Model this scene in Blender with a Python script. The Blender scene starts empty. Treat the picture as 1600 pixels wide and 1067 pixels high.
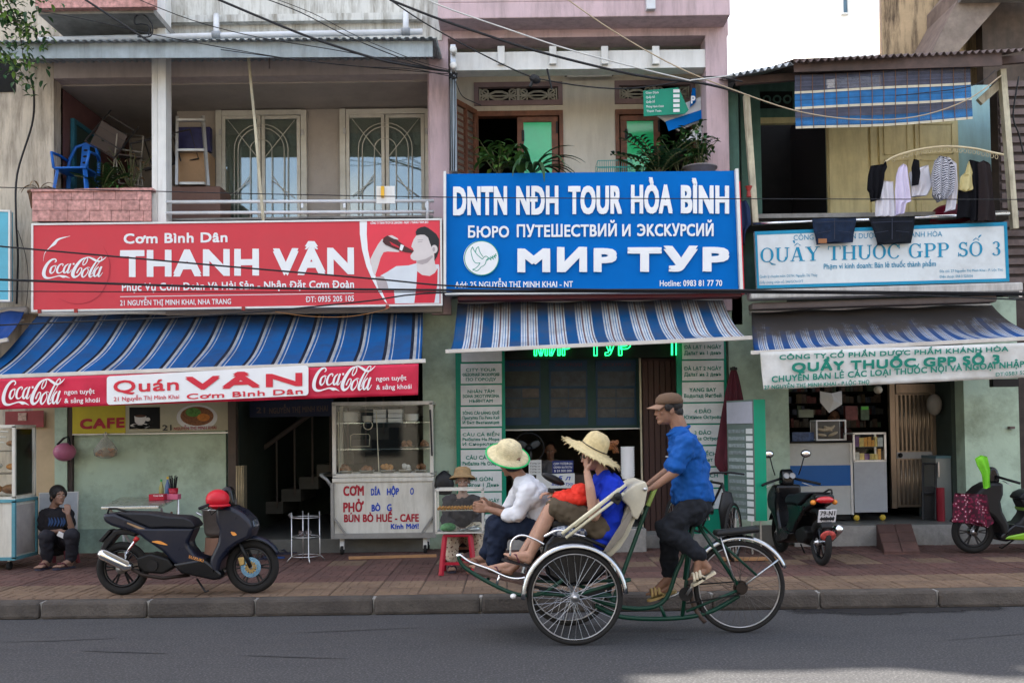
import bpy, bmesh, math, random
from mathutils import Vector, Matrix, Euler, noise
D = bpy.data; S = bpy.context.scene; COL = S.collection
random.seed(7)
R = math.radians
pi = math.pi
# ---------------------------------------------------------------- camera, world, sun, exposure
FPX = 1556.0
CAMH = 1.6
PITCH, ROLL, SHIFT = 1.6, -0.75, 0.0606
camd = D.cameras.new('camera'); cam = D.objects.new('camera', camd); COL.objects.link(cam)
camd.sensor_width = 36; camd.lens = 35.01; camd.shift_y = SHIFT; camd.clip_start = 0.05; camd.clip_end = 600
CM = Matrix.Translation((0, 0, CAMH)) @ Matrix.Rotation(R(90 + PITCH), 4, 'X') @ Matrix.Rotation(R(ROLL), 4, 'Z')
cam.matrix_world = CM
S.camera = cam
SUN_EL, SUN_AZ = 48.4, -62.8      # azimuth measured from +Y (behind the houses) towards -X
w = D.worlds.new('World'); S.world = w; w.use_nodes = True
nt = w.node_tree; bg = nt.nodes['Background']
sky = nt.nodes.new('ShaderNodeTexSky'); sky.sky_type = 'NISHITA'; sky.sun_disc = False
sky.sun_elevation = R(SUN_EL); sky.sun_rotation = R(SUN_AZ); sky.air_density = 1.0; sky.dust_density = 2.5
_tc = nt.nodes.new('ShaderNodeTexCoord'); _mp = nt.nodes.new('ShaderNodeMapping'); _mp.inputs['Scale'].default_value = (1, 1, 2.6)
_cn = nt.nodes.new('ShaderNodeTexNoise'); _cn.inputs['Scale'].default_value = 2.3; _cn.inputs['Detail'].default_value = 7; _cn.inputs['Roughness'].default_value = .55
nt.links.new(_tc.outputs['Generated'], _mp.inputs[0]); nt.links.new(_mp.outputs[0], _cn.inputs[0])
_cr = nt.nodes.new('ShaderNodeMapRange'); _cr.inputs[1].default_value = .47; _cr.inputs[2].default_value = .66; _cr.inputs[3].default_value = .08; _cr.inputs[4].default_value = .95; _mp.inputs['Location'].default_value = (.35, .1, .4); nt.links.new(_cn.outputs[0], _cr.inputs[0])
_cm = nt.nodes.new('ShaderNodeMix'); _cm.data_type = 'RGBA'; nt.links.new(_cr.outputs[0], _cm.inputs['Factor']); nt.links.new(sky.outputs[0], _cm.inputs[6]); _cm.inputs[7].default_value = (5.3, 4.95, 4.4, 1)   # sunlit cloud
nt.links.new(_cm.outputs[2], bg.inputs[0]); bg.inputs[1].default_value = 0.125
sd = D.lights.new('sun', 'SUN'); sd.energy = 5.0; sd.angle = R(0.53); sd.color = (1, .93, .82)
sun = D.objects.new('sun', sd); COL.objects.link(sun)
_s = Vector((math.sin(R(SUN_AZ)) * math.cos(R(SUN_EL)), math.cos(R(SUN_AZ)) * math.cos(R(SUN_EL)), math.sin(R(SUN_EL))))
sun.rotation_euler = _s.to_track_quat('Z', 'Y').to_euler()
S.view_settings.view_transform = 'Standard'; S.view_settings.look = 'None'
S.view_settings.exposure = 2.2; S.view_settings.gamma = 1; S.view_settings.use_curve_mapping = False
S.cycles.max_bounces = 6; S.cycles.diffuse_bounces = 3; S.cycles.glossy_bounces = 3
S.cycles.transparent_max_bounces = 12; S.cycles.transmission_bounces = 4
S.cycles.caustics_reflective = False; S.cycles.caustics_refractive = False
S.cycles.use_denoising = True
def at(px, py, Y):
 """world point seen at photo pixel (px,py) at distance Y in front of the street camera"""
 d = CM.to_3x3() @ Vector(((px - 800) / FPX, (533.5 - py) / FPX + SHIFT * 1600 / FPX, -1))
 return Vector((0, 0, CAMH)) + d * (Y / d.y)
def mpp(Y): return Y / FPX
# ---------------------------------------------------------------- materials
def hx(s):
 s = s.lstrip('#'); v = [int(s[i:i+2], 16) / 255 for i in (0, 2, 4)]
 return tuple(((x + .055) / 1.055) ** 2.4 if x > .04045 else x / 12.92 for x in v)
MATS = {}
def mat(name, col=(.5, .5, .5), rough=.6, metal=0, var=.12, scale=6, bump=0, bscale=60, dirt=0, dirtcol=(.05, .045, .04),
  coat=0, streak=False, alpha=1, emit=0, sheen=0, spec=.28, rnd=0):
 if name in MATS: return MATS[name]
 if isinstance(col, str): col = hx(col)
 m = D.materials.new(name); m.use_nodes = True; n = m.node_tree.nodes; L = m.node_tree.links
 b = n['Principled BSDF']; MATS[name] = m
 b.inputs['Roughness'].default_value = rough; b.inputs['Metallic'].default_value = metal
 b.inputs['Coat Weight'].default_value = coat; b.inputs['Specular IOR Level'].default_value = spec
 b.inputs['Coat Roughness'].default_value = .08
 if sheen: b.inputs['Sheen Weight'].default_value = sheen
 if emit:
  b.inputs['Emission Color'].default_value = (*col, 1); b.inputs['Emission Strength'].default_value = emit
 b.inputs['Base Color'].default_value = (*col, 1)
 if alpha < 1: b.inputs['Alpha'].default_value = alpha
 tc = n.new('ShaderNodeTexCoord')
 last = None
 if var or rnd:
  nz = n.new('ShaderNodeTexNoise'); nz.inputs['Scale'].default_value = scale; nz.inputs['Detail'].default_value = 5
  nz.inputs['Roughness'].default_value = .6
  L.new(tc.outputs['Object'], nz.inputs['Vector'])
  mr = n.new('ShaderNodeMapRange'); L.new(nz.outputs[0], mr.inputs[0])
  mr.inputs[1].default_value = .3; mr.inputs[2].default_value = .7
  mr.inputs[3].default_value = 1 - var; mr.inputs[4].default_value = 1 + var
  mx = n.new('ShaderNodeVectorMath'); mx.operation = 'SCALE'; mx.inputs[0].default_value = col
  src = mr.outputs[0]
  if rnd:
   oi = n.new('ShaderNodeObjectInfo'); m2 = n.new('ShaderNodeMapRange'); L.new(oi.outputs['Random'], m2.inputs[0])
   m2.inputs[3].default_value = 1 - rnd; m2.inputs[4].default_value = 1 + rnd
   mm = n.new('ShaderNodeMath'); mm.operation = 'MULTIPLY'; L.new(src, mm.inputs[0]); L.new(m2.outputs[0], mm.inputs[1]); src = mm.outputs[0]
  L.new(src, mx.inputs['Scale']); last = mx.outputs[0]
  L.new(last, b.inputs['Base Color'])
  rr = n.new('ShaderNodeMapRange'); L.new(nz.outputs[0], rr.inputs[0]); rr.inputs[3].default_value = max(0.02, rough - .12); rr.inputs[4].default_value = min(1, rough + .12)
  L.new(rr.outputs[0], b.inputs['Roughness'])
 if dirt:
  mp = n.new('ShaderNodeMapping'); L.new(tc.outputs['Object'], mp.inputs[0])
  mp.inputs['Scale'].default_value = (5, 5, .7) if streak else (1, 1, 1)
  n2 = n.new('ShaderNodeTexNoise'); n2.inputs['Scale'].default_value = 1.6; n2.inputs['Detail'].default_value = 9; n2.inputs['Roughness'].default_value = .72
  L.new(mp.outputs[0], n2.inputs['Vector'])
  cr = n.new('ShaderNodeMapRange'); L.new(n2.outputs[0], cr.inputs[0])
  cr.inputs[1].default_value = .45; cr.inputs[2].default_value = .66; cr.inputs[3].default_value = 0; cr.inputs[4].default_value = dirt
  mi = n.new('ShaderNodeMix'); mi.data_type = 'RGBA'; L.new(cr.outputs[0], mi.inputs['Factor'])
  if last: L.new(last, mi.inputs[6])
  else: mi.inputs[6].default_value = (*col, 1)
  mi.inputs[7].default_value = (*dirtcol, 1); L.new(mi.outputs[2], b.inputs['Base Color'])
 if bump:
  nb = n.new('ShaderNodeTexNoise'); nb.inputs['Scale'].default_value = bscale; nb.inputs['Detail'].default_value = 6
  L.new(tc.outputs['Object'], nb.inputs['Vector'])
  bp = n.new('ShaderNodeBump'); bp.inputs['Strength'].default_value = min(1, bump); bp.inputs['Distance'].default_value = .012
  L.new(nb.outputs[0], bp.inputs['Height']); L.new(bp.outputs[0], b.inputs['Normal'])
 return m
def nodes_of(m): return m.node_tree.nodes, m.node_tree.links
def glass(name, tint=(.97, .98, .975), op=.12):
 if name in MATS: return MATS[name]
 m = D.materials.new(name); m.use_nodes = True; n, L = nodes_of(m); n.clear(); MATS[name] = m
 o = n.new('ShaderNodeOutputMaterial'); t = n.new('ShaderNodeBsdfTransparent'); t.inputs[0].default_value = (*tint, 1)
 g = n.new('ShaderNodeBsdfGlossy'); g.inputs['Roughness'].default_value = .03; g.inputs[0].default_value = (1, 1, 1, 1)
 fr = n.new('ShaderNodeFresnel'); fr.inputs[0].default_value = 1.28
 ad = n.new('ShaderNodeMath'); ad.operation = 'ADD'; ad.inputs[1].default_value = op; L.new(fr.outputs[0], ad.inputs[0])
 mx = n.new('ShaderNodeMixShader'); L.new(ad.outputs[0], mx.inputs[0]); L.new(t.outputs[0], mx.inputs[1]); L.new(g.outputs[0], mx.inputs[2])
 L.new(mx.outputs[0], o.inputs[0]); return m
def ramp_stripes(name, stops, reps, rough=.7, dirt=0.0, axis=0, var=.15, dirtcol=(.12, .1, .085), top=0, trans=.25):
 """printed fabric stripes: stops = [(pos,col)...] repeated reps times along uv[axis]"""
 m = D.materials.new(name); m.use_nodes = True; n, L = nodes_of(m); b = n['Principled BSDF']; MATS[name] = m
 b.inputs['Roughness'].default_value = rough; b.inputs['Specular IOR Level'].default_value = .15
 uv = n.new('ShaderNodeUVMap'); uv.uv_map = 'uv'; sp = n.new('ShaderNodeSeparateXYZ'); L.new(uv.outputs[0], sp.inputs[0])
 mu = n.new('ShaderNodeMath'); mu.operation = 'MULTIPLY'; mu.inputs[1].default_value = reps; L.new(sp.outputs[axis], mu.inputs[0])
 fr = n.new('ShaderNodeMath'); fr.operation = 'FRACT'; L.new(mu.outputs[0], fr.inputs[0])
 cr = n.new('ShaderNodeValToRGB'); cr.color_ramp.interpolation = 'CONSTANT'; L.new(fr.outputs[0], cr.inputs[0])
 el = cr.color_ramp.elements
 while len(el) > 1: el.remove(el[-1])
 el[0].position = stops[0][0]; el[0].color = (*hx(stops[0][1]), 1)
 for p, c in stops[1:]:
  e = el.new(p); e.color = (*hx(c), 1)
 tc = n.new('ShaderNodeTexCoord')
 nz = n.new('ShaderNodeTexNoise'); nz.inputs['Scale'].default_value = 3; nz.inputs['Detail'].default_value = 8; nz.inputs['Roughness'].default_value = .7
 L.new(tc.outputs['Object'], nz.inputs[0])
 mr = n.new('ShaderNodeMapRange'); L.new(nz.outputs[0], mr.inputs[0]); mr.inputs[1].default_value = .35; mr.inputs[2].default_value = .7
 mr.inputs[3].default_value = 0; mr.inputs[4].default_value = var
 fac = mr.outputs[0]
 if dirt:   # cloth darkens towards the roller edge at the back
  m2 = n.new('ShaderNodeMapRange'); L.new(sp.outputs[1], m2.inputs[0]); m2.inputs[1].default_value = top; m2.inputs[2].default_value = 0
  m2.inputs[3].default_value = 0; m2.inputs[4].default_value = dirt
  a = n.new('ShaderNodeMath'); a.operation = 'ADD'; a.use_clamp = True
  sc = n.new('ShaderNodeMath'); sc.operation = 'MULTIPLY_ADD'; sc.inputs[1].default_value = .8; sc.inputs[2].default_value = .6; L.new(nz.outputs[0], sc.inputs[0])
  s2 = n.new('ShaderNodeMath'); s2.operation = 'MULTIPLY'; L.new(sc.outputs[0], s2.inputs[0]); L.new(m2.outputs[0], s2.inputs[1])
  L.new(s2.outputs[0], a.inputs[0]); L.new(fac, a.inputs[1]); fac = a.outputs[0]
 mi = n.new('ShaderNodeMix'); mi.data_type = 'RGBA'; L.new(fac, mi.inputs['Factor']); L.new(cr.outputs[0], mi.inputs[6]); mi.inputs[7].default_value = (*dirtcol, 1)
 L.new(mi.outputs[2], b.inputs['Base Color'])
 if trans:
  tr = n.new('ShaderNodeBsdfTranslucent'); L.new(mi.outputs[2], tr.inputs[0]); ms = n.new('ShaderNodeMixShader'); ms.inputs[0].default_value = trans
  L.new(b.outputs[0], ms.inputs[1]); L.new(tr.outputs[0], ms.inputs[2]); L.new(ms.outputs[0], n['Material Output'].inputs[0])
 return m
# ---------------------------------------------------------------- object bookkeeping
WM = {}
def tag(o, label=None, cat=None, group=None, kind=None):
 if label: o['label'] = label
 if cat: o['category'] = cat
 if group: o['group'] = group
 if kind: o['kind'] = kind
 return o
def thing(name, label, cat, loc=(0, 0, 0), rz=0, group=None):
 o = D.objects.new(name, None); COL.objects.link(o); o.empty_display_size = .1
 o.location = loc; o.rotation_euler = (0, 0, rz); WM[o.name] = Matrix.Translation(Vector(loc)) @ Matrix.Rotation(rz, 4, 'Z')
 return tag(o, label, cat, group)
def copy_tree(o, parent=None):
 c = o.copy(); COL.objects.link(c); WM[c.name] = WM.get(o.name, Matrix()).copy()
 if parent: c.parent = parent
 for ch in [x for x in o.children]: copy_tree(ch, c)
 return c
class MB:
 def __init__(s): s.v = []; s.f = []; s.mi = []; s.T = Matrix(); s.cm = 0
 def add(s, vs, fs):
  b = len(s.v); s.v += [tuple(s.T @ Vector(v)) for v in vs]; s.f += [tuple(b + i for i in f) for f in fs]; s.mi += [s.cm] * len(fs); return s
 def box(s, x0, x1, y0, y1, z0, z1):
  if x0 > x1: x0, x1 = x1, x0
  if y0 > y1: y0, y1 = y1, y0
  if z0 > z1: z0, z1 = z1, z0
  return s.add([(x0,y0,z0),(x1,y0,z0),(x1,y1,z0),(x0,y1,z0),(x0,y0,z1),(x1,y0,z1),(x1,y1,z1),(x0,y1,z1)],
    [(0,3,2,1),(4,5,6,7),(0,1,5,4),(1,2,6,5),(2,3,7,6),(3,0,4,7)])
 def pbox(s, px0, px1, py0, py1, Y0, Y1):
  c = at((px0+px1)/2, (py0+py1)/2, Y0)
  x0 = at(px0, (py0+py1)/2, Y0).x; x1 = at(px1, (py0+py1)/2, Y0).x
  z1 = at((px0+px1)/2, py0, Y0).z; z0 = at((px0+px1)/2, py1, Y0).z
  return s.box(x0, x1, Y0, Y1, z0, z1)
 def obox(s, c, size, rot=None):
  T = s.T; s.T = T @ Matrix.Translation(Vector(c)) @ (rot.to_4x4() if rot is not None else Matrix())
  a, b, d = size[0]/2, size[1]/2, size[2]/2; s.box(-a, a, -b, b, -d, d); s.T = T; return s
 def beam(s, p, q, wx, wz):
  p = Vector(p); q = Vector(q); d = q - p; L = d.length
  rot = d.to_track_quat('Y', 'Z').to_matrix(); return s.obox((p+q)/2, (wx, L, wz), rot)
 def tube(s, pts, r, seg=8, closed=False, cap=True, sq=1.0):
  pts = [Vector(p) for p in pts]; n = len(pts); rr = r if isinstance(r, (list, tuple)) else [r] * n
  vs = []; up = None
  for i, p in enumerate(pts):
   if closed: t = (pts[(i+1) % n] - pts[i-1])
   else: t = pts[min(i+1, n-1)] - pts[max(i-1, 0)]
   if t.length < 1e-9: t = Vector((0, 0, 1))
   t.normalize()
   if up is None:
    up = Vector((0, 0, 1)) if abs(t.z) < .95 else Vector((1, 0, 0))
   a = t.cross(up)
   if a.length < 1e-4: a = t.cross(Vector((1, 0, .3)))
   a.normalize(); up = a.cross(t).normalized()
   for k in range(seg):
    an = 2*pi*k/seg; vs.append(p + (a*math.cos(an) + up*math.sin(an)*sq) * rr[i])
  fs = []
  m = n if closed else n - 1
  for i in range(m):
   for k in range(seg):
    a0 = i*seg+k; a1 = i*seg+(k+1) % seg; b0 = ((i+1) % n)*seg+k; b1 = ((i+1) % n)*seg+(k+1) % seg
    fs.append((a0, a1, b1, b0))
  if cap and not closed:
   fs.append(tuple(range(seg))[::-1]); fs.append(tuple((n-1)*seg+k for k in range(seg)))
  return s.add(vs, fs)
 def lathe(s, prof, seg=16, c=(0, 0, 0), rot=None, sx=1, sy=1, arc=1.0):
  T = s.T; s.T = T @ Matrix.Translation(Vector(c)) @ (rot.to_4x4() if rot is not None else Matrix())
  vs = []; n = len(prof); full = arc >= 1
  ns = seg if full else seg + 1
  for r, z in prof:
   for k in range(ns):
    a = 2*pi*arc*k/seg; vs.append((r*math.cos(a)*sx, r*math.sin(a)*sy, z))
  fs = []
  for i in range(n-1):
   for k in range(seg):
    k1 = (k+1) % ns
    fs.append((i*ns+k, i*ns+k1, (i+1)*ns+k1, (i+1)*ns+k))
  s.add(vs, fs); s.T = T; return s
 def cyl(s, c, r, h, seg=16, rot=None, r2=None):
  r2 = r if r2 is None else r2
  return s.lathe([(0.0001, 0), (r, 0), (r2, h), (0.0001, h)], seg, c, rot)
 def ell(s, c, rad, seg=16, rings=10, rot=None):
  T = s.T; s.T = T @ Matrix.Translation(Vector(c)) @ (rot.to_4x4() if rot is not None else Matrix()) @ Matrix.Diagonal((rad[0], rad[1], rad[2], 1))
  s.lathe([(max(1e-4, math.sin(pi*i/rings)), -math.cos(pi*i/rings)) for i in range(rings+1)], seg); s.T = T; return s
 def prism(s, poly, y0, y1):
  """poly in (x,z), extruded along y"""
  n = len(poly); vs = [(x, y0, z) for x, z in poly] + [(x, y1, z) for x, z in poly]
  fs = [tuple(range(n)), tuple(range(2*n-1, n-1, -1))] + [(i, n+i, n+(i+1) % n, (i+1) % n) for i in range(n)]
  return s.add(vs, fs)
 def quad(s, a, b, c, d): return s.add([a, b, c, d], [(0, 1, 2, 3)])
 def grid(s, fn, nu, nv):
  vs = [fn(u/nu, v/nv) for v in range(nv+1) for u in range(nu+1)]
  fs = [(v*(nu+1)+u, v*(nu+1)+u+1, (v+1)*(nu+1)+u+1, (v+1)*(nu+1)+u) for v in range(nv) for u in range(nu)]
  return s.add(vs, fs)
 def mesh(s, name):
  me = D.meshes.new(name); me.from_pydata(s.v, [], s.f)
  if any(s.mi): me.polygons.foreach_set('material_index', s.mi)
  return me
 def bw(s, *a, **k): return s.build(*a, world=True, **k)
 def build(s, name, m, parent=None, smooth=False, bevel=0, world=False, uv=None, auto=None):
  if parent is None:
   xs = [v[0] for v in s.v]; ys = [v[1] for v in s.v]; zs = [v[2] for v in s.v]
   o0 = Vector(((min(xs)+max(xs))/2, (min(ys)+max(ys))/2, min(zs)))
   s.v = [tuple(Vector(v) - o0) for v in s.v]
  elif world:
   inv = WM[parent.name].inverted(); s.v = [tuple(inv @ Vector(v)) for v in s.v]
  me = s.mesh(name)
  for x in (m if isinstance(m, (list, tuple)) else [m]): me.materials.append(x)
  o = D.objects.new(name, me); COL.objects.link(o)
  if parent is None: o.location = o0; WM[o.name] = Matrix.Translation(o0)
  else: o.parent = parent; WM[o.name] = WM[parent.name]
  if smooth: me.polygons.foreach_set('use_smooth', [True]*len(me.polygons))
  if auto:
   me.polygons.foreach_set('use_smooth', [True]*len(me.polygons)); me.set_sharp_from_angle(angle=R(auto))
  if bevel:
   b = o.modifiers.new('bevel', 'BEVEL'); b.width = bevel; b.segments = 2; b.limit_method = 'ANGLE'; b.angle_limit = R(35)
  return o
def sheet(name, fn, nu, nv, m, parent=None, world=True, thick=0, smooth=1):
 """uv-mapped cloth or sheet"""
 mb = MB(); mb.grid(fn, nu, nv); o = mb.build(name, m, parent, smooth=smooth, world=world)
 uv = o.data.uv_layers.new(name='uv')
 for p in o.data.polygons:
  for li in p.loop_indices:
   vi = o.data.loops[li].vertex_index; uv.data[li].uv = ((vi % (nu+1))/nu, (vi // (nu+1))/nv)
 if thick:
  md = o.modifiers.new('solid', 'SOLIDIFY'); md.thickness = thick; md.offset = 0
 return o
def spline(pts, sub=6, closed=False):
 """Catmull-Rom through points of any dimension"""
 out = []; n = len(pts)
 rng = range(n if closed else n-1)
 for i in rng:
  if closed: p0, p1, p2, p3 = pts[i-1], pts[i], pts[(i+1) % n], pts[(i+2) % n]
  else: p0, p1, p2, p3 = pts[max(i-1, 0)], pts[i], pts[i+1], pts[min(i+2, n-1)]
  for k in range(sub):
   t = k/sub
   out.append(tuple(.5*((2*b) + (-a+c)*t + (2*a-5*b+4*c-d)*t*t + (-a+3*b-3*c+d)*t**3) for a, b, c, d in zip(p0, p1, p2, p3)))
 if not closed: out.append(tuple(pts[-1]))
 return out
# ---------------------------------------------------------------- lettering
GLY = {}
import unicodedata
CYR = dict(zip('АВЕКМНОРСТХаеорсху', 'ABEKMHOPCTXaeopcxy'))
def _raw(s_, ext):
 cu = D.curves.new('lettering', 'FONT'); cu.body = s_; cu.resolution_u = 3; cu.extrude = ext; cu.size = 1
 o = D.objects.new('lettering', cu); me = D.meshes.new_from_object(o); D.objects.remove(o); D.curves.remove(cu)
 vs = [tuple(v.co) for v in me.vertices]; fs = [tuple(p_.vertices) for p_ in me.polygons]; D.meshes.remove(me)
 return vs, fs
def _wd(vs): return max(v[0] for v in vs) - min(v[0] for v in vs)
def _slab(x0, x1, y0, y1, ext):
 mb = MB(); mb.add([(x0,y0,ext),(x1,y0,ext),(x1,y1,ext),(x0,y1,ext)], [(0,1,2,3)]) if not ext else mb.box(x0, x1, y0, y1, -ext, ext+.0004)
 return mb.v, mb.f
def glyph(ch, ext):
 """one letter: vertices, faces, advance. Letters with bars and horns are put together from plain shapes"""
 k = (ch, ext)
 if k in GLY: return GLY[k]
 if ch == 'Ю':
  a, b_ = glyph('I', ext), glyph('O', ext); dx = a[2]+.06
  s_ = _slab(a[2]-.12, dx+.09, .33, .41, ext); n0, n1 = len(a[0]), len(b_[0])
  GLY[k] = (a[0]+[(x+dx, y, z) for x, y, z in b_[0]]+list(s_[0]), a[1]+[tuple(i+n0 for i in f) for f in b_[1]]+[tuple(i+n0+n1 for i in f) for f in s_[1]], dx+b_[2])
  return GLY[k]
 if ch == 'Э':
  a = glyph('C', ext); x1 = max(v[0] for v in a[0]); s_ = _slab(x1*.42, x1*.93, .33, .40, ext); n0 = len(a[0])
  GLY[k] = ([(x1+.03-x, y, z) for x, y, z in a[0]]+list(s_[0]), [f[::-1] for f in a[1]]+[tuple(i+n0 for i in f) for f in s_[1]], a[2]); return GLY[k]
 c2 = CYR.get(ch, ch); horn = bar = False
 if c2 in 'Đđ': bar = c2; c2 = {'Đ': 'D', 'đ': 'd'}[c2]
 nf = unicodedata.normalize('NFD', c2)
 if '\u031b' in nf: horn = True; c2 = unicodedata.normalize('NFC', nf.replace('\u031b', ''))
 vs, fs = _raw(c2, ext) if c2 != ' ' else ([], [])
 h2, _ = _raw('HH', 0); h3, _ = _raw('H'+c2+'H', 0); adv = _wd(h3)-_wd(h2)
 if vs and (bar or horn):
  if bar == 'Đ': x0 = min(v[0] for v in vs); s_ = _slab(x0-.07, x0+.24, .335, .405, ext)
  elif bar: x1 = max(v[0] for v in vs); s_ = _slab(x1-.25, x1+.05, .60, .655, ext)
  else:
   base = _raw(unicodedata.normalize('NFD', c2)[0], 0)[0]
   x1 = max(v[0] for v in base); y1 = max(v[1] for v in base); q = [(x1-.10, y1-.09), (x1+.01, y1-.02), (x1+.035, y1+.07), (x1+.12, y1+.07), (x1+.10, y1-.07), (x1-.0, y1-.16)]
   if not ext: s_ = ([(x, y, 0) for x, y in q], [(0, 5, 4, 1), (1, 4, 3, 2)])
   else:
    mb = MB(); mb.add([(x, y, -ext) for x, y in q]+[(x, y, ext) for x, y in q], [(6, 11, 10, 7), (7, 10, 9, 8)]+[(i, (i+1) % 6, 6+(i+1) % 6, 6+i) for i in range(6)]); s_ = (mb.v, mb.f)
   adv += .05
  n0 = len(vs); vs = vs+list(s_[0]); fs = fs+[tuple(i+n0 for i in f) for f in s_[1]]
 GLY[k] = (vs, fs, adv); return GLY[k]
def text_mesh(s, bold=0.0, ext=0.0):
 V_, F_ = [], []; x = 0
 for ch in s:
  vs, fs, adv = glyph(ch, ext); n0 = len(V_)
  V_ += [(a+x, b_, c_) for a, b_, c_ in vs]; F_ += [tuple(i+n0 for i in f) for f in fs]; x += adv+bold*1.1
 return V_, F_
def lettering(parent, s, x0, y0, x1, y1, cap, Y, m, bold=.02, ext=0, shear=0, name='lettering', off=.004, fit=True, mid=False):
 """flat or raised letters; baseline runs from photo pixel (x0,y0) to (x1,y1) on the plane at distance Y"""
 vs, fs = text_mesh(s, bold, 0.5 if ext else 0)
 a0 = min(v[0] for v in vs); a1 = max(v[0] for v in vs)
 A = at(x0, y0, Y); B = at(x1, y1, Y)
 ez = (at(x0, y0-cap, Y) - A) / .73
 ex = (B - A) / (a1 - a0); kx = ez.length / max(ex.length, 1e-6)
 inv = WM[parent.name].inverted() if parent else Matrix()
 mb = MB(); lay = .0005 if ext else .00025
 if ext: chars = []; x = 0
 if ext:
  for ch in s:
   g = glyph(ch, .5); chars.append([(a+x, b_, c_) for a, b_, c_ in g[0]]); x += g[2]+bold*1.1
 # heavier strokes: the same outline laid again with small shifts, each a hair above the last
 sh = [(0, 0)] if bold < .008 else [(-1, -.96), (1.02, -1.05), (-.94, 1), (.97, .9)] + ([(0, 0)] if bold > .03 else [])
 for i, (sx, sy) in enumerate(sh):
  bx = bold*sx*min(kx, 1.6); by = bold*sy
  out = []
  for x, y, z in vs:
   p = A + ex*(x - a0 + bx + shear*y) + ez*(y + by); p.y = Y - off - (z+.5 if ext else 0)*ext - i*lay
   out.append(tuple(inv @ p))
  mb.add(out, fs)
 if not ext: return mb.build(name, m, parent)
 k = 0; per = []
 for ch, cv in zip(s, chars): per.append((k, len(cv), glyph(ch, .5)[1])); k += len(cv)
 for k0, n_, f_ in per:      # every raised letter is a piece of its own
  if n_:
   q = MB(); tot = len(vs)
   for i in range(len(sh)): q.add(mb.v[i*tot+k0:i*tot+k0+n_], f_)
   q.build('letter', m, parent)
def brush(mb, pts, conv, dy, k=1.0, sub=5):
 """ribbon stroke: pts (x,y,w) in drawing units, conv -> world point, on its own layer dy"""
 p = spline(pts, sub); n = len(p); vs = []
 for i, (x, y, wd) in enumerate(p):
  a = p[max(i-1, 0)]; b = p[min(i+1, n-1)]; tx, ty = b[0]-a[0], b[1]-a[1]; l = math.hypot(tx, ty) or 1
  nx, ny = -ty/l*wd/2*k, tx/l*wd/2*k
  for s_ in (1, -1):
   q = conv(x+nx*s_, y+ny*s_); q.y -= dy; vs.append(q)
 mb.add(vs, [(2*i, 2*i+1, 2*i+3, 2*i+2) for i in range(n-1)])
COLA = [
 [(212,218,10),(234,196,18),(222,164,20),(172,172,30),(112,236,40),(68,330,48),(54,420,52),(78,478,44),(135,492,26),(205,474,18),(280,455,20),(335,468,44),(375,470,26),(432,497,4)],
 [(215,272,12),(168,305,24),(147,375,32),(166,410,22),(205,370,13),(224,308,13),(213,272,13),(245,285,7)],
 [(322,285,10),(336,262,16),(318,246,18),(276,275,24),(247,350,32),(258,402,26),(300,398,13),(346,348,8)],
 [(412,248,14),(366,290,24),(343,368,30),(357,406,22),(395,360,13),(425,268,14)],
 [(444,242,24),(402,375,28),(402,406,22),(430,392,12),(458,345,7)],
 [(474,250,30),(500,250,30)],
 [(662,142,16),(590,190,34),(512,310,46),(474,420,52),(494,478,40),(548,458,22),(592,392,17),(604,330,17),(574,326,14),(530,412,22)],
 [(664,140,12),(690,162,15),(672,228,15),(634,270,15),(620,250,14),(636,196,13),(668,148,12)],
 [(664,140,12),(715,138,22),(762,164,34),(820,200,34),(872,204,22),(922,170,16),(962,128,5)],
 [(690,312,13),(632,365,24),(607,445,32),(626,482,22),(670,440,13),(699,372,13),(688,314,13),(725,320,7)],
 [(888,186,10),(896,140,12),(866,140,14),(805,230,20),(744,350,32),(716,440,34),(728,482,24),(766,455,9)],
 [(880,190,9),(836,260,10),(790,340,12),(748,440,12)],
 [(852,304,13),(804,360,24),(782,438,30),(800,474,22),(840,420,13),(870,322,14)],
 [(892,298,26),(850,425,28),(850,476,22),(880,452,11),(908,402,7)],
]
def cola(parent, x0, y0, x1, y1, Y, m, slope=0, off=.004):
 """the flowing script of the drink advert between photo pixels (left x0, top y0) and (x1, bottom y1)"""
 mb = MB()
 def conv(x, y):
  u = (x-30)/935.; v = (y-125)/392.
  return at(x0+(x1-x0)*u, y0+(y1-y0)*v + slope*(x1-x0)*u, Y)
 for i, st in enumerate(COLA): brush(mb, st, conv, off + i*.0003)
 return mb.bw('script_lettering', m, parent)
# ================================================================ materials shared by the street
m_asph = mat('asphalt', (.048, .048, .050), .85, var=.16, scale=1.6, bump=.55, bscale=170, dirt=.55, dirtcol=(.030, .030, .033))
m_kerb = mat('kerb_stone', (.075, .065, .056), .9, var=.3, scale=5, bump=.8, bscale=45, dirt=.8, dirtcol=(.045, .038, .035), rnd=.1)
m_joint = mat('mortar', (.06, .05, .045), .95, var=.2)
m_tan = mat('tan_tile', (.175, .118, .078), .85, var=.25, scale=5, bump=.4, bscale=70, dirt=.75, dirtcol=(.085, .055, .042), rnd=.16)
m_red = mat('red_tile', (.108, .057, .047), .85, var=.25, scale=5, bump=.4, bscale=70, dirt=.75, dirtcol=(.055, .034, .03), rnd=.16)
m_wallL = mat('weathered_plaster', (.58, .51, .41), .9, var=.1, scale=2.5, bump=.25, bscale=30, dirt=.8, dirtcol=(.17, .14, .11), streak=True)
m_wallW = mat('stained_white_plaster', (.62, .62, .58), .9, var=.07, scale=3, bump=.25, bscale=30, dirt=.85, dirtcol=(.2, .18, .14), streak=True)
m_grey = mat('grey_plaster', (.42, .38, .34), .9, var=.08, scale=3, bump=.2, bscale=40, dirt=.25, dirtcol=(.18, .16, .14))
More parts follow.
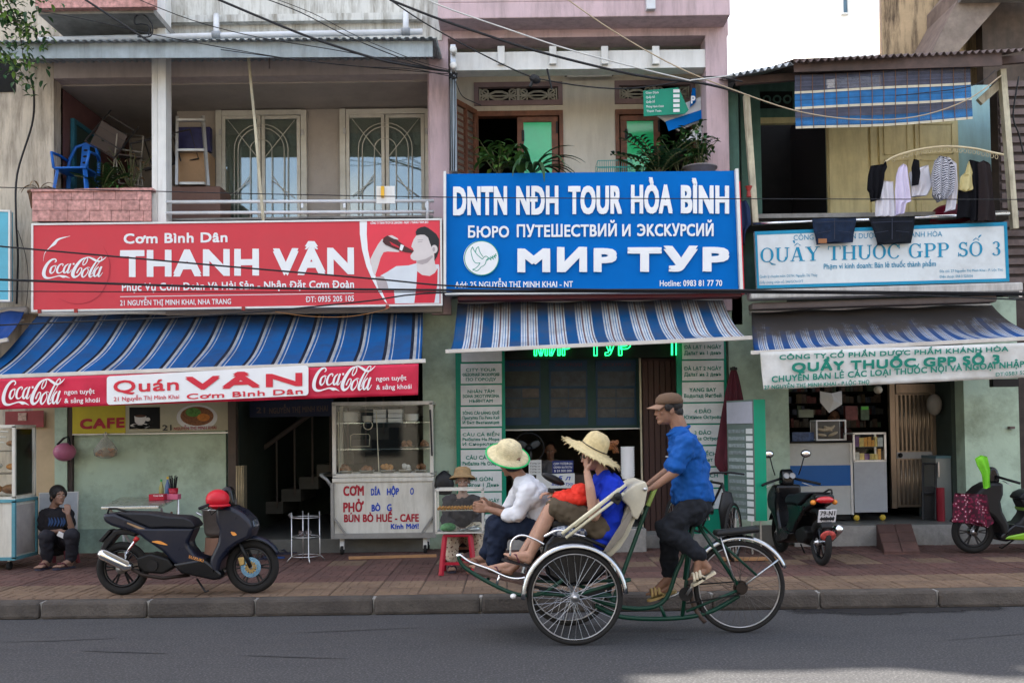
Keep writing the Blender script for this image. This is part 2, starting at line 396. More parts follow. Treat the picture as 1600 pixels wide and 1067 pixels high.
m_beam = mat('pinkish_beam', (.50, .43, .40), .9, var=.08, dirt=.3, dirtcol=(.25, .2, .18), streak=True)
m_green = mat('mint_plaster', (.46, .58, .45), .85, var=.1, scale=2, bump=.2, bscale=35, dirt=.7, dirtcol=(.2, .24, .17))
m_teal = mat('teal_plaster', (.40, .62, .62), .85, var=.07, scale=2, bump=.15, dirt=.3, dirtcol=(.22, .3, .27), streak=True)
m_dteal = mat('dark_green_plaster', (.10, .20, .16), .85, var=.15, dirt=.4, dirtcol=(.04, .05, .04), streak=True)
m_pink = mat('pink_plaster', (.55, .41, .43), .85, var=.08, scale=2.5, bump=.15, dirt=.6, dirtcol=(.28, .22, .21), streak=True)
m_cream = mat('cream_plaster', (.66, .62, .52), .85, var=.06, scale=2.5, bump=.15, dirt=.3, dirtcol=(.36, .32, .25), streak=True)
m_white = mat('white_paint', (.76, .76, .73), .6, var=.05, dirt=.3, dirtcol=(.35, .33, .28), streak=True)
m_orange = mat('ochre_wall', (.55, .42, .26), .85, var=.08, dirt=.3, dirtcol=(.3, .22, .14))
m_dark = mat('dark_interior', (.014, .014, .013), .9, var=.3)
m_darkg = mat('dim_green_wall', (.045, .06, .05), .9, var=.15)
m_ifloor = mat('interior_floor', (.12, .12, .11), .35, var=.15, dirt=.3)
m_gran = mat('pink_granite', (.52, .27, .24), .5, var=.45, scale=22, dirt=.45, dirtcol=(.3, .13, .11), rnd=.1)
m_conc = mat('concrete', (.30, .29, .27), .9, var=.2, bump=.4, bscale=40, dirt=.5)
m_galv = mat('galvanised_sheet', (.42, .45, .46), .45, .6, var=.2, scale=4, dirt=.45, dirtcol=(.2, .15, .11))
m_rust = mat('rusty_sheet', (.17, .13, .12), .7, .3, var=.35, scale=5, dirt=.6, dirtcol=(.08, .05, .04))
m_fascia = mat('grey_fascia', (.36, .41, .43), .6, .2, var=.2, scale=5, dirt=.5, dirtcol=(.18, .2, .19), streak=True)
m_pvc = mat('pvc_pipe', (.62, .64, .66), .4, var=.08, dirt=.25, dirtcol=(.3, .3, .28))
m_wood = mat('brown_wood', (.20, .085, .05), .5, var=.3, scale=10, dirt=.3)
m_chrome = mat('chrome', (.75, .76, .78), .16, 1, var=.06, scale=20)
m_steel = mat('steel', (.55, .55, .55), .35, .9, var=.15, scale=15)
m_black = mat('black_plastic', (.010, .010, .011), .45, var=.15)
m_rubber = mat('tyre_rubber', (.016, .0155, .015), .85, var=.2, scale=20, bump=.2)
m_glass = glass('window_glass', (.8, .88, .86), .12)
m_glassc = glass('case_glass', (.96, .98, .975), .0)
m_yel = mat('yellow_wood', (.74, .64, .34), .6, var=.1, scale=5, dirt=.35, dirtcol=(.34, .25, .11), streak=True)
m_oldpost = mat('worn_post', (.55, .50, .36), .8, var=.2, dirt=.7, dirtcol=(.13, .09, .06), streak=True)
def floor_(px, py, z=0):
 d = CM.to_3x3() @ Vector(((px-800)/FPX, (533.5-py)/FPX+SHIFT*1600/FPX, -1)); return Vector((0, 0, CAMH))+d*((z-CAMH)/d.z)
# ================================================================ ground
g = MB(); g.grid(lambda u, v: (-60+120*u, -40+100*v, -.012), 2, 2)
tag(g.build('ground', mat('bare_ground', (.12, .11, .10), .95)), kind='structure')
YK = 8.83          # road edge of the kerb
SW = .15           # pavement level
r = MB(); r.grid(lambda u, v: (-40+80*u, -9+(YK+9)*v, 0.0), 2, 2)
road = tag(r.build('road', m_asph), kind='structure')
# asphalt: tyre streaks along the road, wet patch by the kerb, pale aggregate
n, L = nodes_of(m_asph); b = n['Principled BSDF']
tc = n.new('ShaderNodeTexCoord'); mp = n.new('ShaderNodeMapping'); mp.inputs['Scale'].default_value = (.35, 9, 1); mp.inputs['Rotation'].default_value = (0, 0, R(2))
L.new(tc.outputs['Object'], mp.inputs[0])
ns = n.new('ShaderNodeTexNoise'); ns.inputs['Scale'].default_value = 1.8; ns.inputs['Detail'].default_value = 7; L.new(mp.outputs[0], ns.inputs[0])
sr = n.new('ShaderNodeMapRange'); L.new(ns.outputs[0], sr.inputs[0]); sr.inputs[1].default_value = .5; sr.inputs[2].default_value = .75; sr.inputs[3].default_value = 0; sr.inputs[4].default_value = .7
old = b.inputs['Base Color'].links[0].from_socket
mx = n.new('ShaderNodeMix'); mx.data_type = 'RGBA'; L.new(sr.outputs[0], mx.inputs['Factor']); L.new(old, mx.inputs[6]); mx.inputs[7].default_value = (.035, .035, .04, 1)
sp = n.new('ShaderNodeTexNoise'); sp.inputs['Scale'].default_value = 60; sp.inputs['Detail'].default_value = 4; L.new(tc.outputs['Object'], sp.inputs[0])
s2 = n.new('ShaderNodeMapRange'); L.new(sp.outputs[0], s2.inputs[0]); s2.inputs[1].default_value = .5; s2.inputs[2].default_value = .68; s2.inputs[3].default_value = 0; s2.inputs[4].default_value = .55
m2 = n.new('ShaderNodeMix'); m2.data_type = 'RGBA'; L.new(s2.outputs[0], m2.inputs['Factor']); L.new(mx.outputs[2], m2.inputs[6]); m2.inputs[7].default_value = (.15, .15, .158, 1)
L.new(m2.outputs[2], b.inputs['Base Color'])
# water stain on the road below the pharmacy, thin dark film
m_wet = D.materials.new('wet_stain'); m_wet.use_nodes = True; n, L = nodes_of(m_wet); b = n['Principled BSDF']
b.inputs['Base Color'].default_value = (.016, .016, .018, 1); b.inputs['Roughness'].default_value = .5
tc = n.new('ShaderNodeTexCoord'); nz = n.new('ShaderNodeTexNoise'); nz.inputs['Scale'].default_value = 1.7; nz.inputs['Detail'].default_value = 8; nz.inputs['Roughness'].default_value = .65; L.new(tc.outputs['Object'], nz.inputs[0])
gr = n.new('ShaderNodeTexGradient'); gr.gradient_type = 'SPHERICAL'; mp = n.new('ShaderNodeMapping'); mp.inputs['Scale'].default_value = (.62, 1.9, 1); mp.inputs['Location'].default_value = (.1, -.95, 0); L.new(tc.outputs['Object'], mp.inputs[0]); L.new(mp.outputs[0], gr.inputs[0])
ad = n.new('ShaderNodeMath'); ad.operation = 'MULTIPLY_ADD'; L.new(gr.outputs[0], ad.inputs[0]); ad.inputs[1].default_value = .9; L.new(nz.outputs[0], ad.inputs[2])
rr = n.new('ShaderNodeMapRange'); L.new(ad.outputs[0], rr.inputs[0]); rr.inputs[1].default_value = .78; rr.inputs[2].default_value = .98; rr.inputs[4].default_value = .85; L.new(rr.outputs[0], b.inputs['Alpha'])
q = MB(); q.grid(lambda u, v: (2.1+2.8*u, 7.9+.92*v, .004), 2, 2)
tag(q.build('water_stain', m_wet), kind='stuff')
# kerb stones
kb = MB(); kb.box(-40, 40, YK+.05, YK+.2, -.01, SW-.012)
kerb = tag(kb.build('kerb', m_conc), kind='structure')
x = -8.2; k0 = None
while x < 8.2:
 wd = random.choice((.95, 1.0, 1.05))
 k = MB(); k.add([(x+.002, YK+.0, -.005), (x+wd-.002, YK+.0, -.005), (x+wd-.006, YK+.17, -.005), (x+.006, YK+.17, -.005),
      (x+.006, YK+.03, SW), (x+wd-.006, YK+.03, SW), (x+wd-.006, YK+.17, SW+.002), (x+.006, YK+.17, SW+.002)],
     [(0,3,2,1),(4,5,6,7),(0,1,5,4),(1,2,6,5),(2,3,7,6),(3,0,4,7)])
 k.bw('kerb_stone', m_kerb, kerb, bevel=.03); x += wd
# pavement with embossed tiles
p = MB(); p.box(-40, 40, YK+.175, 12.75, -.02, SW-.008)
pave = tag(p.build('pavement', m_joint), kind='structure')
TS = .4
def tile_mesh(m):
 t = MB(); a = TS/2-.004; gz = -.004
 # maze-like embossing: a tile body with raised bars
 t.box(-a, a, -a, a, -.03, -.003)
 for (x0, x1, y0, y1) in [(-.19,-.075,-.19,-.12),(-.06,.19,-.19,-.12),(-.19,-.12,-.105,.06),(-.105,.06,-.105,-.035),(.075,.19,-.105,.06),(-.105,-.035,-.02,.19),(-.02,.06,-.02,.06),(-.02,.19,.075,.12),(-.02,.19,.133,.19),(-.19,-.12,.075,.19)]:
  b_ = len(t.v); t.add([(x0,y0,-.003),(x1,y0,-.003),(x1,y1,-.003),(x0,y1,-.003),(x0+.003,y0+.003,.0015),(x1-.003,y0+.003,.0015),(x1-.003,y1-.003,.0015),(x0+.003,y1-.003,.0015)],
      [(4,5,6,7),(0,1,5,4),(1,2,6,5),(2,3,7,6),(3,0,4,7)])
 me = t.mesh('tile'); me.materials.append(m); return me
tm = {0: tile_mesh(m_tan), 1: tile_mesh(m_red)}
rest = [MB(), MB()]
for j in range(9):
 for i in range(-22, 22):
  y = YK+.175+TS/2+j*TS; x = i*TS+TS/2 - .07
  if y > 12.6: continue
  red = 1 if (j in (2, 3, 4, 6, 7, 8) or (j == 5 and random.random() < .6)) else 0
  if j == 4 and random.random() < .35 and x > 0: red = 0
  lim = 4.9 + j*.27
  if abs(x) < lim and abs(x) < 6.5:
   o = D.objects.new('tile', tm[red]); COL.objects.link(o); o.parent = pave
   o.location = Vector((x, y, SW+random.uniform(-.002, .002))) - pave.location
   o.rotation_euler = (random.uniform(-.005, .005), random.uniform(-.005, .005), random.choice((0, pi/2, pi, -pi/2)))
  else:
   rest[red].box(x-TS/2+.004, x+TS/2-.004, y-TS/2+.004, y+TS/2-.004, SW-.03, SW)
for k, rm in zip(rest, (m_tan, m_red)):
 if k.v: tag(k.bw('tile_rows', rm, pave), kind='stuff')
# ================================================================ left house
YF = 12.35   # facade plane
H1 = thing('townhouse', 'leftmost house with grey awning roof and pink granite planter above the red signboard', 'house', (-3.5, YF, 0))
def P(parent, name, m, *boxes, bevel=0, **kw):
 mb = MB()
 for b_ in boxes: mb.pbox(*b_)
 return mb.build(name, m, parent, world=True, bevel=bevel)
def PX(px, Y=YF, py=500): return at(px, py, Y).x
def PZ(py, Y=YF, px=800): return at(px, py, Y).z
mb = MB(); mb.box(-7.6, PX(84), YF, YF+.25, PZ(490, px=50), PZ(55, px=50))
mb.box(-7.6, PX(674), YF+.02, YF+.3, PZ(58, px=300), 15.6)
mb.bw('weathered_wall', m_wallL, H1)
mb = MB(); mb.box(-7.6, PX(676), YF+.3, 24, PZ(58), 15.6)   # rest of the house body, upper storeys
mb.box(-7.6, 9, 23.8, 24, 0, 5.8); mb.box(-7.6, -7.4, YF+.3, 24, 0, 9); mb.box(-1.15, -1.0, YF+1.8, 24, 0, 9)
mb.bw('house_body', m_conc, H1)
P(H1, 'upper_wall', m_wallW, (250, 690, -60, 66, YF-.06, YF+.02))
P(H1, 'wall_ledge', m_wallW, (256, 660, 22, 33, YF-.17, YF-.06))
P(H1, 'upper_soffit', m_conc, (60, 240, 13, 22, YF-.9, YF+.02))
o = P(H1, 'upper_planter', m_gran, (55, 241, -40, 12, YF-1.0, YF-.9))
P(H1, 'beam', m_beam, (84, 672, 84, 119, YF-.02, YF+.22))
# recess behind the balcony
mb = MB()
YB = YF+1.25
mb.box(PX(225), PX(680), YB, YB+.1, PZ(500), PZ(85, YB))
mb.bw('balcony_back_wall', m_grey, H1)
mb = MB(); mb.box(PX(80), PX(680), YF+.22, YB+1.4, PZ(119)+.02, PZ(119)+.12); mb.bw('balcony_ceiling', m_grey, H1)
mb = MB(); mb.box(PX(80), PX(680), YF-.2, YB+1.4, PZ(350), PZ(340)); mb.bw('balcony_floor', m_conc, H1)
mb = MB(); mb.box(PX(78), PX(84), YF+.2, YB+1.4, PZ(345), PZ(119)); mb.bw('side_wall', mat('maroon_wall', (.16, .08, .08), .9), H1)
mb = MB(); mb.box(PX(84), PX(240), YB+1.2, YB+1.3, PZ(345), PZ(95)); mb.bw('room_back_wall', m_grey, H1)
mb = MB(); mb.box(PX(672), PX(680), YF, YB+.1, PZ(345), PZ(90)); mb.bw('side_wall', m_pink, H1)
mb = MB(); mb.box(PX(230), PX(236), YB+.05, YB+1.3, PZ(345), PZ(95)); mb.bw('partition_wall', m_grey, H1)
# teal door frame on the maroon side wall
mb = MB(); xs = PX(84)+.01
for (y0, y1, z0, z1) in ((YF+.45, YF+.52, PZ(345), PZ(165)), (YF+1.2, YF+1.27, PZ(345), PZ(165)), (YF+.45, YF+1.27, PZ(165), PZ(158))): mb.box(xs, xs+.05, y0, y1, z0, z1)
df = mb.bw('door_frame', mat('petrol_paint', (.03, .15, .22), .5, dirt=.3), H1)
mb = MB(); mb.box(xs, xs+.03, YF+.52, YF+1.2, PZ(345), PZ(165)); mb.bw('door_leaf', mat('dark_green_door', (.04, .07, .06), .5), H1)
# granite planter of separate slabs
mb = MB(); mb.pbox(54, 234, 300, 344, YF-.5, YF-.2); pl = mb.bw('planter_core', m_conc, H1)
for j, (a, b_) in enumerate(((298, 313), (313, 329), (329, 346))):
 x = 50
 while x < 236:
  wd = random.choice((22, 28, 34)); x1 = min(236, x+wd)
  if 236-x1 < 9: x1 = 236
  MBt = MB(); MBt.pbox(x+.25, x1-.25, a+.3, b_-.3, YF-.535, YF-.5+random.uniform(-.003, .003)); MBt.build('granite_slab', m_gran, pl, world=True, bevel=.002); x = x1
mb = MB(); mb.pbox(48, 238, 294.5, 298.5, YF-.56, YF-.15); mb.build('planter_coping', m_gran, H1, world=True, bevel=.004)
# white pipe-column
P(H1, 'balcony_column', m_white, (237, 246, -60, 347, YF-.44, YF-.34), (246.3, 259, -60, 347, YF-.47, YF-.27))
# small dark window at far left
P(H1, 'window', m_dark, (-8, 24, 92, 144, YF-.012, YF))
# doors with iron grille arcs
m_wframe = mat('white_metal_frame', (.66, .65, .58), .5, var=.08, dirt=.35, dirtcol=(.3, .27, .2))
def grille_door(x0, x1, ytop, label):
 ybot = 352
 fr = MB(); zt = (x1-x0)
 Yd = YB-.05
 for bx in ((x0, x0+9, ytop, ybot), (x1-9, x1, ytop, ybot)): fr.pbox(*bx, Yd-.03, Yd+.05)
 fr.pbox(x0+9, x1-9, ytop, ytop+8, Yd-.03, Yd+.05)
 dr = fr.build('balcony_door', m_wframe, H1, world=True, bevel=.004)
 xm = (x0+x1)/2
 for s_ in (0, 1):
  a, b_ = (x0+10, xm-1) if s_ == 0 else (xm+1, x1-10)
  lf = MB()
  for bx in ((a, a+5, ytop+9, ybot), (b_-5, b_, ytop+9, ybot)): lf.pbox(*bx, Yd-.02, Yd+.02)
  lf.pbox(a+5, b_-5, ytop+9, ytop+14, Yd-.02, Yd+.02)
  leaf = lf.bw('door_leaf', m_wframe, dr)
  gp = MB(); gp.pbox(a+5, b_-5, ytop+14, ybot, Yd+.0, Yd+.006); gp.bw('pane', m_glass, leaf) if False else gp.bw('pane', m_glass, dr)
 gr = MB()
 cy = ytop+62; yy = Yd-.03
 def pp(x, y): return at(x, y, yy)
 for rad in (42, 36, 17):
  pts = [(xm-rad, ybot)] + [(xm-rad, cy+20)] + [(xm-rad*math.cos(t*pi/14), cy-rad*.95*math.sin(t*pi/14)) for t in range(15)] + [(xm+rad, cy+20), (xm+rad, ybot)]
  # one arc per leaf, parted at the meeting stile
  gr.tube([pp(*q_) for q_ in pts], .0065, 5)
 for sx in (-1, 1):
  gr.tube([pp(xm+sx*52, ytop+16), pp(xm+sx*6, cy+12)], .006, 5)
  gr.tube([pp(xm+sx*52, cy+75), pp(xm+sx*17, cy+48)], .006, 5)
  gr.tube([pp(xm+sx*17, cy+40), pp(xm+sx*40, cy+72)], .006, 5)
 gr.build('iron_grille', m_wframe, dr, world=True, smooth=1)
 for xx in (x0+7, x1-7):
  for yy_ in (ytop+30, ybot-36): hg = MB(); hg.pbox(xx-2, xx+2, yy_, yy_+9, Yd-.045, Yd-.031); hg.bw('hinge', m_steel, dr)
grille_door(337, 479, 172, '')
grille_door(531, 673, 170, '')
# dim room behind the doors with stored boards leaning
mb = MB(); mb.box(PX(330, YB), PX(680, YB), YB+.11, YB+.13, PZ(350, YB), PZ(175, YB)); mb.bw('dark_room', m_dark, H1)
# stainless balcony rail
mb = MB()
for py_ in (316, 333):
 mb.tube([at(259, py_, YF-.45), at(678, py_-2, YF-.45)], .021, 8)
mb.tube([at(668, 314, YF-.45), at(668, 345, YF-.45)], .02, 8)
mb.build('balcony_rail', m_pvc, H1, world=True, smooth=1)
# low parapet wall panels seen between rail and sign
P(H1, 'parapet', m_grey, (259, 690, 342, 490, YF-.2, YF-.05))
# ---- ground floor
mb = MB()
mb.box(PX(52, 12.5), PX(108, 12.5), 12.5, 12.7, SW, PZ(480)); mb.bw('ochre_pier', m_orange, H1)
mb = MB(); mb.box(PX(-60, 12.5), PX(52, 12.5), 12.5, 12.7, SW, PZ(480)); mb.bw('left_pier', m_wallL, H1)
mb = MB(); mb.box(PX(87, 12.45), PX(106, 12.45), 12.42, 12.5, SW, PZ(480)); mb.bw('pilaster', m_green, H1)
mb = MB(); mb.box(PX(114, 12.5), PX(352, 12.5), 12.5, 12.66, SW, PZ(480)); mb.bw('mint_wall', m_green, H1)
mb = MB(); mb.box(PX(107, 12.46), PX(113.5, 12.46), 12.44, 12.5, SW, PZ(480)); mb.bw('wall_pipe', mat('dark_brown_paint', (.06, .045, .04), .6), H1)
mb = MB(); mb.box(PX(114, 12.48), PX(352, 12.48), 12.485, 12.5, SW, SW+.3); mb.bw('skirting', mat('dark_mint', (.27, .38, .31), .8, var=.1, dirt=.5), H1)
mb = MB()
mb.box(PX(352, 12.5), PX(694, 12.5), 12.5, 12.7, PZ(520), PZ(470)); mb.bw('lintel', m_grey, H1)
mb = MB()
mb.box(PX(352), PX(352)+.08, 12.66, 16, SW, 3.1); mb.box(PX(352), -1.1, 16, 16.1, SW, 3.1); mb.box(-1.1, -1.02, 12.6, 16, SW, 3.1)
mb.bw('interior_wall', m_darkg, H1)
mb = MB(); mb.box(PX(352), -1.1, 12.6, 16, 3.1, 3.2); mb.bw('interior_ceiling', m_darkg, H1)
mb = MB(); mb.box(PX(360), -1.1, 12.2, 16, SW, SW+.17); mb.bw('doorstep', m_ifloor, H1)
# rolled steel shutter edge beside the doorway
mb = MB(); mb.box(PX(356, 12.4), PX(368, 12.4), 12.38, 12.5, SW, PZ(560)); mb.bw('door_jamb', mat('brown_jamb', (.10, .075, .06), .7, dirt=.4), H1)
mb = MB()
for i in range(9):
 xx = PX(369, 12.35)+i*.011; mb.box(xx, xx+.008, 12.3-(i % 2)*.03, 12.45, SW+.02, PZ(722, 12.3))
mb.bw('folded_shutter', mat('brass_shutter', (.45, .38, .25), .4, .5, var=.2, dirt=.5), H1)
# staircase seen inside
st = MB()
x0 = at(390, 800, 14.2).x
for i in range(11):
 st.box(x0+.25*i, x0+.25*i+.27, 14.0, 15.1, SW+.17+.17*i, SW+.17+.17*(i+1))
st.bw('staircase', mat('stair_concrete', (.10, .10, .09), .8), H1)
st = MB()
st.tube([(x0+.1, 13.95, 1.3), (x0+2.6, 13.95, 3.05)], .035, 6)
for i in range(10):
 st.tube([(x0+.2+.25*i, 13.95, SW+.25+.17*i), (x0+.2+.25*i, 13.95, 1.36+.175*i)], .014, 6)
st.bw('banister', mat('banister_wood', (.11, .09, .08), .5), H1)
# ================================================================ middle house
H2 = thing('townhouse', 'narrow pink house with white lintel and cream balcony above the blue signboard', 'house', (.85, YF, 0))
XL, XR = PX(675), PX(1145)
mb = MB(); mb.box(XL, PX(705), YF-.05, YF+.3, PZ(490), PZ(62)); mb.box(PX(1109), PX(1143), YF-.05, YF+.3, PZ(490), PZ(62))
mb.box(XL, XR, YF-.05, YF+.3, PZ(62), 14.3)
mb.bw('pink_wall', m_pink, H2)
mb = MB(); mb.box(XL+.01, XR-.01, YF+.3, 24, 7.2, 14.3); mb.box(XR-.12, XR-.01, YF+.3, 24, 2.9, 7.2); mb.box(XL+.01, XL+.12, YF+.3, 24, 2.9, 7.2)
mb.bw('house_body', m_pink, H2)
mb = MB(); mb.pbox(684, 1141, 2, 27, YF-.42, YF-.05); mb.pbox(684, 1141, -60, 2, YF-.42, YF-.3); mb.build('balcony_slab', m_pink, H2, world=True, bevel=.01)
mb = MB(); mb.pbox(1010, 1024, -20, 14, YF-.5, YF-.42); mb.bw('downspout', m_pvc, H2)
P(H2, 'lintel', m_white, (710, 1109, 80, 108, YF-.03, YF+.2))
for xx in (783, 864, 945, 1025):
 P(H2, 'bracket', m_white, (xx-5.5, xx+5.5, 72, 100, YF-.09, YF-.035), bevel=.006)
YC = YF+1.1
mb = MB(); mb.box(XL, PX(758, YC)-.04, YC, YC+.15, PZ(470, YC), 7.2); mb.bw('wall', m_cream, H2) if False else None
# recess wall with two door openings
def zc(py): return PZ(py, YC)
def xc(px): return PX(px, YC)
mb = MB()
for (a, b_, t, bt) in ((690, 745, 60, 480), (745, 884, 60, 131), (745, 884, 164, 175), (884, 966, 60, 480), (966, 1092, 60, 131), (966, 1092, 164, 175), (1092, 1125, 60, 480)):
 mb.box(xc(a), xc(b_), YC, YC+.15, zc(bt), zc(t))
mb.bw('balcony_back_wall', m_cream, H2)
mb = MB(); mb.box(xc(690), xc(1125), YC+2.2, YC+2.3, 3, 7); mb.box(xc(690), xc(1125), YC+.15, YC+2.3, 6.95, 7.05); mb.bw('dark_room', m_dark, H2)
mb = MB(); mb.box(XL, XR, YF, YC+2.2, PZ(345), PZ(340)); mb.bw('balcony_floor', m_conc, H2)
mb = MB(); mb.box(XL, XR, YF+.3, YC+.2, PZ(56)+.1, PZ(56)+.2); mb.bw('balcony_ceiling', m_cream, H2)
m_mauve = mat('mauve_trim', (.27, .19, .19), .8, dirt=.3)
m_vent = mat('vent_block', (.50, .47, .38), .85, dirt=.4)
for (a, b_) in ((745, 884), (966, 1092)):
 mb = MB()
 for bx in ((a, b_, 129.5, 137), (a, b_, 158, 165.5), (a, a+7, 137, 158), (b_-7, b_, 137, 158)): mb.box(xc(bx[0]), xc(bx[1]), YC-.03, YC+.05, zc(bx[3]), zc(bx[2]))
 vf = mb.bw('vent_surround', m_mauve, H2)
 for i in range(2):
  v0 = a+8+(b_-a-16)/2*i+1; v1 = v0+(b_-a-16)/2-2
  vb = MB(); cx, cz = (v0+v1)/2, 147.5
  def ring(px, py, rx, rz, w_):
   vb.tube([(xc(px)+rx*math.cos(t*pi/4+.4), YC+.05, zc(py)+rz*math.sin(t*pi/4+.4)) for t in range(8)], w_, 4, closed=True)
  ring(cx, cz, .13, .055, .016); ring(v0+8, cz-5, .045, .04, .013); ring(v0+8, cz+6, .045, .04, .013); ring(v1-8, cz-5, .045, .04, .013); ring(v1-8, cz+6, .045, .04, .013)
  for q_ in ((v0, 137, v0+15, 148), (v1, 137, v1-15, 148), (v0, 158, v0+15, 148), (v1, 158, v1-15, 148), (v0, 148, v1, 148)):
   vb.tube([(xc(q_[0]), YC+.05, zc(q_[1])), (xc(q_[2]), YC+.05, zc(q_[3]))], .011, 4)
  vb.box(xc(v0)-.01, xc(v0)+.01, YC+.03, YC+.08, zc(158), zc(137)); vb.box(xc(v1)-.01, xc(v1)+.01, YC+.03, YC+.08, zc(158), zc(137))
  vb.bw('vent_block', m_vent, vf)
m_gpane = mat('green_glass', (.03, .62, .22), .12, var=.15, scale=2, spec=.8)
for k, (a, b_, gx0, gx1) in enumerate(((745, 884, 822, 866), (966, 1092, 984, 1026))):
 mb = MB()
 for bx in ((a, b_, 175, 183), (a, a+6, 183, 345), (b_-6, b_, 183, 345)): mb.box(xc(bx[0]), xc(bx[1]), YC-.05, YC+.08, zc(bx[3]), zc(bx[2]))
 dr = mb.build('door_frame', m_wood, H2, world=True, bevel=.004)
 mb = MB()
 for bx in ((gx0-10, gx1+10, 184, 192), (gx0-10, gx0, 192, 345), (gx1, gx1+10, 192, 345)): mb.box(xc(bx[0]), xc(bx[1]), YC-.02, YC+.03, zc(bx[3]), zc(bx[2]))
 lf = mb.build('door_leaf', m_wood, H2, world=True, bevel=.004)
 mb = MB(); mb.box(xc(gx0), xc(gx1), YC, YC+.01, zc(345), zc(192)); mb.bw('green_pane', m_gpane, lf)
 mb = MB(); mb.box(xc(gx0-3), xc(gx0+1), YC-.035, YC-.02, zc(222), zc(205)); mb.box(xc(gx1+7), xc(gx1+9.5), YC-.035, YC-.02, zc(210), zc(192)); mb.bw('hinge', m_black, lf)
# louvred shutter leaf standing open at the left
T = Matrix.Translation((xc(748), YC-.06, zc(345))) @ Matrix.Rotation(R(-118), 4, 'Z')
mb = MB(); mb.T = T; Hs = zc(174)-zc(345)
mb.box(0, .06, -.02, .02, 0, Hs); mb.box(.52, .58, -.02, .02, 0, Hs); mb.box(.06, .52, -.02, .02, Hs-.07, Hs); mb.box(.27, .30, -.025, .025, 0, Hs)
sh = mb.build('open_shutter', m_wood, H2, world=True, bevel=.003)
lm = None
for i in range(16):
 mb = MB(); mb.T = T @ Matrix.Translation((.29, 0, .06+i*(Hs-.16)/16)) @ Matrix.Rotation(R(35), 4, 'X'); mb.box(-.23, .23, -.004, .004, 0, .055)
 mb.bw('slat', m_wood, sh)
# ground floor of the middle house: mint piers, tour board frames come separately
for a_, b_ in ((660, 719), (1136, 1228)): mb = MB(); mb.box(PX(a_, 12.5), PX(b_, 12.5), 12.45, 12.75, SW, PZ(465)); mb.bw('mint_pier', m_green, H2)
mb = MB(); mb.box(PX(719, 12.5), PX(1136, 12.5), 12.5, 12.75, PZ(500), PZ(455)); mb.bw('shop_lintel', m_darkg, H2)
mb = MB(); mb.box(-1.0, -.9, 12.7, 16.5, SW, 3.3); mb.box(2.9, 3.0, 12.7, 16.5, SW, 3.3); mb.box(-1, 3, 16.5, 16.6, SW, 3.3); mb.bw('interior_wall', mat('shop_wall', (.13, .11, .085), .9, var=.15), H2)
mb = MB(); mb.box(-1, 3, 12.6, 16.5, 3.2, 3.3); mb.bw('interior_ceiling', m_grey, H2)
mb = MB(); mb.box(-.75, 2.75, 12.25, 16.5, SW, SW+.16); mb.bw('doorstep', m_conc, H2)
# ================================================================ right house (pharmacy)
H3 = thing('townhouse', 'low teal house with rusty corrugated roof and yellow panelled balcony doors', 'house', (4.5, YF, 0))
YR = YF+1.3
def xr(px): return PX(px, YR)
def zr(py): return PZ(py, YR, 1380)
mb = MB()
mb.box(xr(1150), xr(1180), YR-.5, YR+.1, 2.9, 6.3); mb.box(xr(1180), xr(1300), YR, YR+.12, zr(183), 6.45)
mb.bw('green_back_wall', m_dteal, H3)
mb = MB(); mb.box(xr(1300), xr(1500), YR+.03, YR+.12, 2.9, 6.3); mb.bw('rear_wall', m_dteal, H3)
mb = MB(); mb.box(xr(1500), xr(1572), YR, YR+.12, 2.9, 6.3); mb.bw('teal_wall', m_teal, H3)
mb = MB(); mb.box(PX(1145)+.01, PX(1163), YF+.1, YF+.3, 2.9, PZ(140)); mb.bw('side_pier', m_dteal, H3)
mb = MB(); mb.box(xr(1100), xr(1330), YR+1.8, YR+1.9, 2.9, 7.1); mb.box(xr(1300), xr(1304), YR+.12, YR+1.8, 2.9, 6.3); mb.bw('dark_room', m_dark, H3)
mb = MB(); mb.box(PX(1145), PX(1590), YF-.1, YR+1.8, zr(372), zr(366)); mb.bw('balcony_floor', m_conc, H3)
# yellow folding door panels
fr = MB(); fr.box(xr(1297), xr(1503), YR-.03, YR+.02, zr(350), zr(185)); yd = fr.bw('panelled_doors', m_yel, H3)
for (a, b_) in ((1299, 1360), (1364, 1374), (1378, 1430), (1434, 1500)):
 mb = MB(); mb.box(xr(a), xr(b_), YR-.055, YR-.03, zr(350), zr(188)); dl = mb.build('door_leaf', m_yel, yd, world=True, bevel=.004)
 if b_-a > 30 and a > 1300:
  for (t, bt) in ((196, 244), (252, 340)):
   f = MB(); m_ = 7
   for bx in ((a+m_, b_-m_, t, t+1.6), (a+m_, b_-m_, bt-1.6, bt), (a+m_, a+m_+1.6, t, bt), (b_-m_-1.6, b_-m_, t, bt)):
    f.box(xr(bx[0]), xr(bx[1]), YR-.068, YR-.056, zr(bx[3]), zr(bx[2]))
   f.bw('panel_moulding', m_yel, yd)
mb = MB(); mb.box(xr(1176), xr(1300), YR-.04, YR+.05, zr(192), zr(183)); mb.bw('door_head', m_yel, H3)
# pierced vent over the door
mb = MB(); mb.box(xr(1180), xr(1245), YR-.02, YR-.01, zr(168), zr(142)); vh = mb.bw('vent_hole', m_dark, H3)
mb = MB()
for i in range(4): mb.lathe([(.035, 0), (.06, 0), (.06, .03), (.035, .03)], 10, (xr(1188+i*16), YR-.02, zr(155)), Matrix.Rotation(R(90), 3, 'X'))
mb.bw('vent_ring', m_dteal, H3)
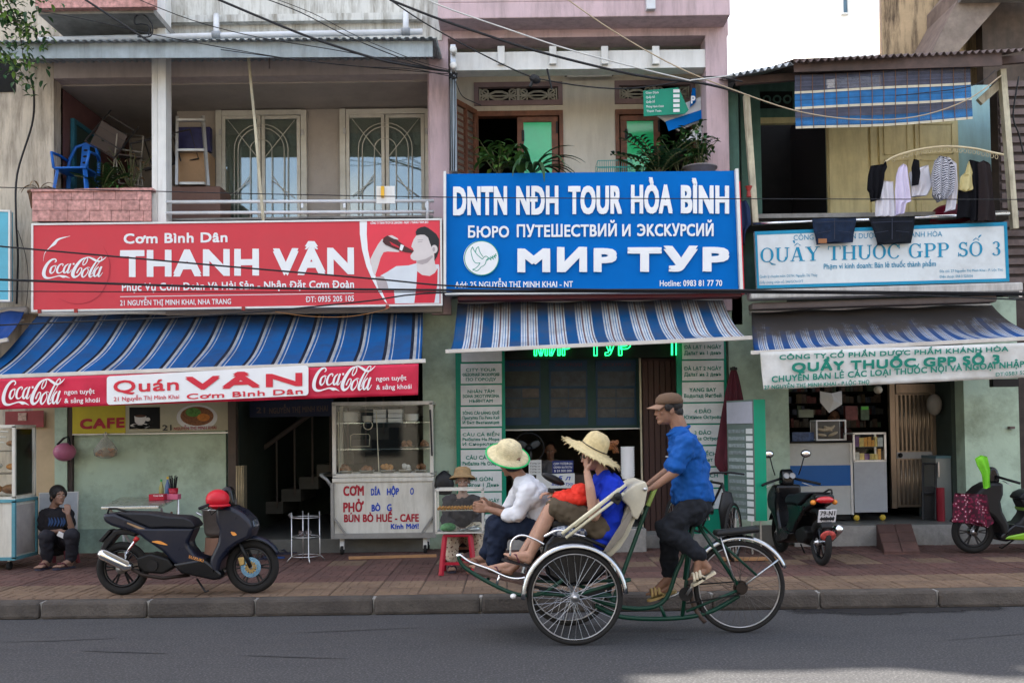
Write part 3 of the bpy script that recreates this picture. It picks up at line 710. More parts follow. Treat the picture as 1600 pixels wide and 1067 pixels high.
# posts and rail
def post(px0, py0, px1, py1, wpx, Y):
 mb = MB(); a = at(px0, py0, Y); b_ = at(px1, py1, Y); mb.beam(a, b_, wpx*mpp(Y), .07); return mb.bw('balcony_post', m_oldpost, H3)
post(1166, 150, 1180, 352, 10, YF-.25)
post(1565, 110, 1585, 358, 12, YF-.25)
mb = MB(); mb.tube([at(1176, 350, YF-.3), at(1350, 343, YF-.3)], .02, 8); mb.tube([at(1290, 346.5, YF-.33), at(1577, 334, YF-.33)], .024, 8)
mb.build('balcony_rail', m_chrome, H3, world=True, smooth=1)
# roof: corrugated sheets rising to the right
def corr(name, pxl, pyl, pxr, pyr, Y0, Y1, rise, period, m, parent, amp=.022, n_per=7, split=None):
 A = at(pxl, pyl, Y0); B = at(pxr, pyr, Y0); Ln = (B-A).length; waves = Ln/period; nu = int(waves*n_per)
 def fn(u, v):
  p_ = A.lerp(B, u); return (p_.x, Y0+(Y1-Y0)*v, p_.z + amp*math.sin(u*waves*2*pi) + rise*v)
 o = sheet(name, fn, nu, 6, m, parent, smooth=1, thick=.004); return o
corr('roof_sheet', 1143, 118, 1240, 99, YF-.75, YF+1.9, .75, .085, m_galv, H3)
corr('roof_sheet', 1236, 96, 1420, 86, YF-.78, YF+1.9, .75, .085, m_rust, H3)
corr('roof_sheet', 1416, 87, 1602, 78, YF-.72, YF+1.9, .72, .085, m_rust, H3)
mb = MB(); mb.beam(at(1150, 128, YF-.4), at(1600, 93, YF-.4), .06, .09); mb.beam(at(1240, 103, YF-.66), at(1565, 93, YF-.66), .02, .16)
mb.bw('eaves_beam', mat('old_timber', (.11, .075, .065), .85, var=.3, dirt=.5), H3)
mb = MB(); mb.beam(at(1566, 128, YF-.2), at(1530, 160, YF-.2), .06, .09); mb.bw('eaves_brace', m_oldpost, H3)
# ground floor of the pharmacy
mb = MB(); mb.box(PX(1500, 12.5), PX(1585, 12.5), 12.45, 12.7, SW+.05, 3.2); mb.bw('mint_pier', m_green, H3)
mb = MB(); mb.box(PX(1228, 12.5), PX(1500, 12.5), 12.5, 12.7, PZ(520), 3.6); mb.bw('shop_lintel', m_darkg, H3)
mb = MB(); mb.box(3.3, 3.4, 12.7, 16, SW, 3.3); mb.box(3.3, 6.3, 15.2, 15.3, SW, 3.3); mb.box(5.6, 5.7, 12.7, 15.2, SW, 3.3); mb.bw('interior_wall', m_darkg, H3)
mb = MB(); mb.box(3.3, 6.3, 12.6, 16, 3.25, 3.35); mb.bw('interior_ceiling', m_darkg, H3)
ZP = PZ(817, 12.4, 1400)
mb = MB(); mb.box(PX(1290, 12.4), PX(1500, 12.4), 12.25, 16, SW-.02, ZP); mb.box(3.0, 6.3, 12.4, 16, SW-.02, ZP-.004); mb.bw('raised_floor', m_ifloor, H3)
mb = MB(); mb.box(PX(1228, 12.4), 6.7, 12.2, 12.25, SW-.02, ZP-.01); mb.bw('step_riser', m_conc, H3)
# whatever stands beyond the right edge: brown timber house front
H4 = thing('timber_house', 'dark brown house front at the right edge beyond the pharmacy pier', 'house', (6.9, YF, 0))
mb = MB(); mb.box(PX(1586), 9.5, YF+.3, YF+.5, 0, 6.0); mb.bw('dark_wall', mat('dark_timber', (.06, .045, .04), .8, var=.3), H4)
for i in range(22):
 mb = MB(); z_ = 3.4+i*.12; mb.box(PX(1588), 9.5, YF+.27, YF+.29, z_, z_+.075); mb.bw('slat', m_rust, H4)
# ochre block rising behind on the right, with an outside stair
YO = 15.0
H5 = thing('ochre_building', 'sunlit weathered ochre block with outside stair slab behind the pharmacy roof', 'building', (6.6, YO, 0))
m_och = mat('weathered_ochre', (.56, .42, .25), .9, var=.3, scale=1.5, bump=.5, bscale=12, dirt=.95, dirtcol=(.09, .065, .045), streak=True)
xo = at(1378, 50, YO).x
mb = MB(); mb.add([(xo, YO, 0), (xo+.75, YO-.35, 0), (xo+2.3, YO-.1, 0), (14, YO+.4, 0), (14, 24, 0), (xo*1.58, 24, 0)]+[(xo, YO, 9.2), (xo+.75, YO-.35, 9.2), (xo+2.3, YO-.1, 9.2), (14, YO+.4, 9.2), (14, 24, 9.2), (xo*1.58, 24, 9.2)],
  [(6,7,8,9,10,11),(0,1,7,6),(1,2,8,7),(2,3,9,8),(3,4,10,9),(4,5,11,10),(5,0,6,11)])
mb.bw('wall', m_och, H5)
mb = MB(); mb.tube([(xo+.9, YO-.42, 0), (xo+.9, YO-.42, 9.2)], .16, 10); mb.build('round_pilaster', m_och, H5, world=True, smooth=1)
yy = YO-1.3
a, b_, c_, d_ = at(1455, 84, yy), at(1512, 15, yy), at(1700, 15, yy), at(1700, -160, yy)
mb = MB()
mb.prism([(a.x, a.z), (at(1495, 84, yy).x, a.z), (at(1640, -60, yy).x, at(0, -60, yy).z), (at(1600, -130, yy).x, at(0, -130, yy).z), (at(1497, -4, yy).x, at(0, -4, yy).z), (at(1497, 20, yy).x, at(0, 20, yy).z)], yy, YO+.2)
mb.bw('stair_slab', mat('stair_soffit', (.27, .22, .18), .9, var=.2, dirt=.6, dirtcol=(.1, .07, .06)), H5)
mb = MB(); mb.box(at(1496, 0, yy).x, 9.5, yy-.2, yy-.02, at(0, 26, yy).z, at(0, -8, yy).z); mb.bw('stair_landing', m_conc, H5)
mb = MB(); mb.box(at(1540, 50, 14).x, 10, YO-.9, YO-.7, 4, 9.2); mb.bw('plank_wall', mat('brown_plank', (.10, .075, .06), .8, var=.3, dirt=.5, streak=True), H5)
mb = MB(); mb.box(at(1443, 5, YO).x, at(1460, 5, YO).x, YO-.4, YO-.2, at(0, 10, YO).z, at(0, -30, YO).z); mb.bw('window', m_dark, H5)
# far white block with one small window
YW = 38
xw0 = at(1302, 40, YW).x
H6 = thing('white_building', 'tall plain white building far behind with one small window', 'building', (xw0+3, YW, 0))
m_wb = mat('white_render', (.82, .82, .80), .8, var=.02)
mb = MB(); mb.box(xw0, xw0+9, YW, YW+10, 0, 24); mb.bw('wall', m_wb, H6)
mb = MB()
for bx in ((1316, 1317.5, -30, 20), (1324.5, 1326, -30, 20), (1316, 1326, 20, 22)): mb.pbox(*bx, YW-.15, YW+.02)
wf = mb.bw('window_frame', m_white, H6)
mb = MB(); mb.pbox(1317.5, 1324.5, -30, 20, YW-.06, YW+.02); mb.bw('pane', mat('far_pane', (.12, .2, .26), .2), H6)
# neighbour to the far left (its awning and sign enter the picture)
H0 = thing('neighbour_house', 'plain rendered house beyond the left edge behind the blue awning', 'house', (-9.8, YF, 0))
mb = MB(); mb.box(-12.2, -7.62, YF, 24, 0, 14.1); mb.bw('wall', m_wallW, H0)
for a_, b_, h in ((-12, -11.2, .9), (-10.9, -10.2, .35), (-9.9, -9.2, .2), (-8.7, -8.4, .8)): mb = MB(); mb.box(a_, b_, YF+.05, YF+1.2, 14.1, 14.1+h); mb.bw('roof_shadow_box', m_wallW, H0)  # unseen roof boxes added to make the shadow edge on the road uneven
H7 = thing('neighbour_house', 'tall rendered house further along the street beyond the right edge', 'house', (12, YF, 0))
mb = MB(); mb.box(9.55, 16, YF, 24, 0, 12); mb.box(-20, -12.25, YF, 24, 0, 16.5); mb.bw('wall', m_wallW, H7)
# the other side of the street, behind the camera
m_opw = mat('window_dark', (.04, .05, .06), .15)
for i, (x0, x1, h, c_, lab) in enumerate(((-26, -11, 8.5, (.56, .44, .28), 'sand coloured house across the street, furthest left'), (-10.8, -3.2, 7.2, (.66, .6, .5), 'white two-storey house across the street'), (-3, 3.8, 8.8, (.55, .5, .4), 'grey-green house across the street behind the camera'), (4, 11, 6.8, (.58, .5, .4), 'cream house across the street'), (11.2, 27, 9.5, (.45, .34, .26), 'brown house across the street, furthest right'))):
 t = thing('opposite_house', lab, 'house', ((x0+x1)/2, -9.6, 0)); mb = MB(); mb.box(x0, x1, -20, -9.6, 0, h); mb.bw('wall', mat('opposite_wall_%d' % i, c_, .9, var=.08), t)
 n_ = int((x1-x0)/2.4)
 for r_ in range(int(h//3)):
  for k in range(n_): mb = MB(); a_ = x0+(k+.25)*(x1-x0)/n_; mb.box(a_, a_+1.3, -9.65, -9.55, .9+3*r_, 2.4+3*r_); mb.bw('window', m_opw, t)
# tar seams and dark scuffs on the asphalt
m_tar = mat('tar', (.036, .036, .038), .85)
for i, (pts, w_, lab) in enumerate((([(-40, 1012), (30, 1016)], 4, 'short tar streak at the left edge of the road'), ([(130, 1017), (200, 1019), (260, 1021)], 4, 'thin tar streak left of centre on the road'), ([(380, 1024), (440, 1026), (540, 1029)], 4, 'thin tar streak below the food cart on the road'), ([(450, 989), (550, 985), (660, 980)], 3, 'faint scuffed seam nearer the kerb'), ([(0, 1003), (90, 1001), (180, 997)], 3, 'faint scuff mark on the left of the road'), ([(1040, 998), (1075, 999)], 4, 'small dark patch under the cyclo frame'), ([(1480, 1000), (1600, 990)], 3, 'faint scuff mark at the right of the road'))):
 mb = MB(); k = [Vector(floor_(x, y)) for x, y in pts]; vs = []
 for j, p_ in enumerate(k):
  ww = (.3 if j in (0, len(k)-1) else 1)*w_*.0022+random.uniform(0, .004); vs += [(p_.x, p_.y-ww, .004), (p_.x, p_.y+ww, .004)]
 mb.add(vs, [(2*j, 2*j+2, 2*j+3, 2*j+1) for j in range(len(k)-1)]); tag(mb.bw('tar_streak', m_tar, road), kind='stuff')
# ================================================================ signboards
m_tred = mat('sign_red', (.60, .045, .06), .5, var=.05, scale=2, dirt=.12, dirtcol=(.4, .1, .1))
m_tblue = mat('sign_blue', (.0, .135, .47), .5, var=.05, scale=2, dirt=.15, dirtcol=(.0, .08, .3), spec=.06)
m_twhite = mat('letter_white', (.80, .81, .81), .5, var=.03)
m_frame = mat('sign_frame', (.66, .66, .63), .4, .2, var=.08)
m_trim = mat('letter_red', (.62, .03, .05), .6, var=.05)
m_tgreen = mat('letter_green', (.005, .20, .14), .6, var=.1)
m_tteal = mat('letter_teal', (.01, .24, .40), .6, var=.08)
m_tblk = mat('letter_black', (.03, .03, .03), .6, var=.1)
def board(name, label, cat, tl, tr, br, bl, Y, th, m, frame=None, fw=3, group=None, mback=None):
 """signboard whose front face has the four photo corners on the plane at distance Y"""
 A, B, C_, D_ = [at(*p_, Y) for p_ in (tl, tr, br, bl)]
 t = thing(name, label, cat, ((A.x+B.x)/2, Y, D_.z), 0, group)
 mb = MB(); b_ = Vector((0, th, 0)); mb.add([A, B, C_, D_, A+b_, B+b_, C_+b_, D_+b_], [(0,3,2,1),(4,5,6,7),(0,1,5,4),(1,2,6,5),(2,3,7,6),(3,0,4,7)])
 mb.bw('panel', m, t)
 if frame:
  mb = MB(); w_ = fw*mpp(Y)/2; o = Vector((0, .01, 0))
  for p_, q_ in ((A, B), (D_, C_)):
   mb.beam(p_+o+Vector((-w_, 0, 0)), q_+o+Vector((w_, 0, 0)), th*.5, w_*2)
  for p_, q_ in ((A, D_), (B, C_)):
   mb.beam(p_+o-Vector((0, 0, w_*1.1)), q_+o+Vector((0, 0, w_*1.1)), th*.5+.003, w_*2)
  mb.bw('frame', frame, t)
 return t
def polyprint(parent, items, conv, Y, name='print'):
 """flat printed shapes, each its own 0.4 mm layer"""
 by = {}
 for i, (m, pts) in enumerate(items):
  mb = by.setdefault(m.name, (m, MB()))[1]
  vs = []
  for p_ in pts:
   q_ = conv(*p_); q_.y -= .003+.0004*i; vs.append(q_)
  mb.add(vs, [tuple(range(len(vs)))])
 for m, mb in by.values(): mb.bw(name, m, parent)
def circ(cx, cy, rx, ry, n=28, a0=0, a1=2*pi): return [(cx+rx*math.cos(a0+(a1-a0)*i/n), cy+ry*math.sin(a0+(a1-a0)*i/n)) for i in range(n+(a1-a0 < 6.2))]
# ---- big red restaurant board
YS = 11.75
t = board('restaurant_sign', 'large red signboard reading THANH VAN with a man drinking, above the left awning', 'signboard', (51, 351), (689, 343), (690, 476), (51, 486), YS, .09, m_tred, m_frame, 3)
sg1 = t
W_ = m_twhite
cola(t, 66, 402, 167, 437, YS, W_, slope=-.01)
lettering(t, 'Cơm Bình Dân', 194, 380.5, 355, 378, 15.5, YS, W_, .028)
lettering(t, 'THANH VÂN', 190, 431, 551, 426.5, 40, YS, W_, .042)
lettering(t, 'Phục Vụ Cơm Đoàn Và Hải Sản - Nhận Đặt Cơm Đoàn', 191, 454.5, 553, 449.5, 12, YS, W_, .022)
lettering(t, '21 NGUYỄN THỊ MINH KHAI, NHA TRANG', 188, 477.5, 361, 475, 8.5, YS, W_, .014)
lettering(t, 'ĐT: 0935 205 105', 478, 472, 553, 470.5, 9, YS, W_, .014)
lettering(t, 'CÔNG TY TNHH TM DV SX LINHLINH - NGÀY 1 THÁNG 7 NĂM 2013', 579, 350.5, 669, 349, 3.6, YS, W_, .03)
polyprint(t, [(W_, [(188, 463.2), (553, 457.8), (553, 458.8), (188, 464.2)])], lambda x, y: at(x, y, YS), YS, 'rule')
# glossy red disc of the advert
m_disc = mat('disc_shadow', (.42, .03, .045), .5, var=.1)
mb = MB(); brush(mb, [(161, 385, .2), (169, 400, 1.2), (172, 418, 2), (168, 440, 2.2), (155, 462, 2.0), (135, 473, 1.6), (112, 474, 1.0), (92, 466, .2)], lambda x, y: at(x, y, YS), .003); mb.bw('disc_edge', m_disc, t)
mb = MB(); brush(mb, [(68, 408, .3), (70, 396, .8), (78, 387, 1.6), (85, 381, 4.6), (92, 374, 3), (110, 369, .2)], lambda x, y: at(x, y, YS), .0034); mb.bw('disc_gleam', W_, t)
# printed picture: man drinking from a bottle (flat print)
cv = lambda x, y: at(560+x/7.62, 340+y/7.62, YS)
m_skin = mat('printed_skin', (.66, .60, .58), .5, var=.04); m_skd = mat('printed_skin_shade', (.42, .36, .36), .5); m_cloth = mat('printed_shirt', (.66, .70, .73), .5, var=.06); m_hair = mat('printed_hair', (.02, .02, .022), .5)
m_redp = mat('print_red_bright', (.74, .05, .075), .45, var=.04); m_bot = mat('printed_bottle', (.07, .02, .02), .4)
polyprint(t, [
 (m_redp, [(106, 45), (966, 30), (966, 1020), (345, 1025), (240, 800), (150, 560), (110, 380), (100, 200)]),
 (W_, [(15, 45), (103, 42), (100, 200), (112, 380), (150, 560), (215, 720), (280, 880), (345, 1022), (318, 1004), (240, 880), (165, 740), (95, 580), (45, 390), (18, 200)]),
 (m_skin, [(140, 500), (190, 400), (235, 320), (280, 260), (330, 250), (380, 330), (470, 370), (490, 412), (430, 410), (350, 405), (300, 415), (265, 480), (230, 600), (195, 700), (170, 640)]),
 (m_skd, [(200, 708), (300, 700), (350, 780), (365, 850), (240, 850)]),
 (m_cloth, [(260, 695), (340, 650), (450, 580), (600, 570), (690, 545), (960, 560), (966, 600), (966, 1020), (436, 1022), (425, 870), (360, 850), (340, 770), (300, 705)]),
 (m_trim, [(700, 640), (945, 610), (940, 800), (905, 1015), (665, 1018), (690, 820)]),
 (m_skin, [(690, 520), (700, 640), (760, 685), (850, 697), (910, 660), (935, 620), (910, 540), (900, 420), (720, 480)]),
 (m_skin, [(690, 215), (660, 260), (640, 310), (630, 350), (650, 370), (660, 395), (640, 425), (620, 455), (625, 490), (660, 512), (700, 515), (800, 490), (860, 440), (900, 420), (900, 300), (840, 200), (760, 195)]),
 (m_skd, [(705, 290), (760, 283), (765, 292), (710, 300)]), (m_skd, [(700, 268), (765, 262), (775, 270), (705, 275)]),
 (m_skd, [(690, 520), (800, 495), (880, 450), (890, 470), (820, 540), (760, 560), (700, 545)]),
 (m_hair, [(690, 215), (682, 175), (700, 140), (740, 118), (790, 108), (830, 125), (880, 160), (930, 200), (962, 260), (960, 400), (935, 470), (905, 520), (905, 430), (870, 350), (850, 300), (830, 240), (790, 208), (740, 205)]),
 (m_skin, circ(905, 378, 38, 50)), (m_skd, circ(898, 380, 16, 26, 12)),
 (m_bot, [(345, 215), (300, 245), (290, 290), (320, 325), (420, 370), (490, 395), (560, 415), (640, 425), (662, 400), (560, 345), (480, 285), (420, 230)]),
 (m_trim, [(370, 285), (480, 345), (500, 370), (400, 330)]), (W_, [(505, 320), (545, 335), (520, 400), (490, 385)]),
 (m_skin, [(355, 220), (400, 212), (470, 250), (480, 268), (430, 258), (390, 240)]),
], cv, YS, 'advert_print')
for px_ in (61, 118, 380, 605): P(t, 'fixing_clip', mat('red_paint_old', (.3, .04, .03), .6), (px_-2.5, px_+2.5, 484-px_*.013, 490-px_*.013, YS-.03, YS-.005))
# ---- blue tour office board
t = board('tour_office_sign', 'large blue signboard with white Cyrillic lettering above the striped awning', 'signboard', (697, 272), (1147, 267), (1154, 453), (697, 457), YS, .12, m_tblue, None)
sg2 = t
mb = MB(); a, b_ = at(695.5, 270, YS), at(695.5, 459, YS); mb.beam(a, b_, .14, .03)
a, b_ = at(1149.5, 266, YS), at(1157, 456, YS); mb.beam(a, b_, .14, .035); a, b_ = at(696, 460, YS), at(1157, 456, YS); mb.beam(a, b_, .14, .025)
mb.bw('frame', m_frame, t)
mb = MB(); a, b_ = at(1153, 285, YS+.03), at(1160, 460, YS+.03); mb.beam(a, b_, .08, .035); mb.bw('red_edge', m_trim, t); P(t, 'lower_edge', mat('dark_maroon', (.10, .012, .015), .6, dirt=.4), (715, 1160, 460, 466, YS+.02, YS+.25))
E = .022
lettering(t, 'DNTN', 709.5, 335.5, 791, 334.8, 44, YS, W_, .03, E, name='raised_lettering')
lettering(t, 'NĐH', 808, 334.7, 871, 334, 44, YS, W_, .03, E, name='raised_lettering')
lettering(t, 'TOUR', 889, 333.8, 970, 333, 43, YS, W_, .03, E, name='raised_lettering')
lettering(t, 'HÒA', 987, 332.8, 1049, 332.4, 44, YS, W_, .03, E, name='raised_lettering')
lettering(t, 'BÌNH', 1065, 332.3, 1137, 333, 43, YS, W_, .03, E, name='raised_lettering')
lettering(t, 'БЮРО', 732, 371.5, 795, 371, 18, YS, W_, .02, .012, name='raised_lettering')
lettering(t, 'ПУТЕШЕСТВИЙ', 808, 370.7, 963, 369.3, 19, YS, W_, .02, .012, name='raised_lettering')
lettering(t, 'И', 972.5, 369.3, 984.5, 369.2, 18, YS, W_, .02, .012, name='raised_lettering')
lettering(t, 'ЭКСКУРСИЙ', 996, 369, 1114, 369, 19, YS, W_, .02, .012, name='raised_lettering')
lettering(t, 'МИР', 811, 423.5, 961, 422.8, 34, YS, W_, .055, E*1.2, name='raised_lettering')
lettering(t, 'ТУР', 983, 422.7, 1136, 422, 35, YS, W_, .055, E*1.2, name='raised_lettering')
lettering(t, 'Add: 25 NGUYỄN THỊ MINH KHAI - NT', 711, 449.5, 895, 448.5, 9.5, YS, W_, .014)
lettering(t, 'Hotline: 0983 81 77 70', 1031, 447.2, 1128, 446.8, 9.5, YS, W_, .014)
mb = MB(); c_ = at(751.5, 403.5, YS-.012); mb.cyl((c_.x, c_.y+.012, c_.z), .205, .024, 40, Matrix.Rotation(R(90), 3, 'X')); disc = mb.bw('emblem_disc', W_, t)
c2 = lambda x, y: at(715+x/16.41, 370+y/16.41, YS-.012)
mb = MB()
for i, st in enumerate([
 circ(615, 552, 436, 436, 44),
 [(385, 265), (345, 350), (352, 430), (372, 520), (400, 600), (450, 668), (520, 684), (575, 678), (520, 760), (450, 820), (385, 845), (440, 862), (490, 880), (550, 845), (605, 775)],
 [(385, 265), (415, 340), (460, 410), (520, 480), (600, 550), (635, 580)],
 [(462, 405), (480, 320), (535, 265), (555, 350), (590, 430), (655, 520)],
 [(635, 580), (670, 535), (720, 508), (765, 520), (785, 560), (740, 600), (715, 690), (670, 745), (610, 775)],
 [(750, 615), (790, 585), (850, 560), (930, 520), (985, 470)]]):
 if i == 0: st = [(x, y, 20) for x, y in st]
 else: st = [(x, y, 17) for x, y in st]
 brush(mb, st, c2, .013+i*.0003, sub=3)
for i, (x, y, dx, dy) in enumerate(((840, 560, 20, 60), (860, 555, -10, -50), (890, 545, 40, 50), (900, 535, -10, -50), (935, 520, 50, 30), (940, 512, -5, -48), (965, 490, 40, 5), (975, 478, 8, -45), (820, 560, -25, -25))):
 brush(mb, [(x, y, 6), (x+dx*.5, y+dy*.5, 26), (x+dx, y+dy, 3)], c2, .015+i*.0002, sub=3)
mb.bw('dove_drawing', mat('dove_green', (.01, .3, .2), .5), disc)
# ---- serif letters for the pharmacy boards: thick stems, thin joins, slab feet
def serif(parent, s, x0, y0, x1, y1, cap, Y, m, off=.004, ext=0):
 """hand-built serif capitals; units: cap height 1"""
 TH, TN, SR, SH = .17, .06, .09, .055
 def arc(cx, cy, rx, ry, w0, w1, a0, a1, n=18):
  out, inn = [], []
  for i in range(n+1):
   a = a0+(a1-a0)*i/n; c_, s_ = math.cos(a), math.sin(a); ww = w1 + (w0-w1)*c_*c_
   out.append((cx+rx*c_, cy+ry*s_)); inn.append((cx+(rx-ww)*c_, cy+(ry-ww)*s_))
  return [[out[i], out[i+1], inn[i+1], inn[i]] for i in range(n)]
 def rect(x, y, w_, h): return [[(x, y), (x+w_, y), (x+w_, y+h), (x, y+h)]]
 def stem(x, w_=TH, top=True, bot=True):
  r_ = rect(x, 0, w_, 1)
  if bot: r_ += rect(x-SR, 0, w_+2*SR, SH)
  if top: r_ += rect(x-SR, 1-SH, w_+2*SR, SH)
  return r_
 def dia(xa, ya, xb, yb, w_): return [[(xa, ya), (xa+w_, ya), (xb+w_, yb), (xb, yb)]]
 def G(ch):
  if ch == 'Q': return arc(.42, .5, .42, .52, TH, TN, 0, 2*pi, 28)+[[(.38, .08), (.52, .06), (.7, -.2), (.95, -.22), (.98, -.17), (.8, -.12)]], .9
  if ch == 'O' or ch == 'Ố': 
   r_ = arc(.42, .5, .42, .52, TH, TN, 0, 2*pi, 28)
   if ch == 'Ố': r_ += [[(.2, 1.1), (.27, 1.1), (.45, 1.25), (.42, 1.3)], [(.42, 1.3), (.45, 1.25), (.58, 1.1), (.66, 1.1)], [(.55, 1.3), (.62, 1.27), (.8, 1.48), (.66, 1.48)]]
   return r_, .9
  if ch == 'C': return arc(.42, .5, .42, .52, TH, TN, .75, 2*pi-.7, 24)+rect(.70, .68, .06, .32), .84
  if ch == 'G': return arc(.42, .5, .42, .52, TH, TN, .75, 2*pi-.75, 24)+rect(.70, .68, .06, .32)+rect(.62, .04, TH, .40)+rect(.54, .40, .36, SH), .94
  if ch == 'U': return rect(.09, .3, TH, .7)+rect(0, 1-SH, TH+.18, SH)+rect(.72, .3, TN+.02, .7)+rect(.60, 1-SH, .3, SH)+arc(.44, .33, .35, .35, TH, TN, pi, 2*pi, 14), .92
  if ch == 'A' or ch == 'Ầ':
   r_ = dia(.08, 0, .38, 1, .075)+dia(.62, 0, .36, 1, .19)+rect(.22, .3, .42, .06)+rect(0, 0, .26, SH)+rect(.54, 0, .38, SH)
   if ch == 'Ầ': r_ += [[(.22, 1.1), (.29, 1.1), (.47, 1.25), (.44, 1.3)], [(.44, 1.3), (.47, 1.25), (.6, 1.1), (.68, 1.1)], [(.28, 1.48), (.14, 1.48), (.22, 1.27), (.29, 1.27)]]
   return r_, .92
  if ch == 'Y': return dia(.38, .45, .06, 1, .2)+dia(.44, .45, .74, 1, .07)+rect(.38, 0, TH, .47)+rect(.28, 0, .37, SH)+rect(-.02, 1-SH, .38, SH)+rect(.62, 1-SH, .28, SH), .9
  if ch == 'T': return rect(.33, 0, TH, 1)+rect(.23, 0, .37, SH)+rect(.02, 1-SH, .8, SH)+rect(.02, .74, .05, .26)+rect(.77, .74, .05, .26), .86
  if ch == 'H': return stem(.09)+stem(.68)+rect(.2, .47, .55, .06), .96
  if ch == 'P': return stem(.09, top=False)+rect(0, 1-SH, .5, SH)+arc(.42, .73, .32, .27, TH, TN, -pi/2, pi/2, 14)+rect(.2, .46, .24, TN)+rect(.2, 1-TN, .24, TN), .8
  if ch == 'S': return arc(.33, .74, .27, .28, TH*.8, TN*1.3, .5, pi*1.5-.3, 16)+arc(.33, .27, .3, .29, TH*.9, TN*1.3, -pi+.4, pi/2-.3, 16)+[[(.07, .70), (.2, .56), (.62, .24), (.52, .44), (.3, .58)]]+rect(.53, .72, .05, .28)+rect(.02, 0, .05, .3), .68
  if ch == '3': return arc(.3, .74, .24, .26, TH*.9, TN, -pi/2, pi*.85, 16)+arc(.3, .27, .28, .29, TH, TN, -pi*.85, pi/2, 16), .66
  return [], .42
 gl = [G(c_) for c_ in s]; tot = sum(g_[1]+.04 for g_ in gl)
 A = at(x0, y0, Y); B = at(x1, y1, Y); ex = (B-A)/tot; ez = at(x0, y0-cap, Y)-A
 mb = MB(); pen = 0; kk = 0
 for polys, adv in gl:
  for po in polys:
   kk += 1; vs = []
   for (x, y) in po:
    q_ = A+ex*(pen+x)+ez*y; q_.y = Y-off-.00006*(kk % 40); vs.append(q_)
   mb.add(vs, [tuple(range(len(vs)))])
  pen += adv+.04
 return mb.bw('lettering', m, parent)
t = board('pharmacy_sign', 'white pharmacy signboard with teal border hanging under the laundry rail', 'signboard', (1179, 362), (1573, 347), (1577, 440), (1183, 451), 11.9, .06, mat('sign_white_worn', (.66, .70, .70), .5, var=.05, dirt=.35, dirtcol=(.38, .38, .36)), None)
Yp = 11.9
polyprint(t, [(m_tteal, q_) for q_ in ([(1179, 362), (1573, 347), (1573, 353), (1179, 367.5)], [(1183, 446), (1577, 435), (1577, 440), (1183, 451)], [(1179, 362), (1182.5, 362), (1186.5, 451), (1183, 451)], [(1568, 347), (1573, 347), (1577, 440), (1572, 440)])], lambda x, y: at(x, y, Yp), Yp, 'border')
serif(t, 'QUẦY THUOC GPP SỐ 3', 1188, 410, 1566, 399, 22, Yp, m_tteal)
lettering(t, 'CÔNG TY CỔ PHẦN DƯỢC PHẨM KHÁNH HÒA', 1240, 375.5, 1472, 369.5, 8.5, Yp, m_tteal, .006)
lettering(t, 'Phạm vi kinh doanh: Bán lẻ thuốc thành phẩm', 1287, 420.5, 1462, 416, 8.5, Yp, m_tteal, .01)
lettering(t, 'Quản lý chuyên môn: DSTH. Nguyễn Thị Thủy', 1187, 434.2, 1277, 431.8, 4.2, Yp, m_tteal, .0)
lettering(t, 'Giấy chứng nhận số: 546/GCN-SYT', 1187, 443.5, 1255, 441.5, 4.2, Yp, m_tteal, .0)
lettering(t, 'Địa chỉ: 27 Nguyễn Thị Minh Khai - P. Lộc Thọ', 1468, 426, 1567, 423.5, 4.2, Yp, m_tteal, .0)
lettering(t, 'Điện thoại: 058.3 525036', 1468, 434.5, 1520, 433, 4.2, Yp, m_tteal, .0)
# ---- blue board at far left edge and its neighbour awning
t = board('side_signboard', 'light blue signboard cut off by the left edge of the picture', 'signboard', (-60, 328), (15, 330), (15, 470), (-60, 470), 11.9, .08, mat('sky_blue_sign', (.12, .45, .58), .5, var=.06, dirt=.2), m_frame, 3)
# ================================================================ awnings
m_awL = ramp_stripes('awning_left_cloth', [(0, '#1463a8'), (.56, '#121a2c'), (.68, '#bfc2c4'), (.79, '#1463a8'), (.88, '#cdd5dd'), (.915, '#1463a8')], 16, var=.55, dirtcol=(.05, .06, .09), dirt=.5, top=.4)
m_awM = ramp_stripes('awning_middle_cloth', [(0, '#075c98'), (.38, '#dfe5ea'), (.44, '#1f73b5'), (.47, '#e6ecf0'), (.535, '#1f73b5'), (.555, '#e6ecf0'), (.60, '#7a5a62'), (.66, '#e6ecf0'), (.73, '#1f73b5'), (.75, '#e6ecf0'), (.81, '#1f73b5'), (.84, '#e6ecf0'), (.90, '#7a5a62'), (.945, '#e6ecf0'), (.985, '#075c98')], 10, var=.5, dirt=.7, top=.25)
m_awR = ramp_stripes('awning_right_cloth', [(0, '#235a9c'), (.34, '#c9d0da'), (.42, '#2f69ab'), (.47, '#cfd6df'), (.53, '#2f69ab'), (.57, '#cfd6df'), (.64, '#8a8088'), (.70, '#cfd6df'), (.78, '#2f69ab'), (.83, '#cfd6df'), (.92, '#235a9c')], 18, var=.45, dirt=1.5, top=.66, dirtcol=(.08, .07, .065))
m_bar = mat('awning_bar', (.60, .58, .54), .45, .3, var=.1, dirt=.4, dirtcol=(.25, .2, .17))
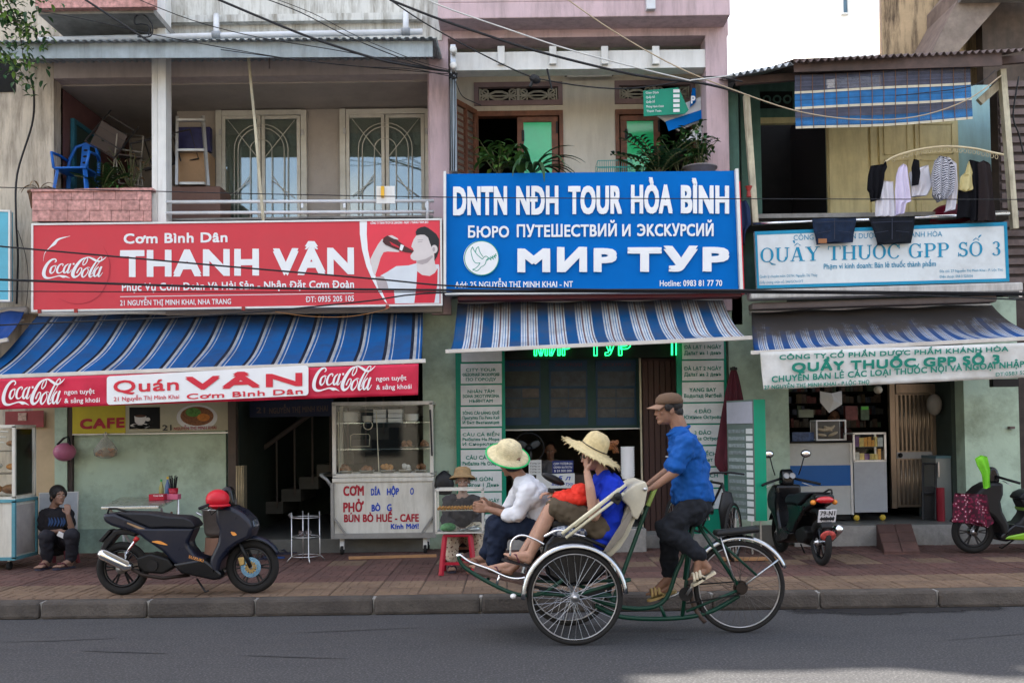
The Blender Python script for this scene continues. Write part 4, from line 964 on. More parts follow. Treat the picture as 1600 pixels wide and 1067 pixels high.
def awning(label, tl, tr, bl, br, Yt, Yb, m, sag=.12, name='shop_awning', barw=.022):
 A, B, C_, D_ = at(*tl, Yt), at(*tr, Yt), at(*bl, Yb), at(*br, Yb)
 t = thing(name, label, 'awning', ((A.x+B.x)/2, Yt, C_.z))
 def fn(u, v):
  p_ = A.lerp(B, u); q_ = C_.lerp(D_, u); s_ = p_.lerp(q_, v)
  s_.z -= sag*math.sin(v*pi)*(1-.1*math.cos(u*2*pi*3)) + .012*math.sin(u*53+v*3)*v+.01*math.sin(u*21-v*7); s_.y += .03*math.sin(v*pi); return tuple(s_)
 sheet('cloth', fn, 60, 16, m, t, thick=.003)
 mb = MB(); ex = (D_-C_).normalized()*.05; mb.beam(C_-ex, D_+ex, barw*1.6, barw*2); mb.build('front_bar', m_bar, t, world=True, bevel=.004)
 mb = MB(); mb.tube([A+Vector((0, .08, .02)), B+Vector((0, .08, .02))], .05, 10); mb.build('roller', m_bar, t, world=True, smooth=1)
 for k in (.04, .96):
  p_ = A.lerp(B, k); q_ = C_.lerp(D_, k); mb = MB(); mid = p_.lerp(q_, .5)+Vector((.25 if k < .5 else -.25, 0, -.22)); mb.tube([p_+Vector((0, .05, -.1)), mid], .018, 6); mb.tube([mid, q_+Vector((0, 0, -.015))], .016, 6)
  mb.bw('folding_arm', m_bar, t)
 return t, A, B, C_, D_
aw1 = awning('blue striped awning above the red banner of the restaurant', (58, 494), (661, 486), (-44, 590), (658, 564), 12.25, 10.9, m_awL, .06)
aw2 = awning('blue and white finely striped awning below the blue tour signboard', (715, 474), (1130, 468), (703, 549), (1168, 528), 12.2, 11.05, m_awM, .10)
aw3 = awning('dirty striped awning over the pharmacy, darker towards its top', (1174, 488), (1550, 476), (1180, 551), (1640, 527), 12.15, 11.0, m_awR, .10)
aw0 = awning('plain blue awning cut off by the left edge of the picture', (-90, 492), (38, 486), (-140, 560), (6, 532), 12.2, 11.2, ramp_stripes('plain_blue_cloth', [(0, '#1d4f9c'), (.5, '#1d4f9c')], 3, var=.3), .04)
# roller casings over the pharmacy awning
t = thing('awning_casing', 'long beige metal roller casing directly beneath the pharmacy signboard', 'awning casing', (4.4, 11.95, PZ(488)))
m_case = mat('beige_casing', (.47, .45, .42), .5, .3, var=.12, dirt=.55, dirtcol=(.18, .16, .14), streak=True)
a, b_ = at(1170, 462, 11.8), at(1592, 450, 11.8); mb = MB(); mb.beam(a, b_, .22, .11); mb.build('cover_strip', m_case, t, world=True, bevel=.02)
a, b_ = at(1172, 480, 11.95), at(1552, 468, 11.95); mb = MB(); mb.beam(a, b_, .2, .08); mb.build('lower_strip', mat('dark_casing', (.16, .13, .12), .6), t, world=True, bevel=.02)
mb = MB(); mb.pbox(1592, 1597, 442, 464, 11.7, 11.95); mb.bw('end_cap', m_steel, t)
# ================================================================ hanging banners
m_ban = mat('banner_red', (.58, .02, .06), .5, var=.12, scale=4, bump=.5, bscale=6)
m_banw = mat('banner_white', (.66, .66, .63), .6, var=.06, bump=.4, bscale=7, dirt=.5, dirtcol=(.38, .35, .3))
def banner(label, tl, tr, bl, br, Y, m, name='banner', amp=.008):
 A, B, C_, D_ = at(*tl, Y), at(*tr, Y), at(*bl, Y), at(*br, Y)
 t = thing(name, label, 'banner', ((A.x+B.x)/2, Y, C_.z))
 def fn(u, v):
  s_ = A.lerp(B, u).lerp(C_.lerp(D_, u), v); s_.y = Y+.012+amp*math.sin(u*37+v*5)*v+amp*.6*math.sin(u*91-v*9)*v; return tuple(s_)
 sheet('cloth', fn, 90, 10, m, t, thick=.002); return t
Yb = 10.86
t = banner('red hanging banner with white drink lettering below the left awning bar', (-40, 593), (654, 568), (-40, 641), (653, 617), Yb, m_ban)
cola(t, 3, 591, 102, 635, Yb-.015, W_, slope=0)
cola(t, 488, 571, 587, 613, Yb-.015, W_, slope=0)
for dx, dy in ((0, 0), (487, -21)):
 lettering(t, 'ngon tuyệt', 101+dx, 616+dy, 148+dx, 614.5+dy, 7.5, Yb-.015, W_, .012)
 lettering(t, '& sảng khoái', 101+dx, 629.5+dy, 156+dx, 628+dy, 7.5, Yb-.015, W_, .012)
pts = []
x0, x1 = 167, 482
def edge(x, top): return (588 if top else 632.5) + (x-167)*(-.0555 if top else -.0476)
pp = []
for (cx, top, a0) in ((x0+5, True, pi), (x1-5, True, 1.5*pi), (x1-5, False, 0), (x0+5, False, .5*pi)):
 for i in range(6):
  a = a0+i*pi/10; pp.append((cx+5*math.cos(a), edge(cx, top)+(5 if top else -5)+5*math.sin(a)))
polyprint(t, [(W_, pp)], lambda x, y: at(x, y, Yb-.014), Yb, 'white_panel')
lettering(t, 'Quán', 178, 613, 279, 609, 19, Yb-.019, m_trim, .022)
lettering(t, '21 Nguyễn Thị Minh Khai', 178, 626.5, 280, 622.5, 6.5, Yb-.019, m_trim, .01)
lettering(t, 'VÂN', 291, 608, 471, 601.5, 19, Yb-.019, m_trim, .06)
lettering(t, 'Cơm Bình Dân', 292, 623.5, 473, 615, 8.5, Yb-.019, m_trim, .03)
Yq = 10.93
t = banner('white hanging banner with green Vietnamese lettering below the pharmacy awning', (1188, 550), (1640, 534), (1193, 609), (1640, 588), Yq, m_banw)
Yq -= .016
lettering(t, 'CÔNG TY CỔ PHẦN DƯỢC PHẨM KHÁNH HÒA', 1218, 562, 1575, 548.5, 7.5, Yq, m_tgreen, .034)
serif(t, 'QUẦY THUỐC GPP SỐ 3', 1238, 580, 1561, 568, 13.5, Yq, m_tgreen) if False else lettering(t, 'QUẦY THUỐC GPP SỐ 3', 1238, 580.5, 1561, 567.5, 13.5, Yq, m_tgreen, .05)
lettering(t, 'CHUYÊN BÁN LẺ CÁC LOẠI THUỐC NỘI VÀ NGOẠI NHẬP', 1206, 597, 1600, 573, 9.5, Yq, m_tgreen, .03)
lettering(t, '27 NGUYỄN THỊ MINH KHAI - P.LỘC THỌ', 1194, 608, 1358, 599.5, 6, Yq, m_tgreen, .022)
lettering(t, 'ĐT:0583 525036', 1555, 588, 1622, 583, 6, Yq, m_tgreen, .01)
# ================================================================ tour boards beside the shop
m_tb = mat('tour_panel', (.70, .72, .70), .6, var=.04, dirt=.2)
m_tgf = mat('green_frame', (.0, .22, .13), .5, var=.08)
Yt = 12.36
def tourboard(label, x0, x1, ytop, ybot, rows, h, y00):
 t = thing('tour_board', label, 'notice board', (PX((x0+x1)/2, Yt), Yt, PZ(ybot, Yt)), 0, 'tour price boards beside the shop opening')
 P(t, 'backing', m_tgf, (x0, x1, ytop, ybot, Yt, Yt+.05))
 for i, (lines) in enumerate(rows):
  ya = y00+i*h; yb = ya+h-2.5
  P(t, 'notice_panel', m_tb, (x0+7, x1-6, ya, yb, Yt-.015, Yt-.001))
  ny = len(lines)
  for k, s in enumerate(lines):
   wd = min(x1-x0-20, len(s)*5.2); cx = (x0+x1)/2
   yy_ = ya+h/2+(k-(ny-1)/2)*(7.4 if ny > 2 else 9)+3
   lettering(t, s, cx-wd/2, yy_, cx+wd/2, yy_-.5, 5 if ny > 2 else 6, Yt-.017, m_tgreen, .018)
 return t
tourboard('tall green framed tour board left of the shop opening behind the hatted passenger', 713, 790, 540, 840,
 [('CITY TOUR', 'ОБЗОРНАЯ ЭКСКУРСИЯ', 'ПО ГОРОДУ'), ('NHÂN TÂM', 'ЗОНА ЭКОТУРИЗМА', 'НЬЯНТАМ'), ('SÔNG CÁI LÀNG QUÊ', 'Прогулка По Реке Кай', 'И Быт Вьетнамцев'), ('CÂU CÁ BIỂN', 'Рыбалка На Море', 'И Снорклинг'), ('CÂU CÁ HỒ', 'Рыбалка На Озере'), ('SÀI GÒN', 'Сайгон 1 День'), ('SÀI GÒN 2 NGÀY', 'Сайгон 2 дня'), ('BÌNH DƯƠNG', 'Путешествие В', 'Парк Вьетнам')], 33.6, 568)
tourboard('tall green framed tour board right of the shop opening behind the cyclo driver', 1059, 1137, 530, 838,
 [('ĐÀ LẠT 1 NGÀY', 'Далат на 1 день'), ('ĐÀ LẠT 2 NGÀY', 'Далат на 2 день'), ('YANG BAY', 'Водопад Янгбей'), ('4 ĐẢO', 'Южные Острова'), ('3 ĐẢO', 'Южные Острова'), ('DỐC LẾCH', 'Доклет'), ('SUỐI LẾCH', 'Доклет'), ('BA HỒ', 'Водопад')], 33.4, 530)
P(D.objects['tour_board'], 'notice_panel', m_tb, (721, 784, 545, 565, Yt-.015, Yt-.001))
# ================================================================ shop interior of the tour office
t = thing('poster_wall', 'dark blue display wall of dim tour posters inside the tour office', 'display board', (PX(890, 14), 13.2, 2.0))
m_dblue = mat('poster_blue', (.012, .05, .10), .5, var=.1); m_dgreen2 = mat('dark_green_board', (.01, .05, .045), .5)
Yi = 13.0
P(t, 'board', m_dgreen2, (783, 1000, 559, 670, Yi, Yi+.05))
mb = MB(); mb.pbox(783, 1002, 669.5, 671.5, Yi-.02, Yi); mb.pbox(999, 1002, 535, 671, Yi-.02, Yi+.05); mb.bw('edge_strip', m_frame, t)
m_ph = [mat('photo_print_%s' % c_, col_, .4, var=.5, scale=9) for c_, col_ in (('rock', (.05, .055, .06)), ('sea', (.035, .05, .065)), ('sand', (.08, .07, .065)), ('leaf', (.03, .042, .036)))]
for (a, b_) in ((786, 845), (858, 918), (931, 994)):
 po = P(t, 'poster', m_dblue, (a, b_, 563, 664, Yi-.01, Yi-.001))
 lettering(t, 'ЭКСКУРСИИ', a+9, 572, b_-9, 572, 5, Yi-.012, mat('dim_red', (.12, .03, .04), .5), .0)
 P(po, 'photo', random.choice(m_ph), (a+3, b_-2, 580, 603, Yi-.014, Yi-.011))
 for r_ in range(3):
  for c_ in range(2):
   w_ = (b_-a-5)/2; P(po, 'photo', random.choice(m_ph), (a+3+c_*w_, a+2+(c_+1)*w_, 607+r_*15.5, 621+r_*15.5, Yi-.014, Yi-.011))
# neon
m_neon = mat('green_neon', (.02, 1, .22), .4, var=0, emit=.8)
t = thing('neon_sign', 'green neon lettering glowing behind the bottom edge of the middle awning', 'neon sign', (PX(910, 12.2), 12.35, PZ(556, 12.35)))
P(t, 'backing', m_dark, (790, 1055, 528, 560, 12.46, 12.49))
def neon(s, x0, x1, base, cap, Y):
 cu = D.curves.new('n', 'FONT'); cu.body = s; cu.offset = .02; cu.resolution_u = 2; o_ = D.objects.new('n', cu); me = D.meshes.new_from_object(o_)
 bm = bmesh.new(); bm.from_mesh(me); bmesh.ops.remove_doubles(bm, verts=bm.verts, dist=.001)
 be = [e for e in bm.edges if len(e.link_faces) == 1]; xs = [v.co.x for v in bm.verts]; mb = MB(); A = at(x0, base, Y); sx = (at(x1, base, Y).x-A.x)/(max(xs)-min(xs)); sz = cap*mpp(Y)/.73; mnx = min(xs)
 for e in be:
  p_, q_ = [Vector((A.x+(v.co.x-mnx)*sx, Y, A.z+v.co.y*sz)) for v in e.verts]; mb.tube([p_, q_], .0065, 4, cap=False)
 bm.free(); D.objects.remove(o_); D.curves.remove(cu); return mb
mbn = neon('МИР', 835, 893, 555, 27, 12.42); mbn.bw('neon_letters', m_neon, t)
mbn = neon('ТУР', 920, 986, 555, 27, 12.42); mbn.bw('neon_letters', m_neon, t)
mb = MB(); a, b_ = at(1050, 530, 12.3), at(1050, 555, 12.3); mb.tube([a, b_], .012, 6); mb.tube([a+Vector((.05, 0, 0)), b_+Vector((.05, 0, 0))], .008, 6)
tag(mb.build('neon_tube', m_neon, None), 'short upright green neon tube beside the right tour board', 'neon light')
# ================================================================ balcony contents, left house
m_bplast = mat('blue_plastic', (.015, .13, .50), .35, var=.06)
YP = YF+.1
# blue plastic chair tipped on the planter floor
ch = thing('plastic_chair', 'blue moulded plastic armchair standing on the left balcony', 'chair', (at(118, 300, YP).x, YP, PZ(298, YP)))
zf = PZ(298, YP)-.1; cx = at(120, 290, YP).x
def pc(x, y, z): return (cx+x, YP+y, zf+z)
mb = MB()
def back(u, v):
 x = (u-.5)*(.40-.06*v); z = .40+.42*v; return pc(x, .20+.10*v+.05*(u-.5)**2*4, z)
mb.tube([pc(-.2, .18, .42), pc(-.19, .22, .62), pc(-.13, .27, .80), pc(0, .29, .85), pc(.13, .27, .80), pc(.19, .22, .62), pc(.2, .18, .42)], .022, 6)
mb.build('back_frame', m_bplast, ch, world=True, smooth=1)
mb = MB(); mb.beam(pc(0, .2, .42), pc(0, .285, .84), .10, .014); bs = mb.bw('back_splat', m_bplast, ch)
for i in range(4):
 mb = MB(); c_ = Vector(pc(0, .215+.018*i, .5+.085*i)); mb.ell(c_+Vector((0, -.008, 0)), (.028, .006, .016), 12, 6); mb.bw('slot', m_dark, bs)
mb = MB(); mb.obox(pc(0, 0, .41), (.42, .42, .025)); mb.build('seat', m_bplast, ch, world=True, bevel=.01)
for sx in (-1, 1):
 for sy in (-1, 1):
  mb = MB(); mb.beam(pc(.17*sx, .16*sy, .4), pc(.22*sx, .2*sy, .02), .045, .03); mb.bw('leg', m_bplast, ch)
 mb = MB(); mb.tube([pc(.2*sx, .2, .6), pc(.235*sx, .05, .63), pc(.235*sx, -.18, .61), pc(.2*sx, -.2, .41)], .018, 6); mb.build('arm', m_bplast, ch, world=True, smooth=1)
# folding metal chairs stacked in the recess
m_iron = mat('dark_iron', (.05, .045, .045), .5, .6, var=.2)
def fchair(label, c, rot, m, s=1.0):
 t = thing('folding_chair', label, 'folding chair', c, 0, 'old metal chairs piled on the left balcony')
 RM = Euler(rot).to_matrix(); T = Matrix.Translation(Vector(c)) @ RM.to_4x4() @ Matrix.Scale(s, 4)
 for nm, pts in (('frame', [(-.2, .2, 0), (-.2, -.05, .8), (.2, -.05, .8), (.2, .2, 0)]), ('rear_frame', [(-.18, -.2, 0), (-.18, .1, .45), (.18, .1, .45), (.18, -.2, 0), (-.18, -.2, 0)])):
  mb = MB(); mb.T = T; mb.tube(pts, .013, 6); mb.bw(nm, m, t)
 mb = MB(); mb.T = T; mb.tube([(-.2, 0, .55), (.2, 0, .55)], .011, 5); mb.tube([(-.2, .17, .12), (.2, .17, .12)], .011, 5); mb.bw('cross_bar', m, t)
 mb = MB(); mb.T = T; mb.obox((0, 0, .45), (.36, .36, .015)); mb.bw('seat', mat('torn_seat', (.09, .07, .06), .8), t)
fchair('dark folding chair heaped upside down at the top of the balcony pile', tuple(at(185, 205, 12.9)), (2.2, .5, .4), m_iron, .95)
fchair('dark folding chair lying on its side in the balcony pile', tuple(at(215, 245, 13.0)), (.9, 1.2, 1.0), m_iron, .95)
fchair('pale metal chair nearest the planter on the left balcony', tuple(at(200, 290, 12.7)), (.15, 0, .6), mat('pale_iron', (.35, .32, .27), .5, .4, dirt=.5), .8)
# aluminium ladder and stored things by the doors
m_alu = mat('aluminium', (.6, .6, .58), .4, .6, var=.1, dirt=.3)
t = thing('step_ladder', 'white metal step ladder standing beside the balcony doors', 'ladder', tuple(at(300, 290, 13.0)))
yl = 12.95
for (a, b_) in (((277, 183), (276, 290)), ((317, 182), (325, 291))):
 mb = MB(); mb.beam(at(*a, yl+.1), at(*b_, yl-.05), .035, .05); mb.bw('rail', m_alu, t)
for py_ in (188, 235, 287):
 mb = MB(); mb.beam(at(277, py_, yl+.02), at(320, py_, yl+.02), .05, .03); mb.bw('rung', m_alu, t)
def crate(name, label, cat, px0, px1, py0, py1, Y, dep, m, bev=.01, group=None, rz=0):
 mb = MB(); A = at(px0, py1, Y); B = at(px1, py0, Y); mb.box(A.x, B.x, Y, Y+dep, A.z, B.z)
 return tag(mb.build(name, m, None, bevel=bev), label, cat, group)
m_card = mat('cardboard', (.40, .26, .15), .85, var=.12, dirt=.3)
crate('cardboard_box', 'brown cardboard boxes bundle behind the balcony ladder', 'box', 278, 326, 238, 290, 13.08, .3, m_card)
crate('stored_case', 'dark blue case with red print leaning behind the ladder', 'case', 276, 328, 198, 237, 13.15, .12, mat('navy_case', (.03, .03, .10), .5, var=.3, scale=12))
crate('storage_chest', 'brown chest on the balcony floor below the ladder', 'chest', 261, 344, 291, 352, 12.75, .5, mat('brown_chest', (.16, .09, .07), .7, var=.15, dirt=.3))
# prop pole, lamp by the doors
t = thing('wooden_pole', 'long pale pole leaning from the grey roof edge to the balcony rail', 'pole', tuple(at(410, 345, 11.8)))
mb = MB(); mb.tube([at(388, 88, 11.9), at(399, 200, 11.86), at(412, 352, 11.8)], .018, 6); mb.bw('shaft', m_oldpost, t)
t = thing('fuse_holder', 'small yellow switch on a white plate at the balcony rail', 'switch', tuple(at(597, 300, 11.85)))
mb = MB(); mb.pbox(588, 617, 291, 318, 11.86, 11.88); mb.bw('plate', m_white, t)
mb = MB(); mb.pbox(595, 600, 291, 308, 11.82, 11.86); mb.bw('switch_body', mat('yellow_plastic', (.75, .42, .03), .4), t)
# left house metal roof over the balcony with drip edge
A = at(-30, 66, 11.35); B = at(682, 60, 11.35)
def fn(u, v):
 p_ = A.lerp(B, u); ph = (u*58) % 1; bump = .018 if ph < .42 else (0 if ph > .55 else .018*(1-(ph-.42)/.13)); return (p_.x, 11.35+1.0*v, p_.z+bump+.12*v)
sheet('metal_roof', fn, 58*7, 2, m_fascia, H1, smooth=False, thick=.003)
mb = MB(); mb.beam(at(-30, 80, 11.45), at(676, 77, 11.45), .012, .185); mb.bw('fascia_board', m_fascia, H1)
mb = MB(); mb.beam(at(668, 92, 11.6), at(668, 62, 11.6), .03, .03); mb.beam(at(421, 87, 11.6), at(421, 106, 12.2), .02, .03); mb.bw('bracket', m_rust, H1)
t = thing('water_pipe', 'white plastic drain pipe running along above the grey metal roof', 'pipe', tuple(at(400, 60, 11.7)))
mb = MB(); mb.tube([at(60, 63, 11.75), at(350, 56, 11.75), at(660, 50, 11.75)], .035, 10); mb.build('pipe', m_pvc, t, world=True, smooth=1)
for px_, py_ in ((338, 55), (634, 50)):
 mb = MB(); mb.tube([at(px_, py_, 11.75), at(px_, py_-26, 11.95), at(px_, py_-30, 12.2)], .036, 10); mb.build('elbow', m_pvc, t, world=True, smooth=1)
 mb = MB(); mb.tube([at(px_-6, py_, 11.75), at(px_+7, py_, 11.75)], .046, 10); mb.build('coupling', mat('grey_pvc', (.25, .27, .29), .4), t, world=True, smooth=1)
# ================================================================ middle balcony fittings
t = thing('tube_lamp', 'unlit fluorescent tube fitting above the cream balcony wall', 'lamp', tuple(at(920, 116, 13.3)))
mb = MB(); mb.pbox(883, 959, 112, 117, 13.3, 13.38); mb.bw('housing', mat('old_housing', (.25, .21, .18), .5, .3, dirt=.4), t); mb = MB(); mb.tube([at(886, 119.5, 13.33), at(956, 118, 13.33)], .016, 8); mb.bw('tube', m_white, t)
t = thing('insulator_rack', 'white porcelain insulators on the corner of the pink house', 'insulator', tuple(at(708, 105, 12.1)))
for py_ in (79, 104):
 mb = MB(); mb.lathe([(.001, -.05), (.03, -.05), (.043, -.04), (.043, -.02), (.022, 0), (.043, .02), (.043, .04), (.03, .05), (.001, .05)], 14, at(708.5, py_, 12.1), Matrix.Rotation(R(90), 3, 'X')); mb.build('insulator', mat('porcelain', (.75, .75, .72), .2), t, world=True, smooth=1)
mb = MB(); mb.pbox(704, 712, 70, 120, 12.16, 12.2); mb.bw('strap', m_steel, t)
t = thing('cable_duct', 'grey cable duct running down the left column of the pink house', 'cable duct', tuple(at(707, 268, 12.2)))
mb = MB(); mb.pbox(704, 713, 118, 268, 12.14, 12.28); mb.build('duct', mat('duct_grey', (.36, .42, .47), .5, var=.1), t, world=True, bevel=.01)
mb = MB()
for k in range(3): mb.tube([at(702.5+k*4, 112, 12.12), at(703+k*4+random.uniform(-1, 1), 190, 12.11), at(704+k*3, 267, 12.12)], .006, 4)
mb.tube([at(708, 120, 12.1)+Vector((.05*math.sin(i*.9), -.03, .04*math.cos(i*1.3))) for i in range(14)], .012, 5)
mb.bw('cable', m_black, t)
t = thing('junction_clamp', 'black cable clamp hanging in front of the cream balcony', 'cable clamp', tuple(at(838, 122, 11.2)))
mb = MB(); mb.ell(at(836, 124, 11.2), (.07, .05, .05), 8, 6, Euler((0, .5, 0)).to_matrix()); mb.tube([at(832, 128, 11.2), at(828, 136, 11.2)], .02, 6); mb.tube([at(855, 108, 11.2), at(862, 140, 11.25)], .012, 5); mb.bw('clamp_body', m_black, t)
# stack of old signboards
m_sg = mat('faded_green_sign', (.01, .26, .16), .5, var=.08)
t = thing('old_signboards', 'stack of discarded green and white signboards on the cream balcony', 'old signs', tuple(at(1050, 200, 12.7)))
mb = MB()
for i, (q_, m__) in enumerate([([(1090, 195), (1108, 178), (1100, 220), (1060, 222)], m_twhite), ([(1025, 180), (1098, 150), (1106, 185), (1060, 205)], m_twhite), ([(1082, 138), (1087, 138), (1087, 160), (1078, 168)], m_tblue), ([(1040, 190), (1108, 168), (1108, 182), (1045, 205)], m_tblue)]):
 mb = MB(); Yy = 12.75-.04*i; pts = [at(*p_, Yy) for p_ in q_]; mb.prism([(p_.x, p_.z) for p_ in pts][::-1], Yy, Yy+.02); mb.bw('sheet', m__, t)
mb = MB(); Yy = 12.55; pts = [at(*p_, Yy) for p_ in [(1005, 142), (1060, 137), (1076, 172), (1070, 178), (1006, 182)]]; mb.prism([(p_.x, p_.z) for p_ in pts][::-1], Yy, Yy+.02); gs = mb.bw('green_sheet', m_sg, t)
for i, s_ in enumerate(('Giao Dịch', 'Quầy Số', 'Quầy Số', 'Phòng Hành Chính', 'Thanh Toán')):
 lettering(gs, s_, 1009+i*.3, 147+i*7.2, 1009+[20, 14, 14, 28, 24][i], 146.4+i*7.2, 3.4, Yy, m_twhite, .01)
for i in range(5):
 mb = MB(); mb.pbox(1052, 1062, 140+i*7.6, 145+i*7.6, Yy-.006, Yy-.003); mb.bw('blank_label', m_twhite, gs)
lettering(t, 'P', 1080, 162, 1086, 162, 12, 12.6, m_twhite, .03)
t = thing('birdcage', 'small teal wire crate behind the top edge of the blue signboard', 'wire crate', tuple(at(962, 268, 12.3)))
mb = MB()
xs0, xs1 = at(934, 260, 12.2).x, at(988, 260, 12.2).x; z0_, z1_ = PZ(275, 12.2), PZ(253, 12.2)
for i in range(17):
 x = xs0+(xs1-xs0)*i/16; mb.tube([(x, 12.2, z0_), (x, 12.2, z1_)], .003, 4); mb.tube([(x, 12.5, z0_), (x, 12.5, z1_)], .003, 4)
for z in (z0_, (z0_+z1_)/2, z1_): mb.tube([(xs0, 12.2, z), (xs1, 12.2, z), (xs1, 12.5, z), (xs0, 12.5, z)], .005, 4, closed=True)
mb.bw('wire_mesh', mat('teal_wire', (.05, .32, .28), .5), t)
# ================================================================ pharmacy balcony: bamboo blind, hanger, laundry
m_bl = ramp_stripes('bamboo_blue', [(0, '#244f7c'), (.5, '#2f77b4'), (.62, '#255680')], 22, axis=1, var=.5, trans=.1)
m_blg = ramp_stripes('bamboo_grey', [(0, '#4a4a58'), (.5, '#5d5a66'), (.7, '#3c3d4c')], 22, axis=1, var=.5, trans=.1)
m_slatc = mat('cream_slat', (.62, .56, .42), .6)
t = thing('bamboo_blind', 'half unrolled blue striped slat blind under the rusty roof edge', 'blind', tuple(at(1380, 150, 11.75)))
A, B = at(1242, 118, 11.75), at(1517, 104, 11.75); C_, D_ = at(1243, 202, 11.72), at(1519, 187, 11.72)
bands = [(0, .30, 'g'), (.30, .335, 'c'), (.335, .60, 'b'), (.60, .63, 'c'), (.63, .70, 'g'), (.70, .80, 'g'), (.80, .96, 'b'), (.96, 1.0, 'c')]
nsl = 44
for i in range(nsl):
 v0, v1 = i/nsl, (i+.82)/nsl; k = [b_[2] for b_ in bands if b_[0] <= (v0+v1)/2 < b_[1]] or ['g']
 mb = MB(); sagx = lambda u, v: Vector((0, .015*math.sin(u*7+v*4), -.02*math.sin(u*pi)*v*(.6 if v < .7 else 1)))
 pts0 = [A.lerp(B, u/8).lerp(C_.lerp(D_, u/8), v0)+sagx(u/8, v0) for u in range(9)]; pts1 = [A.lerp(B, u/8).lerp(C_.lerp(D_, u/8), v1)+sagx(u/8, v1) for u in range(9)]
 vs = pts0+pts1; mb.add(vs+[v_+Vector((0, .006, 0)) for v_ in vs], [(u, u+9, u+10, u+1) for u in range(8)]+[(18+u, 18+u+1, 18+u+10, 18+u+9) for u in range(8)]+[(u, u+1, 19+u, 18+u) for u in range(8)]+[(9+u, 27+u, 28+u, 10+u) for u in range(8)])
 mb.bw('slat', {'g': mat('slat_grey', (.065, .068, .10), .6, var=.3, rnd=.25), 'b': mat('slat_blue', (.015, .12, .30), .55, var=.3, rnd=.3), 'c': m_slatc}[k[0]], t)
mb = MB()
for i in range(15):
 u = (i+.5)/15; mb.tube([A.lerp(B, u).lerp(C_.lerp(D_, u), v)+Vector((0, -.008+.015*math.sin(u*7+v*4), -.02*math.sin(u*pi)*v)) for v in (0, .25, .5, .75, 1)], .004, 4)
mb.bw('cord', mat('brown_cord', (.18, .09, .05), .8), t)
# curved drying hanger
t = thing('drying_rack', 'arched pale hanger rail with rings over the pharmacy balcony', 'clothes rail', tuple(at(1470, 235, 11.8)))
arc_ = spline([(1382, 254), (1402, 243), (1440, 233), (1480, 229), (1520, 232), (1548, 238), (1568, 242)], 6)
mb = MB(); mb.tube([at(x, y, 11.85) for x, y in arc_], .013, 6); mb.build('rail', mat('cane', (.62, .52, .33), .5), t, world=True, smooth=1)
mb = MB()
for i in range(24):
 x = 1396+i*7; y = next(b_[1] for b_ in arc_ if b_[0] >= x) if x < 1566 else 241; c_ = at(x, y+5, 11.85); mb.tube([(c_.x+.018*math.cos(a*pi/4), 11.85, c_.z+.028*math.sin(a*pi/4)) for a in range(8)], .003, 4, closed=True)
mb.bw('ring', mat('cane', (.6, .5, .3)), t)
# garments: outline on the photo, real folds and thickness
def garment(name, label, outline, Y, m, folds=5, depth=.05, cat='garment', lean=0, group=None):
 """cloth hung from its top: outline traced in photo pixels, given folds and thickness"""
 ys = [p_[1] for p_ in outline]; y0, y1 = min(ys), max(ys); n = 26; mcols = 16; rows = []
 for j in range(n+1):
  y = y0+(y1-y0)*(j+.001)/(n+.002); xs = []
  for k in range(len(outline)):
   (xa, ya), (xb, yb) = outline[k], outline[(k+1) % len(outline)]
   if (ya-y)*(yb-y) < 0: xs.append(xa+(xb-xa)*(y-ya)/(yb-ya))
  rows.append((min(xs), max(xs), y) if len(xs) >= 2 else (rows[-1] if rows else (outline[0][0], outline[0][0]+1, y)))
 ph = random.uniform(0, 6); mb = MB(); vs = []
 for side in (0, 1):
  for j, (a, b_, y) in enumerate(rows):
   for k in range(mcols+1):
    u = k/mcols; yy_ = Y + depth*.45*math.sin(u*folds*2*pi*.5+ph+.5*math.sin(j*.3))*(.35+.65*j/n) + lean*j/n
    th = .012+depth*.5*math.sin(u*pi)*min(1, j/4)
    p_ = at(a+(b_-a)*u, y, Y); vs.append((p_.x, yy_+(th if side else -th*.4), p_.z))
 w_ = mcols+1; N = (n+1)*w_
 fs = [(j*w_+k, j*w_+k+1, (j+1)*w_+k+1, (j+1)*w_+k) for j in range(n) for k in range(mcols)]
 fs += [tuple(N+i for i in f[::-1]) for f in fs]
 fs += [(j*w_, (j+1)*w_, N+(j+1)*w_, N+j*w_) for j in range(n)]+[(j*w_+mcols, N+j*w_+mcols, N+(j+1)*w_+mcols, (j+1)*w_+mcols) for j in range(n)]
 fs += [(k, N+k, N+k+1, k+1) for k in range(mcols)]
 mb.add(vs, fs); o = mb.build(name, m, None, smooth=1); return tag(o, label, cat, group)
m_cb = mat('black_cloth', (.007, .007, .009), .9, var=.2, bump=.3, bscale=30, spec=.1); m_cl = mat('lilac_cloth', (.60, .54, .68), .9, var=.06, bump=.4, bscale=18)
m_cw = mat('pale_cloth', (.66, .64, .68), .9, var=.05, bump=.4, bscale=18); m_cy = mat('khaki_satin', (.52, .44, .20), .5, var=.15, bump=.4, bscale=14); m_cbr = mat('dark_brown_cloth', (.016, .010, .010), .9, var=.2, bump=.3)
m_jean = mat('denim', (.010, .020, .045), .9, var=.35, scale=14, bump=.4, bscale=90); m_jeanb = mat('black_denim', (.005, .007, .012), .9, var=.4, scale=14, bump=.4, bscale=90)
Yg = 11.8; GR = 'laundry hanging on the pharmacy balcony'
garment('shirt', 'black shirt hanging at the left end of the laundry', [(1361, 258), (1370, 257), (1378, 260), (1384, 252), (1386, 262), (1382, 270), (1379, 290), (1374, 313), (1361, 315), (1359, 300), (1356, 297), (1357, 275)], Yg, m_cb, group=GR)
